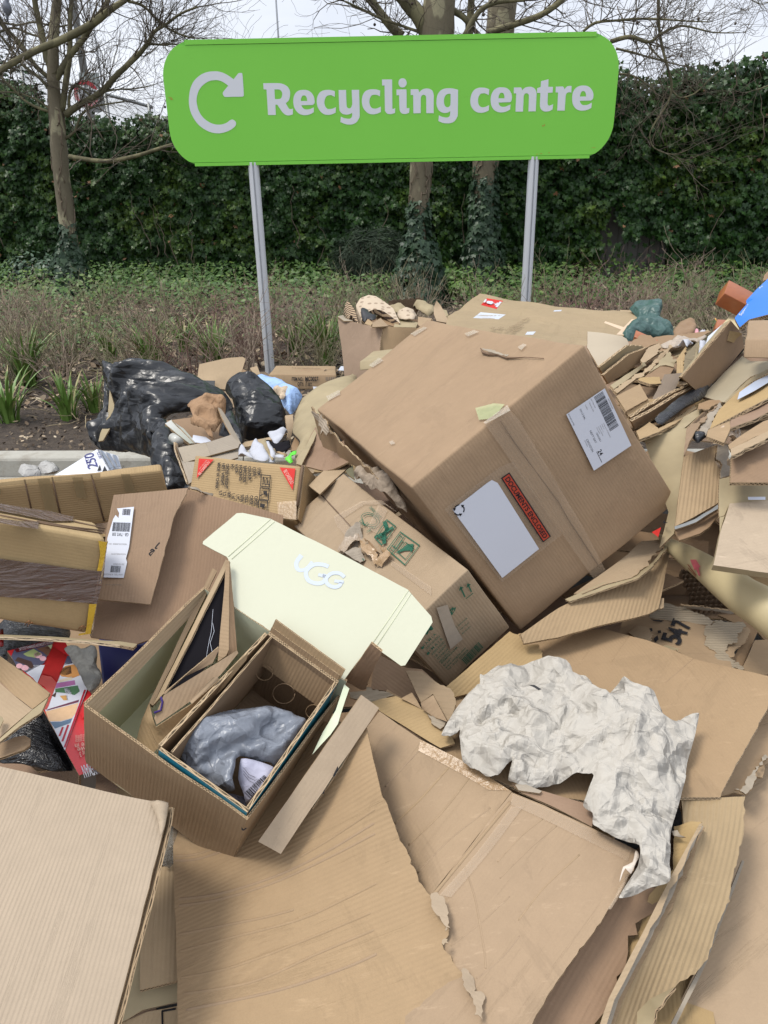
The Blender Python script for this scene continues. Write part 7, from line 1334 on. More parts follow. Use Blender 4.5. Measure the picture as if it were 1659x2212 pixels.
sheet('tuck_tab', gd('t', [(-60, 1240, 1.45), (0, 1252, 1.45), (35, 1275, 1.45), (48, 1310, 1.445), (0, 1410, 1.43), (-60, 1450, 1.42)]), K6, lfb); tag(pillow('red_product_box', gd('t', [(-40, 95, 1.8), (45, 95, 1.8), (48, 320, 1.75), (-40, 330, 1.75)]), plain('deep_red', (.22, .01, .012), .3), .02, None, res=.02, cr=.001), 'dark red box end at the left picture edge above the open brown carton', 'box')
# ============================================================= back of the pile, middle
tc_ = thing('tall_scrap_carton', 'tall brown carton full of honeycomb packing scraps behind the big carton', 'cardboard box', P(800, 900, 3.7))
TR = gd('o', [(100, 320, 3.75), (290, 385, 3.68), (520, 440, 3.62), (670, 448, 3.6), (1180, 470, 3.62), (1400, 420, 3.75), (1350, 360, 4.1), (800, 330, 4.15), (250, 300, 4.1)])
K8 = kraft('tall', (.40, .27, .175), amp=.3)
sheet('front_wall', gd('o', [(100, 325, 3.75), (180, 372, 3.72), (290, 385, 3.68), (520, 440, 3.62), (540, 470, 3.60), (545, 900, 3.55), (560, 1300, 3.5), (200, 1330, 3.65), (185, 1100, 3.66), (145, 700, 3.70), (120, 540, 3.72)]), K8, tc_, t=.006, em=E3, fl=Vector((0, 0, 1)), torn=(0, 1, 2), tamp=.004)
sheet('corner_fold', gd('o', [(535, 470, 3.59), (670, 448, 3.57), (640, 780, 3.52), (630, 1100, 3.5), (545, 1100, 3.55)]), K8, tc_, t=.006, fl=Vector((0, 0, 1)), warp=.02, wf=8)
sheet('side_wall', gd('o', [(665, 448, 3.575), (900, 462, 3.58), (1180, 472, 3.62), (1300, 440, 3.70), (1300, 1100, 3.6), (640, 1100, 3.52)]), K0, tc_, t=.006, em=E3, fl=Vector((0, 0, 1)))
sheet('back_wall', gd('o', [(180, 340, 4.1), (1340, 360, 4.15), (1340, 1100, 4.0), (200, 1100, 4.0)]), K2, tc_, t=.006)
def rolled(name, label, cat, A, B, up, w_, th, m, mc_, n=14, spots=None):
 """thick honeycomb pad following a path A..B: list of centre points, width vector w_"""
 VV = []; FF = []; MI = []; k = len(A)
 for i, p in enumerate(A):
  d = (A[min(i + 1, k - 1)] - A[max(i - 1, 0)]).normalized(); n_ = d.cross(w_).normalized() * th
  VV += [p - w_ / 2, p + w_ / 2, p + w_ / 2 - n_, p - w_ / 2 - n_]
 for i in range(k - 1):
  b_ = i * 4
  for e, mi in ((0, 0), (1, 1), (2, 0), (3, 1)): FF.append((b_ + e, b_ + (e + 1) % 4, b_ + 4 + (e + 1) % 4, b_ + 4 + e)); MI.append(mi)
 FF += [(0, 1, 2, 3), (k * 4 - 4, k * 4 - 1, k * 4 - 2, k * 4 - 3)]; MI += [1, 1]
 return tag(mesh_from(name, VV, FF, [m, mc_], MI, None, False), label, cat)
b = NB('honeycomb_face'); v = b.n('TexVoronoi', {'Vector': b.n('Mapping', {0: b.obj(), 3: (30, 30, 60)}).outputs[0], 'Scale': 1.0, 'Randomness': .3}, feature='F1').outputs['Distance']; b.l(b.mix(b.ramp(v, [(.28, 0), (.36, 1)]), (.27, .20, .14, 1), (.46, .37, .27, 1)), b.b.inputs['Base Color']); b.b.inputs['Roughness'].default_value = .9; HF = b.m
b = NB('honeycomb_edge'); wv = b.n('TexWave', {'Vector': b.obj(), 'Scale': 26.0, 'Distortion': 2.0}, bands_direction='DIAGONAL').outputs['Fac']; b.l(b.mix(b.ramp(wv, [(.4, 0), (.55, 1)]), (.05, .03, .02, 1), (.40, .29, .18, 1)), b.b.inputs['Base Color']); b.b.inputs['Roughness'].default_value = .95; HE = b.m
pth = gd('o', [(380, 380, 3.8), (372, 270, 3.82), (430, 170, 3.85), (540, 128, 3.86), (640, 145, 3.85), (740, 210, 3.82), (870, 310, 3.76)])
rolled('honeycomb_pad', 'curved honeycomb cardboard pad arching over the tall scrap-filled carton', 'packing', pth, None, None, Vector((.03, -.16, -.045)), -.03, HF, HE)
pth = gd('o', [(200, 330, 3.8), (250, 270, 3.84), (330, 330, 3.8), (380, 400, 3.76)]); rolled('honeycomb_pad', 'smaller bent honeycomb pad at the left corner of the tall carton', 'packing', pth, None, None, Vector((.02, -.12, -.05)), .03, HE, HE)
hc = thing('honeycomb_slab', 'brown open honeycomb slab standing at the back of the tall carton', 'packing', P(*zz('o', 980, 230), 4.1)); o0 = P(*zz('o', 800, 195), 4.1); ex = P(*zz('o', 1130, 280), 4.0) - o0; ey = P(*zz('o', 990, 90), 4.15) - o0; mb = MB()
for i in range(11):
 for j in range(6):
  u_, v_ = (i + (j % 2) * .5) / 11, j / 6
  if v_ > .15 + u_ * 1.2 or u_ > 1 - v_ * .3: continue
  c = o0 + ex * u_ + ey * v_; r_ = .017; pts = [c + ex.normalized() * r_ * math.cos(a) + ey.normalized() * r_ * .62 * math.sin(a) for a in np.linspace(0, 2 * math.pi, 7)]; dp = ex.cross(ey).normalized() * .03
  for a, b_ in zip(pts, pts[1:]): mb.quad(a, b_, b_ + dp, a + dp)
mb.build('cells', plain('comb_brown', (.21, .145, .09), .9, .2, 20), hc, smooth=False)
for nm, lab, pts, m, T in (('paper_pad', 'tan paper cushion on the right of the tall scrap-filled carton', [(1085, 200, 4.0), (1210, 170, 4.05), (1345, 195, 4.0), (1360, 270, 3.9), (1280, 320, 3.85), (1180, 270, 3.9), (1120, 230, 3.95)], K6, .03), ('curled_card', 'pale curled card behind the honeycomb arch', [(760, 195, 4.0), (900, 225, 3.98), (1045, 262, 3.95), (1000, 275, 3.9), (880, 295, 3.86), (830, 260, 3.9)], K6, .012), ('spotted_wrapping_paper', 'pale spotted wrapping paper in the tall scrap-filled carton', [(890, 290, 3.85), (1000, 290, 3.86), (1100, 270, 3.86), (1130, 330, 3.8), (1080, 380, 3.75), (950, 370, 3.76), (880, 330, 3.8)], HF, .012),
  ('black_cable_loop', 'black padded strap inside the honeycomb arch', [(405, 260, 3.82), (440, 235, 3.83), (520, 270, 3.8), (600, 350, 3.75), (560, 400, 3.7), (500, 350, 3.72), (450, 400, 3.7), (410, 350, 3.75)], plain('rubber', (.015, .015, .018), .5), .015)):
 tag(pillow(nm, gd('o', pts), m, T * .6, None, res=.016, cr=.014, fr=(8, 18, 36)), lab, 'packing')
for nm, lab, pts, m in (('leaf_shaped_flap', 'pointed upright board flap at the right of the tall scrap-filled carton', [(1352, 200, 3.6), (1390, 112, 3.6), (1440, 170, 3.6), (1500, 280, 3.55), (1560, 410, 3.5), (1390, 380, 3.5), (1355, 290, 3.55)], K1), ('ribbed_flap', 'ribbed board piece tucked in the tall carton near the big carton', [(1145, 320, 3.7), (1330, 345, 3.68), (1300, 400, 3.6), (1190, 460, 3.6), (1148, 430, 3.65)], K3), ('bent_card', 'bent board tongue over the rim of the tall carton', [(555, 400, 3.56), (660, 338, 3.62), (760, 445, 3.58), (680, 452, 3.54), (550, 460, 3.52)], K3),
  ('tan_board', 'tan board lying inside the tall carton below the spotted paper', [(850, 380, 3.8), (900, 330, 3.84), (1150, 400, 3.76), (1120, 465, 3.64), (830, 458, 3.64)], K6), ('dark_board_piece', 'shaded brown board under the honeycomb arch', [(600, 330, 3.86), (640, 270, 3.9), (850, 380, 3.8), (840, 450, 3.7), (650, 400, 3.76)], K2), ('torn_cardboard', 'torn curled rim at the left corner of the tall carton', [(98, 318, 3.74), (170, 300, 3.8), (210, 350, 3.76), (300, 372, 3.68), (180, 375, 3.70)], KG),
  ('pale_board_end', 'rounded tan board end right of the pointed flap', [(1470, 225, 3.9), (1520, 235, 3.9), (1545, 300, 3.85), (1500, 330, 3.8)], K6), ('ribbed_scrap', 'accordion folded scrap below the honeycomb arch', [(450, 410, 3.66), (490, 350, 3.7), (560, 400, 3.66), (530, 440, 3.62)], K3)):
 sd_(nm, lab, 'cardboard piece', 'o', pts, m, t=.005)
bs = thing('shallow_carton', 'corner of a shallow carton between the tall carton and the big carton', 'cardboard box', P(840, 800, 3.3)); boxp('body', P(*zz('o', 375, 905), 3.3), P(*zz('o', 900, 850), 3.2), P(*zz('o', 560, 770), 3.55), P(*zz('o', 378, 1030), 3.28), K6, bs, rad=.005)
# collapsed carton with fragile label at the back right
fl_ = thing('collapsed_carton', 'collapsed tan carton with red fragile label and white stickers behind the big carton', 'flattened carton', P(1200, 750, 3.6))
KF = kraft('collapsed', (.46, .33, .185), amp=.25, wear=.6)
fo_ = sheet('panel', gd('u', [(115, 215, 3.7), (200, 150, 3.95), (350, 36, 4.3), (400, 42, 4.3), (640, 95, 4.25), (900, 135, 4.2), (1180, 155, 4.15), (1350, 160, 4.1), (1460, 178, 4.0), (1500, 230, 3.85), (1390, 350, 3.6), (1250, 420, 3.4), (1000, 440, 3.2), (600, 400, 3.2), (100, 300, 3.3)]), KF, fl_, t=.008, res=.05, warp=.02, wf=2.5, torn=(6, 7), tamp=.01)
tf_ = bvh(fo_)
def hit(tree_, k, x, y, off=.002):
 d = Vector(ray(*zz(k, x, y))).normalized(); h_ = tree_.ray_cast(Vector(CAM), d, 9); return h_[0] - d * off if h_[0] is not None else None
def laid(tree_, k, quad, m, name, parent, n=8, off=.003):
 """patch between 4 picture marks, laid on a surface"""
 q = [np.array(p, float) for p in quad]; VV = []; FF = []
 for i in range(n + 1):
  for j in range(n + 1):
   a, b_ = i / n, j / n; x = q[0] * (1 - a) * (1 - b_) + q[1] * a * (1 - b_) + q[2] * a * b_ + q[3] * (1 - a) * b_; h_ = hit(tree_, k, x[0], x[1], off)
   if h_ is None: return None
   VV.append(h_)
 for i in range(n):
  for j in range(n): FF.append((i * (n + 1) + j, (i + 1) * (n + 1) + j, (i + 1) * (n + 1) + j + 1, i * (n + 1) + j + 1))
 return mesh_from(name, VV, FF, [m], None, None, True, parent)
laid(tf_, 'u', [(402, 82), (518, 100), (470, 160), (357, 130)], RED, 'fragile_label', fl_); laid(tf_, 'u', [(355, 183), (537, 200), (485, 234), (300, 225)], WHITE, 'white_sticker', fl_); laid(tf_, 'u', [(890, 168), (945, 166), (938, 176), (882, 178)], WHITE, 'white_sticker', fl_); laid(tf_, 'u', [(693, 325), (756, 323), (735, 346), (677, 346)], WHITE, 'white_sticker', fl_)
laid(tf_, 'u', [(1260, 248), (1420, 300), (1395, 318), (1250, 260)], plain('paper_tape_pale', (.56, .42, .29), .7), 'tape', fl_); laid(tf_, 'u', [(1450, 235), (1490, 232), (1390, 348), (1340, 345)], plain('paper_tape_pale', (.56, .42, .29), .7), 'tape', fl_, off=.004)
pr = Print(hit(tf_, 'u', 435, 120), hit(tf_, 'u', 515, 102) - hit(tf_, 'u', 402, 84), hit(tf_, 'u', 402, 84) - hit(tf_, 'u', 357, 130), .006)   # glass symbol on the red label
pr.poly(q4(pr, 'u', [(405, 108), (440, 112), (448, 124), (430, 134), (400, 126), (395, 116)]), WHITE); pr.line(*q4(pr, 'u', [(445, 124), (470, 132)]), .008, WHITE); pr.line(*q4(pr, 'u', [(478, 124), (460, 140)]), .01, WHITE); pr.line(*q4(pr, 'u', [(498, 116), (470, 152)]), .012, WHITE); pr.line(*q4(pr, 'u', [(392, 100), (380, 118)]), .01, WHITE); pr.build('glass_symbol', fl_)
pr = Print(hit(tf_, 'u', 560, 320), hit(tf_, 'u', 700, 240) - hit(tf_, 'u', 545, 330), hit(tf_, 'u', 500, 250) - hit(tf_, 'u', 560, 320), .008); FD = ink('faded', (.20, .14, .08), .7)
txa(pr, 'u', (545, 335), (710, 235), 'WoodFullbude New Mexico', .05, FD, .01); txa(pr, 'u', (590, 342), (670, 292), '004662ES', .05, FD, .01); txa(pr, 'u', (440, 320), (470, 305), 'BA', .05, FD, .01); txa(pr, 'u', (485, 328), (525, 305), 'EUR0', .05, FD, .01); pr.build('faded_print', fl_)
sheet('folded_under', gd('u', [(1500, 262, 3.9), (1560, 242, 3.92), (1614, 292, 3.85), (1560, 285, 3.82)]), K2, fl_, t=.005); sheet('side_flap', gd('u', [(1370, 165, 4.12), (1480, 170, 4.08), (1605, 198, 3.98), (1590, 222, 3.92), (1500, 250, 3.85), (1320, 225, 3.95)]), K1, fl_, t=.006)
cp = sd_('grey_beige_panel', 'smooth grey beige board standing upright behind the right corner of the big carton', 'cardboard piece', 'p', [(105, 400, 3.05), (300, 420, 3.05), (540, 455, 3.05), (600, 490, 3.05), (622, 540, 3.04), (618, 580, 3.03), (420, 740, 2.9), (255, 855, 2.8), (100, 600, 2.95)], plain('grey_beige', (.40, .335, .245), .85, .05, 8, .1), t=.005)
gbag = tag(pillow('green_sack', gd('p', [(630, 125, 4.0), (700, 90, 4.05), (860, 75, 4.05), (1020, 75, 4.0), (1045, 110, 3.95), (1015, 200, 3.9), (1020, 250, 3.85), (1080, 290, 3.85), (1150, 380, 3.8), (1200, 470, 3.75), (1210, 540, 3.7), (1100, 520, 3.7), (900, 500, 3.7), (620, 520, 3.6), (530, 450, 3.65), (640, 350, 3.75), (740, 280, 3.85)]), creased('green_plastic', (.045, .095, .085), .4, .4, (6, 14, 32), .18), .02, None, res=.016, cr=.014, fr=(6, 14, 30), seed=71, stretch=(.3, 0, -1), sf=.4), 'dull green plastic sack tied at its lower right, behind the torn boards', 'rubbish bag')
WD = None
b = NB('orange_wood'); g_ = b.n('Mapping', {0: b.obj(), 3: (3, 3, 3)}).outputs[0]; b.l(b.mix(b.noise(6, 6, .7, b.n('Mapping', {0: b.obj(), 3: (1.5, 12, 12)}).outputs[0]), (.22, .06, .022, 1), (.38, .125, .04, 1)), b.b.inputs['Base Color']); b.b.inputs['Roughness'].default_value = .38; WD = b.m
def beam(name, label, k, a, b_, c, dpt, m=WD):   # a,b: ends of one long edge; c: across point from a
 A_, B_, C2 = gd(k, [a, b_, c]); t_ = thing(name, label, 'wooden plank', A_); n_ = (B_ - A_).cross(C2 - A_).normalized(); n_ = n_ if n_.dot(Vector(CAM) - A_) < 0 else -n_
 box('plank', A_, B_ - A_, C2 - A_, n_ * dpt, m, t_, rad=.003, warp=.001); return t_
beam('wooden_plank', 'orange varnished plank end sticking up at the top right, behind the blue packet', 'l', (1125, 180, 2.9), (1700, 480, 2.9), (1060, 365, 2.85), .06)
beam('wooden_plank', 'pinkish orange plank running down in front of the green sack', 'p', (715, 378, 3.3), (1300, 640, 3.2), (690, 460, 3.27), .06)
beam('wooden_plank', 'orange plank piece showing between torn boards and white papers', 'p', (1140, 620, 3.1), (1300, 690, 3.0), (1130, 690, 3.08), .05)
beam('wooden_plank', 'short red brown plank behind the tall narrow carton', 'l', (960, 720, 3.3), (1120, 730, 3.3), (930, 850, 3.25), .05)
# right heap: layered flattened cartons
H1 = [('torn_flat_carton', 'wide flattened carton whose shaded underside faces the big carton', 'p', [(250, 850, 2.50), (620, 575, 2.72), (870, 590, 2.92), (760, 690, 2.84), (400, 925, 2.66), (310, 960, 2.62)], K6, (1,)),
  ('inner_board', 'shaded board inside the wide flattened carton', 'p', [(310, 950, 2.5), (630, 690, 2.70), (860, 600, 2.84), (770, 800, 2.82), (560, 930, 2.70), (380, 1060, 2.60)], K0, ()),
  ('ragged_cardboard', 'ragged brown flap folded up at the top of the layered boards', 'p', [(625, 585, 2.86), (690, 500, 2.95), (780, 440, 3.0), (900, 450, 3.0), (1010, 545, 2.9), (900, 575, 2.86), (860, 600, 2.85)], K2, (1, 2, 3)),
  ('ragged_board', 'board with ragged right end second from the top of the layered heap', 'p', [(770, 760, 2.74), (870, 605, 2.84), (1010, 545, 2.88), (1010, 650, 2.82), (900, 740, 2.74), (800, 800, 2.7)], K1, (2, 3)),
  ('folded_board', 'long folded board strip running up beside the big carton', 'p', [(395, 1075, 2.40), (560, 960, 2.50), (770, 830, 2.62), (850, 770, 2.7), (830, 830, 2.66), (600, 1010, 2.48), (440, 1120, 2.36)], K6, (2, 3)),
  ('twisted_board', 'torn twisted board strip with dark split along it', 'p', [(430, 1130, 2.34), (620, 1010, 2.46), (850, 860, 2.60), (1150, 560, 2.86), (1180, 590, 2.84), (1050, 720, 2.74), (900, 880, 2.58), (700, 1010, 2.46), (480, 1170, 2.32)], K1, (0, 1, 2, 4, 5, 6)),
  ('splintered_liner', 'pale liner torn into pointed strips in the right heap', 'p', [(850, 870, 2.60), (1000, 800, 2.66), (1140, 650, 2.74), (1150, 710, 2.72), (1180, 715, 2.72), (1175, 750, 2.70), (1275, 740, 2.72), (1215, 775, 2.68), (1205, 800, 2.68), (1190, 845, 2.65), (1090, 820, 2.65), (1020, 830, 2.64), (880, 920, 2.56)], K6, (0, 1, 2)),
  ('shaded_carton', 'brown carton side below the splintered liner', 'p', [(880, 920, 2.57), (990, 830, 2.64), (1200, 850, 2.66), (1150, 930, 2.6), (1050, 1010, 2.52), (820, 970, 2.52)], K2, ()),
  ('upright_board', 'upright board with ragged pale edge left of the splattered carton end', 'q', [(330, 880, 2.55), (330, 680, 2.7), (440, 515, 2.8), (450, 530, 2.8), (420, 700, 2.68), (410, 860, 2.56)], K5, (2, 3, 4)),
  ('stained_carton_end', 'dark stained carton end leaning on the tall narrow carton', 'q', [(410, 830, 2.58), (430, 640, 2.7), (590, 460, 2.85), (605, 460, 2.85), (560, 690, 2.64), (480, 770, 2.58)], kraft('stained', (.26, .20, .12), amp=.3, wear=2.5), ()),
  ('white_edge_board', 'narrow pale board edge beside the stained carton end', 'q', [(548, 700, 2.63), (585, 500, 2.8), (612, 460, 2.84), (600, 560, 2.76), (572, 690, 2.64)], K6, ()),
  ('grey_flap', 'grey brown open flap with a small torn hole in the right heap', 'p', [(915, 1265, 2.30), (1070, 945, 2.50), (1290, 925, 2.55), (1200, 1150, 2.40), (1110, 1240, 2.32), (1000, 1260, 2.30)], kraft('greyflap', (.31, .23, .16), amp=.2), ()),
  ('small_flap', 'small raised flap left of the grey brown flap', 'p', [(760, 1010, 2.42), (830, 970, 2.46), (1010, 960, 2.5), (1035, 1050, 2.42), (900, 1055, 2.38)], K5, (0, 1)),
  ('box_end', 'plain tan carton end sticking out beside the address label', 'p', [(470, 1210, 2.20), (765, 1055, 2.36), (870, 1240, 2.24), (590, 1400, 2.10)], K0, ()),
  ('tan_strip', 'smooth tan strip below the plain carton end', 'p', [(590, 1410, 2.12), (870, 1245, 2.26), (1040, 1260, 2.30), (640, 1490, 2.10)], K5, ()),
  ('double_wall_board', 'upper double wall board with an open wavy edge in the right heap', 'p', [(650, 1480, 2.06), (900, 1320, 2.18), (1200, 1160, 2.32), (1400, 1080, 2.40), (1420, 1110, 2.46), (1100, 1320, 2.32), (660, 1540, 2.14)], K2, (0, 1, 2)),
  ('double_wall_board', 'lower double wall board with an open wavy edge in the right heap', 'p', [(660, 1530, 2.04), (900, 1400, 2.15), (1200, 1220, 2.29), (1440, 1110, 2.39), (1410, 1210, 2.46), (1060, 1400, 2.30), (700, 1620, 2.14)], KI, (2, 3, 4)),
  ('curved_kraft_flap', 'curling orange brown flap around the black film in the right heap', 'p', [(720, 1650, 2.05), (910, 1520, 2.13), (1000, 1620, 2.06), (1150, 1540, 2.12), (1450, 1330, 2.3), (1480, 1360, 2.29), (1200, 1560, 2.1), (1000, 1660, 2.03), (760, 1760, 1.98)], K5, (1, 2, 3))]
for nm, lab, k, pts, m, torn in H1: sd_(nm, lab, 'cardboard piece', k, pts, m, t=.008, torn=torn, tamp=.006, em=E2, seed=len(lab))
tag(pillow('black_film_in_heap', gd('q', [(35, 1450, 2.1), (200, 1300, 2.2), (450, 1130, 2.35), (640, 1060, 2.45), (720, 1080, 2.5), (600, 1230, 2.35), (400, 1330, 2.22), (130, 1520, 2.08)]), film('black_film2', (.012, .012, .014), .3, .6, 1, 16, (1, 4, 1)), .003, None, res=.012, cr=.012, stretch=(1, .4, .3)), 'crumpled black film between boards in the right heap', 'plastic film')
# tall narrow carton, tilted
tn = thing('narrow_carton', 'long narrow brown carton leaning up to the right with a torn tape tab', 'cardboard box', P(*zz('q', 640, 1120), 2.35))
O = P(*zz('q', 1000, 200), 2.75); A = P(*zz('q', 388, 900), 2.42); C_ = P(*zz('q', 1165, 500), 2.62)
sheet('front_face', gd('q', [(1000, 200, 2.52), (388, 900, 2.24), (545, 1040, 2.34), (640, 1118, 2.40), (900, 870, 2.54), (1165, 530, 2.72), (1135, 370, 2.66)]), K2, tn, t=.005, fl=O - A)
sheet('side_face', gd('q', [(395, 895, 2.245), (1000, 195, 2.525), (905, 240, 2.75), (350, 900, 2.45)]), K6, tn, t=.004); sheet('under_side', gd('q', [(640, 1120, 2.41), (1165, 535, 2.73), (1170, 560, 2.85), (660, 1135, 2.55)]), BP, tn, t=.004)  # brown carton's underside is coloured black for the deep shade there
sheet('tab', gd('q', [(990, 325, 2.52), (1110, 345, 2.56), (1140, 360, 2.57), (1080, 420, 2.58), (1030, 470, 2.57), (950, 445, 2.52)]), K5, tn, t=.002, warp=.008, wf=14)
sheet('top_flap', gd('q', [(905, 235, 2.85), (1010, 115, 2.95), (1060, 155, 2.92), (1060, 210, 2.88), (1115, 300, 2.8), (1100, 310, 2.78), (1000, 195, 2.78)]), plain('manila', (.52, .44, .26), .8, .1, 12), tn, t=.003)
pr_ = sd_('white_label_sheet', 'white printed label sheet along the upper side of the narrow leaning carton', 'label', 'q', [(905, 235, 2.82), (925, 262, 2.8), (740, 480, 2.7), (640, 600, 2.64), (690, 500, 2.72), (720, 400, 2.78)], WHITE, t=.001)
for nm, lab, k, pts, m, T in (('white_paper', 'crumpled printed white paper left of the narrow leaning carton', 'q', [(610, 470, 2.8), (680, 430, 2.82), (700, 520, 2.76), (640, 600, 2.7), (600, 620, 2.68), (610, 540, 2.74)], PAPER, .01), ('white_bag', 'white paper lying flat between plank and upright boards', 'q', [(340, 515, 2.95), (440, 505, 2.96), (530, 505, 2.95), (450, 590, 2.85), (400, 550, 2.88)], PAPER, .01), ('clear_sheet', 'long wrinkled translucent sheet across the top of the right heap', 'q', [(130, 500, 3.0), (270, 465, 3.05), (500, 430, 3.1), (680, 380, 3.1), (690, 420, 3.05), (450, 480, 2.98), (250, 530, 2.92), (150, 530, 2.94)], creased('milky_film', (.40, .33, .26), .4, .4), .012),
  ('red_white_box', 'brown box with a red and white taped edge at the back of the right heap', 'q', [(280, 350, 3.5), (385, 225, 3.6), (410, 212, 3.62), (455, 215, 3.62), (560, 265, 3.55), (575, 300, 3.5), (530, 440, 3.4), (400, 470, 3.35), (310, 460, 3.38)], K2, .03), ('red_white_tape', 'red and white printed tape on the box at the back', 'q', [(398, 215, 3.54), (452, 218, 3.54), (415, 450, 3.3), (370, 455, 3.3)], plain('white_red_tape', (.60, .30, .32), .4, .45, 60), .006), ('pink_scrap', 'pink and white wrapper scrap at the back of the right heap', 'q', [(560, 330, 3.4), (600, 320, 3.42), (600, 400, 3.3), (545, 420, 3.3)], plain('pink_white', (.55, .25, .28), .5, .5, 50), .01),
  ('grey_wrapper', 'pale lilac plastic scrap right of the pink wrapper', 'q', [(620, 360, 3.3), (680, 335, 3.32), (720, 370, 3.26), (690, 400, 3.2), (620, 400, 3.24)], plain('lilac_plastic', (.45, .43, .46), .35), .012), ('gold_foil', 'small amber cap by the red brown plank', 'q', [(800, 245, 3.2), (830, 240, 3.2), (830, 265, 3.18), (800, 270, 3.18)], plain('amber', (.6, .3, .05), .3), .01), ('crumpled_tan_paper', 'crumpled tan paper scraps heaped beside the pink wrapper', 'q', [(690, 310, 3.25), (740, 295, 3.28), (750, 340, 3.22), (700, 350, 3.2)], K6, .015)):
 tag(pillow(nm, gd(k, pts), m, T * .5, None, res=.012, cr=.014, fr=(9, 20, 44), seed=len(nm)), lab, 'scrap')
bp = thing('blue_packet', 'bright blue printed packet with a grey oval at the top right edge', 'packet', P(*zz('l', 1250, 820), 2.6))
bf_ = gd('l', [(1360, 470, 2.55), (1500, 320, 2.6), (1659, 160, 2.65), (1800, 20, 2.7), (1900, 600, 2.4), (1659, 660, 2.42), (1400, 730, 2.45), (1270, 838, 2.46), (1200, 715, 2.5), (1370, 520, 2.54), (1360, 500, 2.55)]); sheet('packet', bf_, plain('vivid_blue', (.005, .14, .52), .35, .06, 4), bp, t=.012, warp=.003)
pr = Print(bf_[1], bf_[2] - bf_[1], bf_[1] - bf_[7], .006); c_ = Vector(q4(pr, 'l', [(1555, 465)])[0]); e1 = Vector(q4(pr, 'l', [(1640, 375)])[0]) - c_; e2 = Vector(q4(pr, 'l', [(1515, 440)])[0]) - c_
pr.poly([tuple(c_ + e1 * math.cos(t) + e2 * math.sin(t)) for t in np.linspace(0, 6.1, 24)], plain('mesh_grey', (.22, .30, .42), .5, .2, 90)); txa(pr, 'l', (1275, 700), (1500, 435), 'Sunnyglrocari', .024, WHITE, .01); txa(pr, 'l', (1545, 350), (1600, 290), 'da', .03, WHITE, .01)
pr.poly(q4(pr, 'l', [(1350, 760), (1420, 660), (1490, 630), (1530, 670), (1480, 710)]), plain('berry', (.22, .02, .05), .4, .4, 30)); pr.poly(q4(pr, 'l', [(1530, 590), (1560, 572), (1555, 600), (1535, 612)]), plain('berry', (.22, .02, .05), .4)); pr.build('print', bp)
rb = thing('shaded_box_corner', 'small carton with two plain faces cut by the right edge, below the blue packet', 'cardboard box', P(*zz('q', 1300, 700), 2.2))
boxp('body', P(*zz('q', 1165, 430), 2.2), P(*zz('q', 1700, 430), 2.1), P(*zz('q', 1215, 185), 2.42), P(*zz('q', 1145, 680), 2.18), K0, rb, rad=.006, warp=.008)
sd_('brown_board_edge', 'sliver of brown board at the right edge above the blue packet', 'cardboard piece', 'l', [(1590, 200, 2.8), (1610, 110, 2.82), (1659, 60, 2.84), (1800, 0, 2.85), (1800, 200, 2.8), (1620, 180, 2.8)], K2)
R1 = [('grey_green_sheet', 'pale board sheet fading into shade under the small carton at right', 'q', [(640, 1135, 2.40), (985, 780, 2.55), (1145, 640, 2.62), (1250, 700, 2.55), (1560, 700, 2.4), (1560, 790, 2.34), (1250, 900, 2.36), (1120, 1010, 2.33), (920, 1210, 2.22), (800, 1180, 2.28)], plain('grey_green', (.33, .28, .19), .8, .1, 6), ()),
  ('dark_edge_board', 'narrow dark board edge between two flattened cartons at right', 'q', [(920, 1210, 2.21), (1120, 1015, 2.31), (1250, 910, 2.33), (1560, 745, 2.3), (1560, 790, 2.28), (1200, 990, 2.27), (940, 1220, 2.18)], K6, (0, 1, 2)),
  ('labelled_flat_carton', 'flattened carton with a white paper label under clear film at the right edge', 'q', [(860, 1300, 2.12), (1100, 1060, 2.22), (1300, 950, 2.24), (1560, 810, 2.22), (1560, 1110, 2.05), (1300, 1250, 2.02), (740, 1540, 1.98), (790, 1430, 2.04)], K5, ()),
  ('folded_flat_carton', 'flattened carton with small clear tape patches at the right edge', 'q', [(1000, 1440, 1.99), (1300, 1290, 2.04), (1560, 1150, 2.06), (1560, 1280, 2.0), (1300, 1420, 1.96), (1000, 1530, 1.93), (985, 1500, 1.95)], K4, ()),
  ('brown_board_strip', 'smooth tan board strip below the folded flat carton', 'q', [(720, 1560, 1.95), (990, 1450, 1.98), (1000, 1540, 1.92), (920, 1720, 1.85), (700, 1640, 1.88)], K0, ()),
  ('lower_board', 'brown board layer with a square tab near the right edge', 'q', [(970, 1740, 1.84), (1130, 1620, 1.88), (1410, 1450, 1.92), (1560, 1400, 1.92), (1560, 1560, 1.86), (1300, 1640, 1.84), (990, 1790, 1.80)], K0, ()),
  ('frayed_board', 'pale board with a frayed lower edge above the open dark carton at right', 'q', [(1000, 1800, 1.80), (1200, 1700, 1.83), (1560, 1530, 1.86), (1560, 1590, 1.83), (1300, 1740, 1.79), (1160, 1815, 1.77), (1010, 1880, 1.75)], K1, (2, 3, 4, 5)),
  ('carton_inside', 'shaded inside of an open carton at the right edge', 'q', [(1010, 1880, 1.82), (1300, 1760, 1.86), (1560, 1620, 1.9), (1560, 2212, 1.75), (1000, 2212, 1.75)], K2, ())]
for nm, lab, k, pts, m, torn in R1: sd_(nm, lab, 'cardboard piece', k, pts, m, t=.009, torn=torn, tamp=.005, em=E2, seed=len(lab))
tag(sheet('clear_film_label', gd('q', [(1085, 1180, 2.10), (1110, 1090, 2.14), (1300, 960, 2.19), (1560, 830, 2.18), (1560, 920, 2.14), (1300, 1070, 2.11)]), plain('film_label', (.36, .40, .48), .3, .1, 10), t=.001), 'bluish white label sheet under film on the labelled flat carton', 'label')
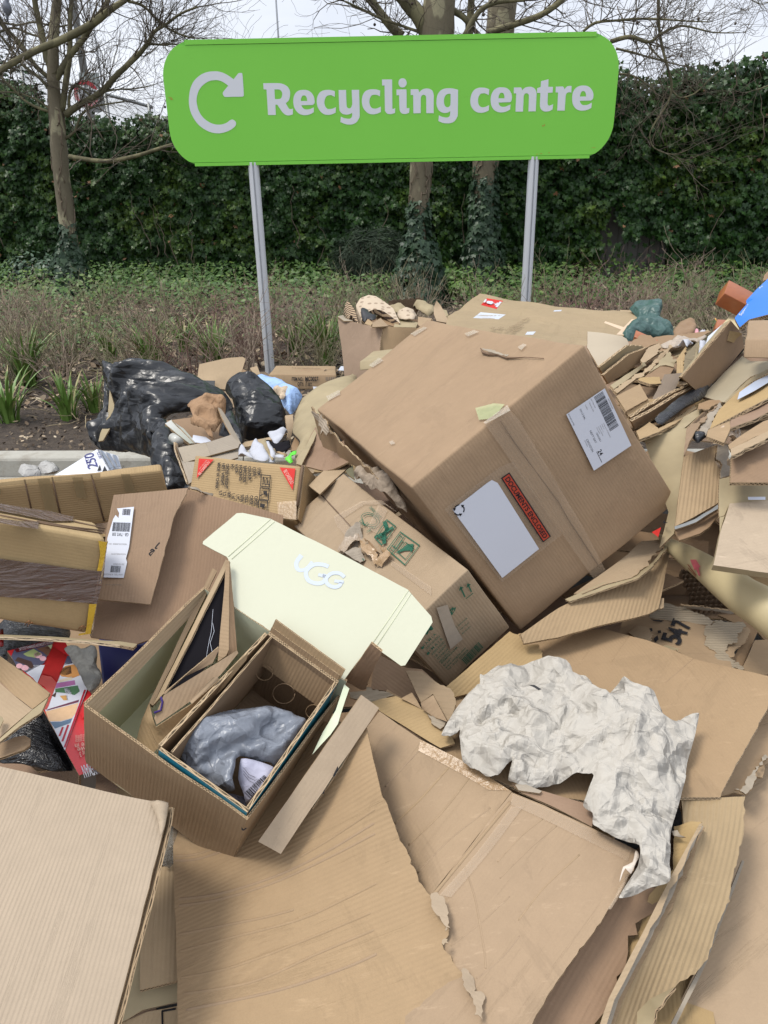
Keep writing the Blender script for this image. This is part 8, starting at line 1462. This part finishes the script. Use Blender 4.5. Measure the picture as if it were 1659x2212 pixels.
mb = MB()
for i in range(6): a, b_ = gd('q', [(1220 + i * 45, 1030 - i * 24, 2.12), (1240 + i * 45, 1070 - i * 24, 2.11)]); mb.tube([a, b_], .003, 4)
# crumpled strips bundle and the leaning double panel
bu = thing('crushed_board_bundle', 'bundle of crushed grey brown boards behind the leaning pale panel', 'cardboard piece', P(*zz('q', 650, 1640), 2.0))
for i, pts in enumerate(([(560, 1640, 1.98), (700, 1400, 2.08), (840, 1220, 2.18), (870, 1190, 2.2), (910, 1230, 2.18), (760, 1500, 2.04), (680, 1670, 1.95)], [(600, 1250, 2.2), (740, 1200, 2.22), (860, 1175, 2.22), (890, 1195, 2.2), (730, 1250, 2.17), (590, 1290, 2.16)], [(450, 1560, 2.0), (600, 1420, 2.06), (830, 1220, 2.18), (840, 1230, 2.17), (640, 1450, 2.04), (560, 1620, 1.97), (420, 1850, 1.86)])): sheet('board', gd('q', pts), [KG, K2, KI][i], bu, t=.004, warp=.02, wf=9, torn=(0, 1, 2, 3, 4), tamp=.006, res=.02)
lp2 = thing('leaning_panel', 'pale smooth double panel leaning beside the right edge of the big carton', 'flattened carton', P(*zz('m', 800, 1300), 1.95))
sheet('upper_face', gd('m', [(545, 525, 2.08), (820, 360, 2.16), (1105, 215, 2.22), (1135, 225, 2.22), (1000, 340, 2.15), (905, 420, 2.08), (870, 430, 2.07), (560, 560, 2.06)]), K6, lp2, t=.006)
sheet('face', gd('m', [(540, 530, 2.07), (870, 425, 2.07), (925, 425, 2.05), (900, 660, 1.99), (860, 950, 1.93), (810, 1375, 1.86), (680, 1500, 1.86), (760, 1180, 1.94)]), K6, lp2, t=.006)
sheet('shaded_side', gd('m', [(930, 425, 2.06), (1135, 228, 2.2), (1020, 450, 2.1), (905, 665, 2.0), (915, 520, 2.04)]), KI, lp2, t=.004); prr = Print(P(*zz('m', 740, 1290), 1.87), P(*zz('m', 810, 1375), 1.86) - P(*zz('m', 680, 1500), 1.86), P(*zz('m', 760, 1180), 1.94) - P(*zz('m', 740, 1290), 1.87), .004)
prr.poly(q4(prr, 'm', [(620, 1375), (705, 1330), (680, 1420)]), RED); prr.path(q4(prr, 'm', [(732, 1290), (758, 1290)]), .0035, BLACK); prr.path(q4(prr, 'm', [(732, 1272), (732, 1290)]), .0035, BLACK); prr.build('print', lp2)
tag(pillow('black_tape_patch', gd('m', [(975, 510, 1.98), (1060, 520, 1.98), (1118, 515, 1.98), (1100, 560, 1.96), (1020, 598, 1.94), (970, 570, 1.96)]), BAG, .008, None, res=.012, cr=.008), 'black tape patch folded over the end of the crushed boards', 'tape')
tag(pillow('clear_tape_tangle', gd('m', [(1110, 545, 1.95), (1200, 500, 1.98), (1350, 410, 2.02), (1415, 450, 2.0), (1410, 500, 1.97), (1370, 520, 1.95), (1280, 540, 1.93), (1150, 590, 1.9)]), film('tangle', (.45, .33, .22), .25, .6, 1, 22), .012, None, res=.012, cr=.012, fr=(12, 24, 50)), 'tangled translucent tape over the boards right of the leaning panel', 'tape')
rc = thing('ribbed_open_carton', 'yellowish ribbed carton side with crushed right corner, right of the leaning panel', 'cardboard box', P(*zz('m', 1000, 1300), 1.95))
sheet('front_face', gd('m', [(905, 680, 1.98), (1060, 620, 2.0), (1210, 570, 2.02), (1222, 800, 1.95), (1220, 1090, 1.87), (1180, 1120, 1.86), (1000, 1220, 1.84), (820, 1310, 1.83), (850, 1060, 1.88)]), K3, rc, t=.006, fl=gd('m', [(850, 1060, 1.88)])[0] - gd('m', [(905, 680, 1.98)])[0], torn=(2,))
sheet('crushed_side', gd('m', [(1222, 580, 2.0), (1255, 570, 2.01), (1300, 590, 2.02), (1325, 660, 2.0), (1322, 860, 1.94), (1225, 880, 1.92)]), KG, rc, t=.006, torn=(0, 1, 2, 3), warp=.02, wf=10, res=.02)
sheet('worn_bottom', gd('m', [(815, 1325, 1.83), (1000, 1235, 1.84), (1215, 1120, 1.86), (1215, 1150, 1.85), (1010, 1265, 1.83), (820, 1350, 1.82)]), plain('worn_blue_grey', (.20, .21, .21), .8, .5, 30), rc, t=.003, warp=.008, wf=14)
sheet('lower_side', gd('m', [(820, 1350, 1.84), (1010, 1265, 1.86), (1215, 1150, 1.88), (1210, 1210, 1.86), (1130, 1310, 1.84), (1050, 1365, 1.82), (860, 1430, 1.82)]), K2, rc, t=.006, warp=.01)
# board with staple label at right
br_ = thing('pale_board_carton', 'pale speckled board carton with small white label at the right edge', 'cardboard box', P(*zz('r', 900, 1100), 1.72))
sheet('back_face', gd('r', [(772, 320, 1.86), (860, 295, 1.87), (1040, 305, 1.88), (1300, 295, 1.88), (1300, 560, 1.82), (860, 560, 1.80), (820, 650, 1.78), (775, 665, 1.78), (768, 460, 1.83)]), K6, br_, t=.006, torn=(0, 1), tamp=.003)
sheet('front_face', gd('r', [(870, 540, 1.79), (1300, 505, 1.82), (1400, 800, 1.72), (1380, 1200, 1.64), (720, 1105, 1.66), (780, 820, 1.72)]), kraft('speckled', (.54, .41, .29), amp=.2, wear=1.2), br_, t=.016, em=K6); sheet('raised_corner', gd('r', [(1040, 310, 1.9), (1090, 180, 1.95), (1133, 125, 1.98), (1180, 170, 1.96), (1300, 190, 1.96), (1300, 300, 1.9)]), K6, br_, t=.005, torn=(1, 2, 3))
sheet('side_strip', gd('r', [(775, 668, 1.775), (822, 655, 1.775), (790, 760, 1.745), (778, 830, 1.73)]), K6, br_, t=.005)
sl = sheet('small_label', gd('r', [(1036, 480, 1.79), (1196, 480, 1.795), (1196, 508, 1.79), (1040, 507, 1.785)]), WHITE, br_, t=.001)
tag(sheet('shipping_label', gd('r', [(885, 280, 1.95), (1000, 220, 1.98), (1052, 245, 1.97), (1035, 302, 1.93), (900, 298, 1.93)]), plain('label_lilac', (.50, .50, .58), .5, .1, 8), t=.001), 'barcode label lying inside the open carton beside the raised corner', 'label')
# gold padded mailer
gm = plain('gold_kraft', (.46, .38, .215), .6, .05, 5, .12, .5, bscale=40)
mb = MB(); pts = [P(*zz('r', x, y), d) for x, y, d in ((222, 838, 2.08), (245, 862, 2.07), (330, 930, 2.04), (460, 1005, 1.99), (640, 1128, 1.93), (820, 1250, 1.87), (1000, 1388, 1.80), (1200, 1520, 1.73), (1450, 1690, 1.66))]; rr_ = [.003, .009, .018, .026, .034, .040, .045, .048, .05]
vv, ff = tube_data(pts, rr_, 22); gmo = thing('gold_padded_mailer', 'plump golden padded mailer tapering to a point, stained pink, at the right', 'mailer', pts[4])
mesh_from('mailer', [v + Vector((0, 0, .008 * noise.noise(v * 9))) for v in vv], ff, [gm], None, None, True, gmo)
tg = BVHTree.FromPolygons(vv, [tuple(f) for f in ff])
for quad, m_, nm in (([(505, 1055), (560, 1055), (600, 1120), (545, 1155)], plain('pink_stain', (.52, .10, .13), .5, .3, 40, alpha=.85), 'pink_stain'), ([(560, 1140), (585, 1130), (600, 1210), (580, 1200)], plain('pink_stain', (.52, .10, .13), .5, .3, 40), 'pink_stain'), ([(480, 1100), (487, 1098), (565, 1200), (558, 1202)], plain('red_line', (.25, .03, .02), .6), 'red_scratch'), ([(482, 1130), (486, 1128), (560, 1210), (556, 1212)], plain('red_line', (.25, .03, .02), .6), 'red_scratch')): laid(tg, 'r', quad, m_, nm, gmo, 5, .009)
# layered boards under the right corner of the big carton
uc = thing('stack_of_boards', 'stack of crumpled boards jutting out beneath the lower right edge of the big carton', 'flattened carton', P(*zz('f', 1000, 600), 1.95))
sheet('top_board', gd('r', [(-560, 1370, 1.90), (-60, 1010, 1.99), (60, 900, 2.06), (230, 880, 2.08), (270, 925, 2.05), (200, 1010, 2.0), (130, 1110, 1.95), (30, 1180, 1.91), (-60, 1230, 1.89), (-280, 1290, 1.88), (-480, 1370, 1.87)]), K1, uc, torn=(4, 5, 6, 7), tamp=.007, em=E2, warp=.008)
sheet('second_board', gd('r', [(-640, 1420, 1.87), (-300, 1270, 1.89), (0, 1195, 1.92), (150, 1090, 1.97), (285, 930, 2.03), (292, 960, 2.01), (170, 1110, 1.94), (30, 1225, 1.88), (-330, 1350, 1.87), (-600, 1440, 1.86)]), K6, uc, torn=(3, 4, 5), tamp=.005, em=E2)
sheet('lower_board', gd('r', [(-420, 1360, 1.9), (0, 1230, 1.94), (190, 1100, 2.0), (300, 970, 2.06), (320, 1000, 2.05), (290, 1130, 2.0), (240, 1400, 1.92), (215, 1505, 1.89), (130, 1550, 1.87), (-60, 1600, 1.84), (-360, 1670, 1.82), (-700, 1770, 1.80), (-1017, 1826, 1.79), (-1045, 1740, 1.80), (-700, 1500, 1.86)]), K3, uc, t=.006, em=E2, fl=gd('r', [(100, 1500, 1.87)])[0] - gd('r', [(200, 1150, 1.97)])[0])
sheet('tab', gd('r', [(222, 1410, 1.93), (268, 1408, 1.93), (265, 1495, 1.91), (240, 1505, 1.90), (212, 1500, 1.90)]), K1, uc)
# torn printed board and hollow behind the broad panel
tpb = thing('torn_printed_board', 'torn board printed 547 in black, with exposed grey ribs, in the right hollow', 'cardboard sheet', P(*zz('r', 450, 1750), 1.95))
tpo = sheet('board', gh('r', [(-100, 1560, .54), (200, 1540, .54), (540, 1600, .54), (760, 1620, .535), (980, 1650, .53), (1060, 1700, .53), (1020, 1800, .53), (930, 1870, .535), (870, 1950, .54), (900, 2060, .545), (500, 2050, .55), (0, 1900, .55), (-150, 1750, .55)]), K0, tpb, torn=(1, 2, 3, 4, 5, 6, 7), tamp=.008)
tpt = bvh(tpo); nn_ = Vector((0, 0, 1))
for ol, sd2 in (([(650, 1670), (780, 1630), (985, 1650), (980, 1720), (930, 1790), (890, 1850), (850, 1890), (860, 1950), (900, 2010), (1000, 2070), (700, 2000), (750, 1930), (640, 1850)], 1), ([(120, 1540), (300, 1480), (540, 1560), (640, 1600), (780, 1640), (700, 1680), (540, 1660), (300, 1630), (130, 1600)], 2)):
 sheet('exposed_ribs', [p + nn_ * .005 for p in gh('r', ol, .537)], RIBBED_GREY, tpb, t=.002, torn=tuple(range(len(ol))), tamp=.009, res=.015, fl=gh('r', [(900, 1700)], .53)[0] - gh('r', [(650, 1690)], .53)[0], warp=.006, wf=12)
pq = hit(tpt, 'r', 400, 1750); pr = Print(pq, hit(tpt, 'r', 440, 1640) - hit(tpt, 'r', 320, 1880), hit(tpt, 'r', 300, 1700) - hit(tpt, 'r', 420, 1750), .004)
def big(o, e, tx, sz): txa(pr, 'r', o, e, tx, sz, BLACK, .03)
big((405, 1855), (430, 1770), '5', .116); big((455, 1790), (480, 1720), '4', .116); big((490, 1715), (515, 1645), '7', .116)
for P4 in ([(130, 1700), (155, 1695), (160, 1720), (140, 1730)], [(205, 1718), (235, 1715), (240, 1740), (210, 1742)], [(170, 1790), (205, 1760), (215, 1800), (180, 1830)], [(140, 1615), (265, 1625), (240, 1640), (170, 1630)]): pr.poly(q4(pr, 'r', P4), BLACK)
pr.build('print', tpb)
for nm, lab, k, pts, m in (('carton_wedge', 'tan board wedge beneath the gold mailer at the right edge', 'r', [(760, 1560, .50), (950, 1560, .50), (1140, 1680, .50), (980, 2050, .52), (880, 2000, .52), (1040, 1700, .50)], K2), ('right_corner_board', 'brown board corner under the gold mailer at the right picture edge', 'r', [(1100, 1790, .52), (1300, 1780, .52), (1400, 2100, .54), (1150, 2110, .54), (980, 2060, .53)], K0), ('hollow_floor_board', 'shaded brown board at the bottom of the right hollow', 'r', [(200, 1380, .44), (560, 1370, .44), (800, 1400, .44), (900, 1600, .48), (200, 1560, .46)], K2), ('hollow_back_board', 'dark board at the back of the right hollow', 'r', [(250, 1210, .50), (600, 1220, .50), (600, 1380, .46), (240, 1380, .46)], K2)):
 tag(sheet(nm, gh(k, pts), m, None, t=.006, seed=len(lab)), lab, 'cardboard piece')
mb = MB(); o0 = G(*zz('r', 560, 1500), .50); ex = Vector((1, .1, 0)); ey = Vector((-.1, .7, .55)).normalized()
for i in range(7):
 for j in range(9):
  c = o0 + ex * (i + (j % 2) * .5) * .016 + ey * j * .014
  pts = [c + ex * .008 * math.cos(a) + ey * .009 * math.sin(a) for a in np.linspace(0, 2 * math.pi, 7)]
  for a, b_ in zip(pts, pts[1:]): mb.quad(a, b_, b_ + Vector((0, .01, -.02)), a + Vector((0, .01, -.02)))
tag(mb.build('honeycomb_filler', plain('comb_brown', (.21, .145, .09), .9), smooth=False), 'brown honeycomb filler block in the right hollow under the gold mailer', 'packing')
for nm, lab, pts, m, torn in (('shredded_strip', 'ragged torn board strip edge on behind the torn printed board', [(420, 1470, .56), (640, 1500, .56), (960, 1545, .55), (930, 1560, .545), (640, 1520, .55), (450, 1490, .55)], KG, (0, 1, 2, 3, 4, 5)), ('beige_tongue', 'tan torn tongue at the left of the printed 547', [(-60, 1720, .555), (30, 1660, .56), (110, 1670, .56), (165, 1740, .56), (180, 1840, .56), (60, 1810, .565)], K1, (2, 3)), ('curled_scrap', 'small curled pale scrap under the digits 547', [(250, 1870, .56), (330, 1850, .565), (410, 1870, .56), (395, 1900, .555), (300, 1895, .555)], K6, (0, 1, 2, 3))):
 tag(sheet(nm, gh('r', pts), m, None, t=.004, torn=torn, tamp=.006, res=.012), lab, 'cardboard scrap')
# torn ribbed scraps between the cream lid and the white paper
for nm, lab, pts, m, torn, wp_ in (('tented_board', 'shaded tented board below the right ear of the cream lid', [(160, 500, .66), (440, 105, .80), (560, 195, .80), (470, 380, .72), (410, 510, .66), (340, 600, .62)], K4, (4,), .004), ('dark_hollow_board', 'dark brown sheet under clear film below the printed carton', [(540, 220, .62), (740, 330, .62), (830, 370, .62), (1000, 380, .62), (1150, 520, .60), (1000, 740, .585), (780, 680, .585), (640, 620, .59), (440, 580, .60), (470, 380, .61)], K2, (), .01),
  ('ribbed_scrap_board', 'grey ribbed torn board beside the closing flap of the lidded carton', [(210, 620, .62), (340, 600, .62), (400, 560, .62), (510, 590, .62), (700, 650, .61), (560, 700, .605), (460, 740, .605), (330, 700, .61), (220, 680, .61)], RIBBED_GREY, (1, 2, 3, 4), .01), ('smooth_tongue_board', 'smooth tan board between the grey ribs and the taped carton', [(440, 730, .612), (560, 690, .615), (720, 665, .615), (1080, 860, .605), (1260, 960, .60), (1360, 1180, .595), (1200, 1230, .59), (830, 1010, .59), (540, 830, .60)], K5, (3,), .003),
  ('pointed_card', 'pointed tan card left of the leaning square card', [(770, 690, .62), (890, 625, .63), (1000, 810, .61)], K0, (), .002), ('square_card', 'leaning square tan card near the crumpled white paper', [(985, 740, .63), (1120, 655, .64), (1275, 945, .615), (1150, 900, .612), (1000, 810, .615)], K0, (), .002), ('ribbed_torn_board', 'brown ribbed torn board just left of the crumpled white paper', [(820, 380, .64), (1000, 400, .64), (1200, 550, .63), (1330, 620, .625), (1370, 760, .62), (1290, 950, .61), (1120, 650, .62), (990, 740, .615)], kraft('rib3', (.36, .25, .15), amp=2.2, flute=.016), (2, 3, 4), .006),
  ('wavy_edge_scrap', 'pale wavy torn edge left of the crumpled white paper', [(1060, 860, .612), (1130, 880, .612), (1260, 950, .608), (1240, 995, .605), (1130, 980, .605)], RIBBED_GREY, (0, 1, 2, 3, 4), .006)):
 tag(sheet(nm, gh('n', pts), m, None, t=.005, torn=torn, tamp=.006, warp=wp_, wf=8, seed=len(lab), res=.02), lab, 'cardboard scrap')
# ============================================================= body of the pile underneath
rs = random.Random(5); SB = 0
def stack(k, s0, s1, e0, e1, n, wd, m, lab, grp):
 for i in range(n):
  t = i / max(1, n - 1); j = rs.uniform
  s = [a + (b - a) * t for a, b in zip(s0, s1)]; e = [a + (b - a) * t for a, b in zip(e0, e1)]; A_, B_ = P(*zz(k, s[0], s[1]), s[2]), P(*zz(k, e[0] + j(-70, 90), e[1]), e[2] + j(-.04, .04)); B_.z += j(-.03, .03)
  d = B_ - A_; bk = Vector((-d.y, d.x, 0)).normalized() * wd * j(.8, 1.2); bk.z = j(-.12, .02)
  mid = (A_ + B_) / 2 + Vector((0, 0, j(-.015, .015)))
  tag(sheet('stacked_board', [A_, mid, B_, B_ + bk * j(.7, 1), A_ + bk], rs.choice(m), None, t=rs.choice((.005, .007, .01)), res=.05, fl=bk if i % 2 else d, torn=(2,) if i % 3 == 0 else (), tamp=.008, em=E2, warp=.01, seed=i, back=K2), lab, 'cardboard sheet', grp)
stack('p', (235, 900, 2.84), (700, 1670, 2.24), (1020, 620, 3.12), (1480, 1330, 2.58), 15, .3, (K0, K1, K2, K4, K6, KI), 'long flattened board layered in the heap between the big carton and the narrow carton', 'boards layered beside the big carton')
stack('q', (640, 1210, 2.62), (1000, 1680, 2.14), (1560, 700, 2.64), (1560, 1640, 2.04), 12, .3, (K0, K1, K2, K4, K5, KI), 'long flattened board layered in the heap at the right edge above the pale board carton', 'boards layered at the right edge')
stack('q', (250, 560, 3.0), (420, 1000, 2.55), (700, 420, 3.1), (900, 900, 2.7), 6, .3, (K0, K1, K2, K6), 'flattened board among the scraps at the back of the right heap', 'boards at the back of the right heap')
def hpile(x, y):    # height of the mound under the visible pieces
 e = min(1, max(0, (4.0 - y) / .9)) * min(1, max(0, (x + 1.9) / .7)); return (.36 + .06 * y + (.30 * max(0, x)) * (1 if y > 1.8 else .25)) * e
for x, y, z in ((.6, 1.9, .38), (.95, 2.35, .43), (.2, 2.35, .40), (1.35, 1.85, .40), (-.6, 1.75, .36), (-.85, 1.3, .28), (-.4, 2.5, .42), (1.0, 1.35, .33), (.5, 2.9, .45), (1.5, 2.6, .5), (-1.1, 2.1, .35)):
 a = rs.uniform(0, 3.1); u_ = Vector((math.cos(a), math.sin(a), rs.uniform(-.08, .08))); v_ = Vector((-math.sin(a), math.cos(a), rs.uniform(-.06, .06))); c = Vector((x, y, z))
 tag(sheet('buried_board', [c - u_ * .36 - v_ * .3, c + u_ * .36 - v_ * .28, c + u_ * .34 + v_ * .3, c - u_ * .37 + v_ * .27], rs.choice((K2, K4, KI)), None, t=.006, res=.12, seed=int(x * 10)), 'brown flattened board buried in the lower part of the cardboard pile', 'cardboard sheet', 'boards buried in the pile')
for i in range(230):
 x, y = rs.uniform(-1.7, 2.6), rs.uniform(.15, 4.1); h = hpile(x, y)
 if h < .12: continue
 z = h * rs.uniform(.3, 1.0) - .03; a = rs.uniform(0, 3.14); tl_ = rs.uniform(-.35, .35); tl2 = rs.uniform(-.25, .25)
 u_ = Vector((math.cos(a), math.sin(a), tl_)); v_ = Vector((-math.sin(a), math.cos(a), tl2)); L1, L2 = rs.uniform(.22, .42), rs.uniform(.15, .32)
 if i % 3: tl_ *= .4; tl2 *= .4; u_.z = tl_; v_.z = tl2
 if z + .5 * (abs(tl_) * L1 + abs(tl2) * L2) > h - .02: z = h - .02 - .5 * (abs(tl_) * L1 + abs(tl2) * L2)
 c = Vector((x, y, max(.03, z))); pts = [c - u_ * L1 - v_ * L2, c + u_ * L1 - v_ * L2, c + u_ * L1 * .9 + v_ * L2, c - u_ * L1 + v_ * L2 * .9]
 tag(sheet('buried_board', [p * .5 + c * .5 for p in pts], rs.choice((K0, K1, K2, K4, K5)), None, t=.006, res=.12, seed=i), 'brown flattened board buried in the lower part of the cardboard pile', 'cardboard sheet', 'boards buried in the pile')
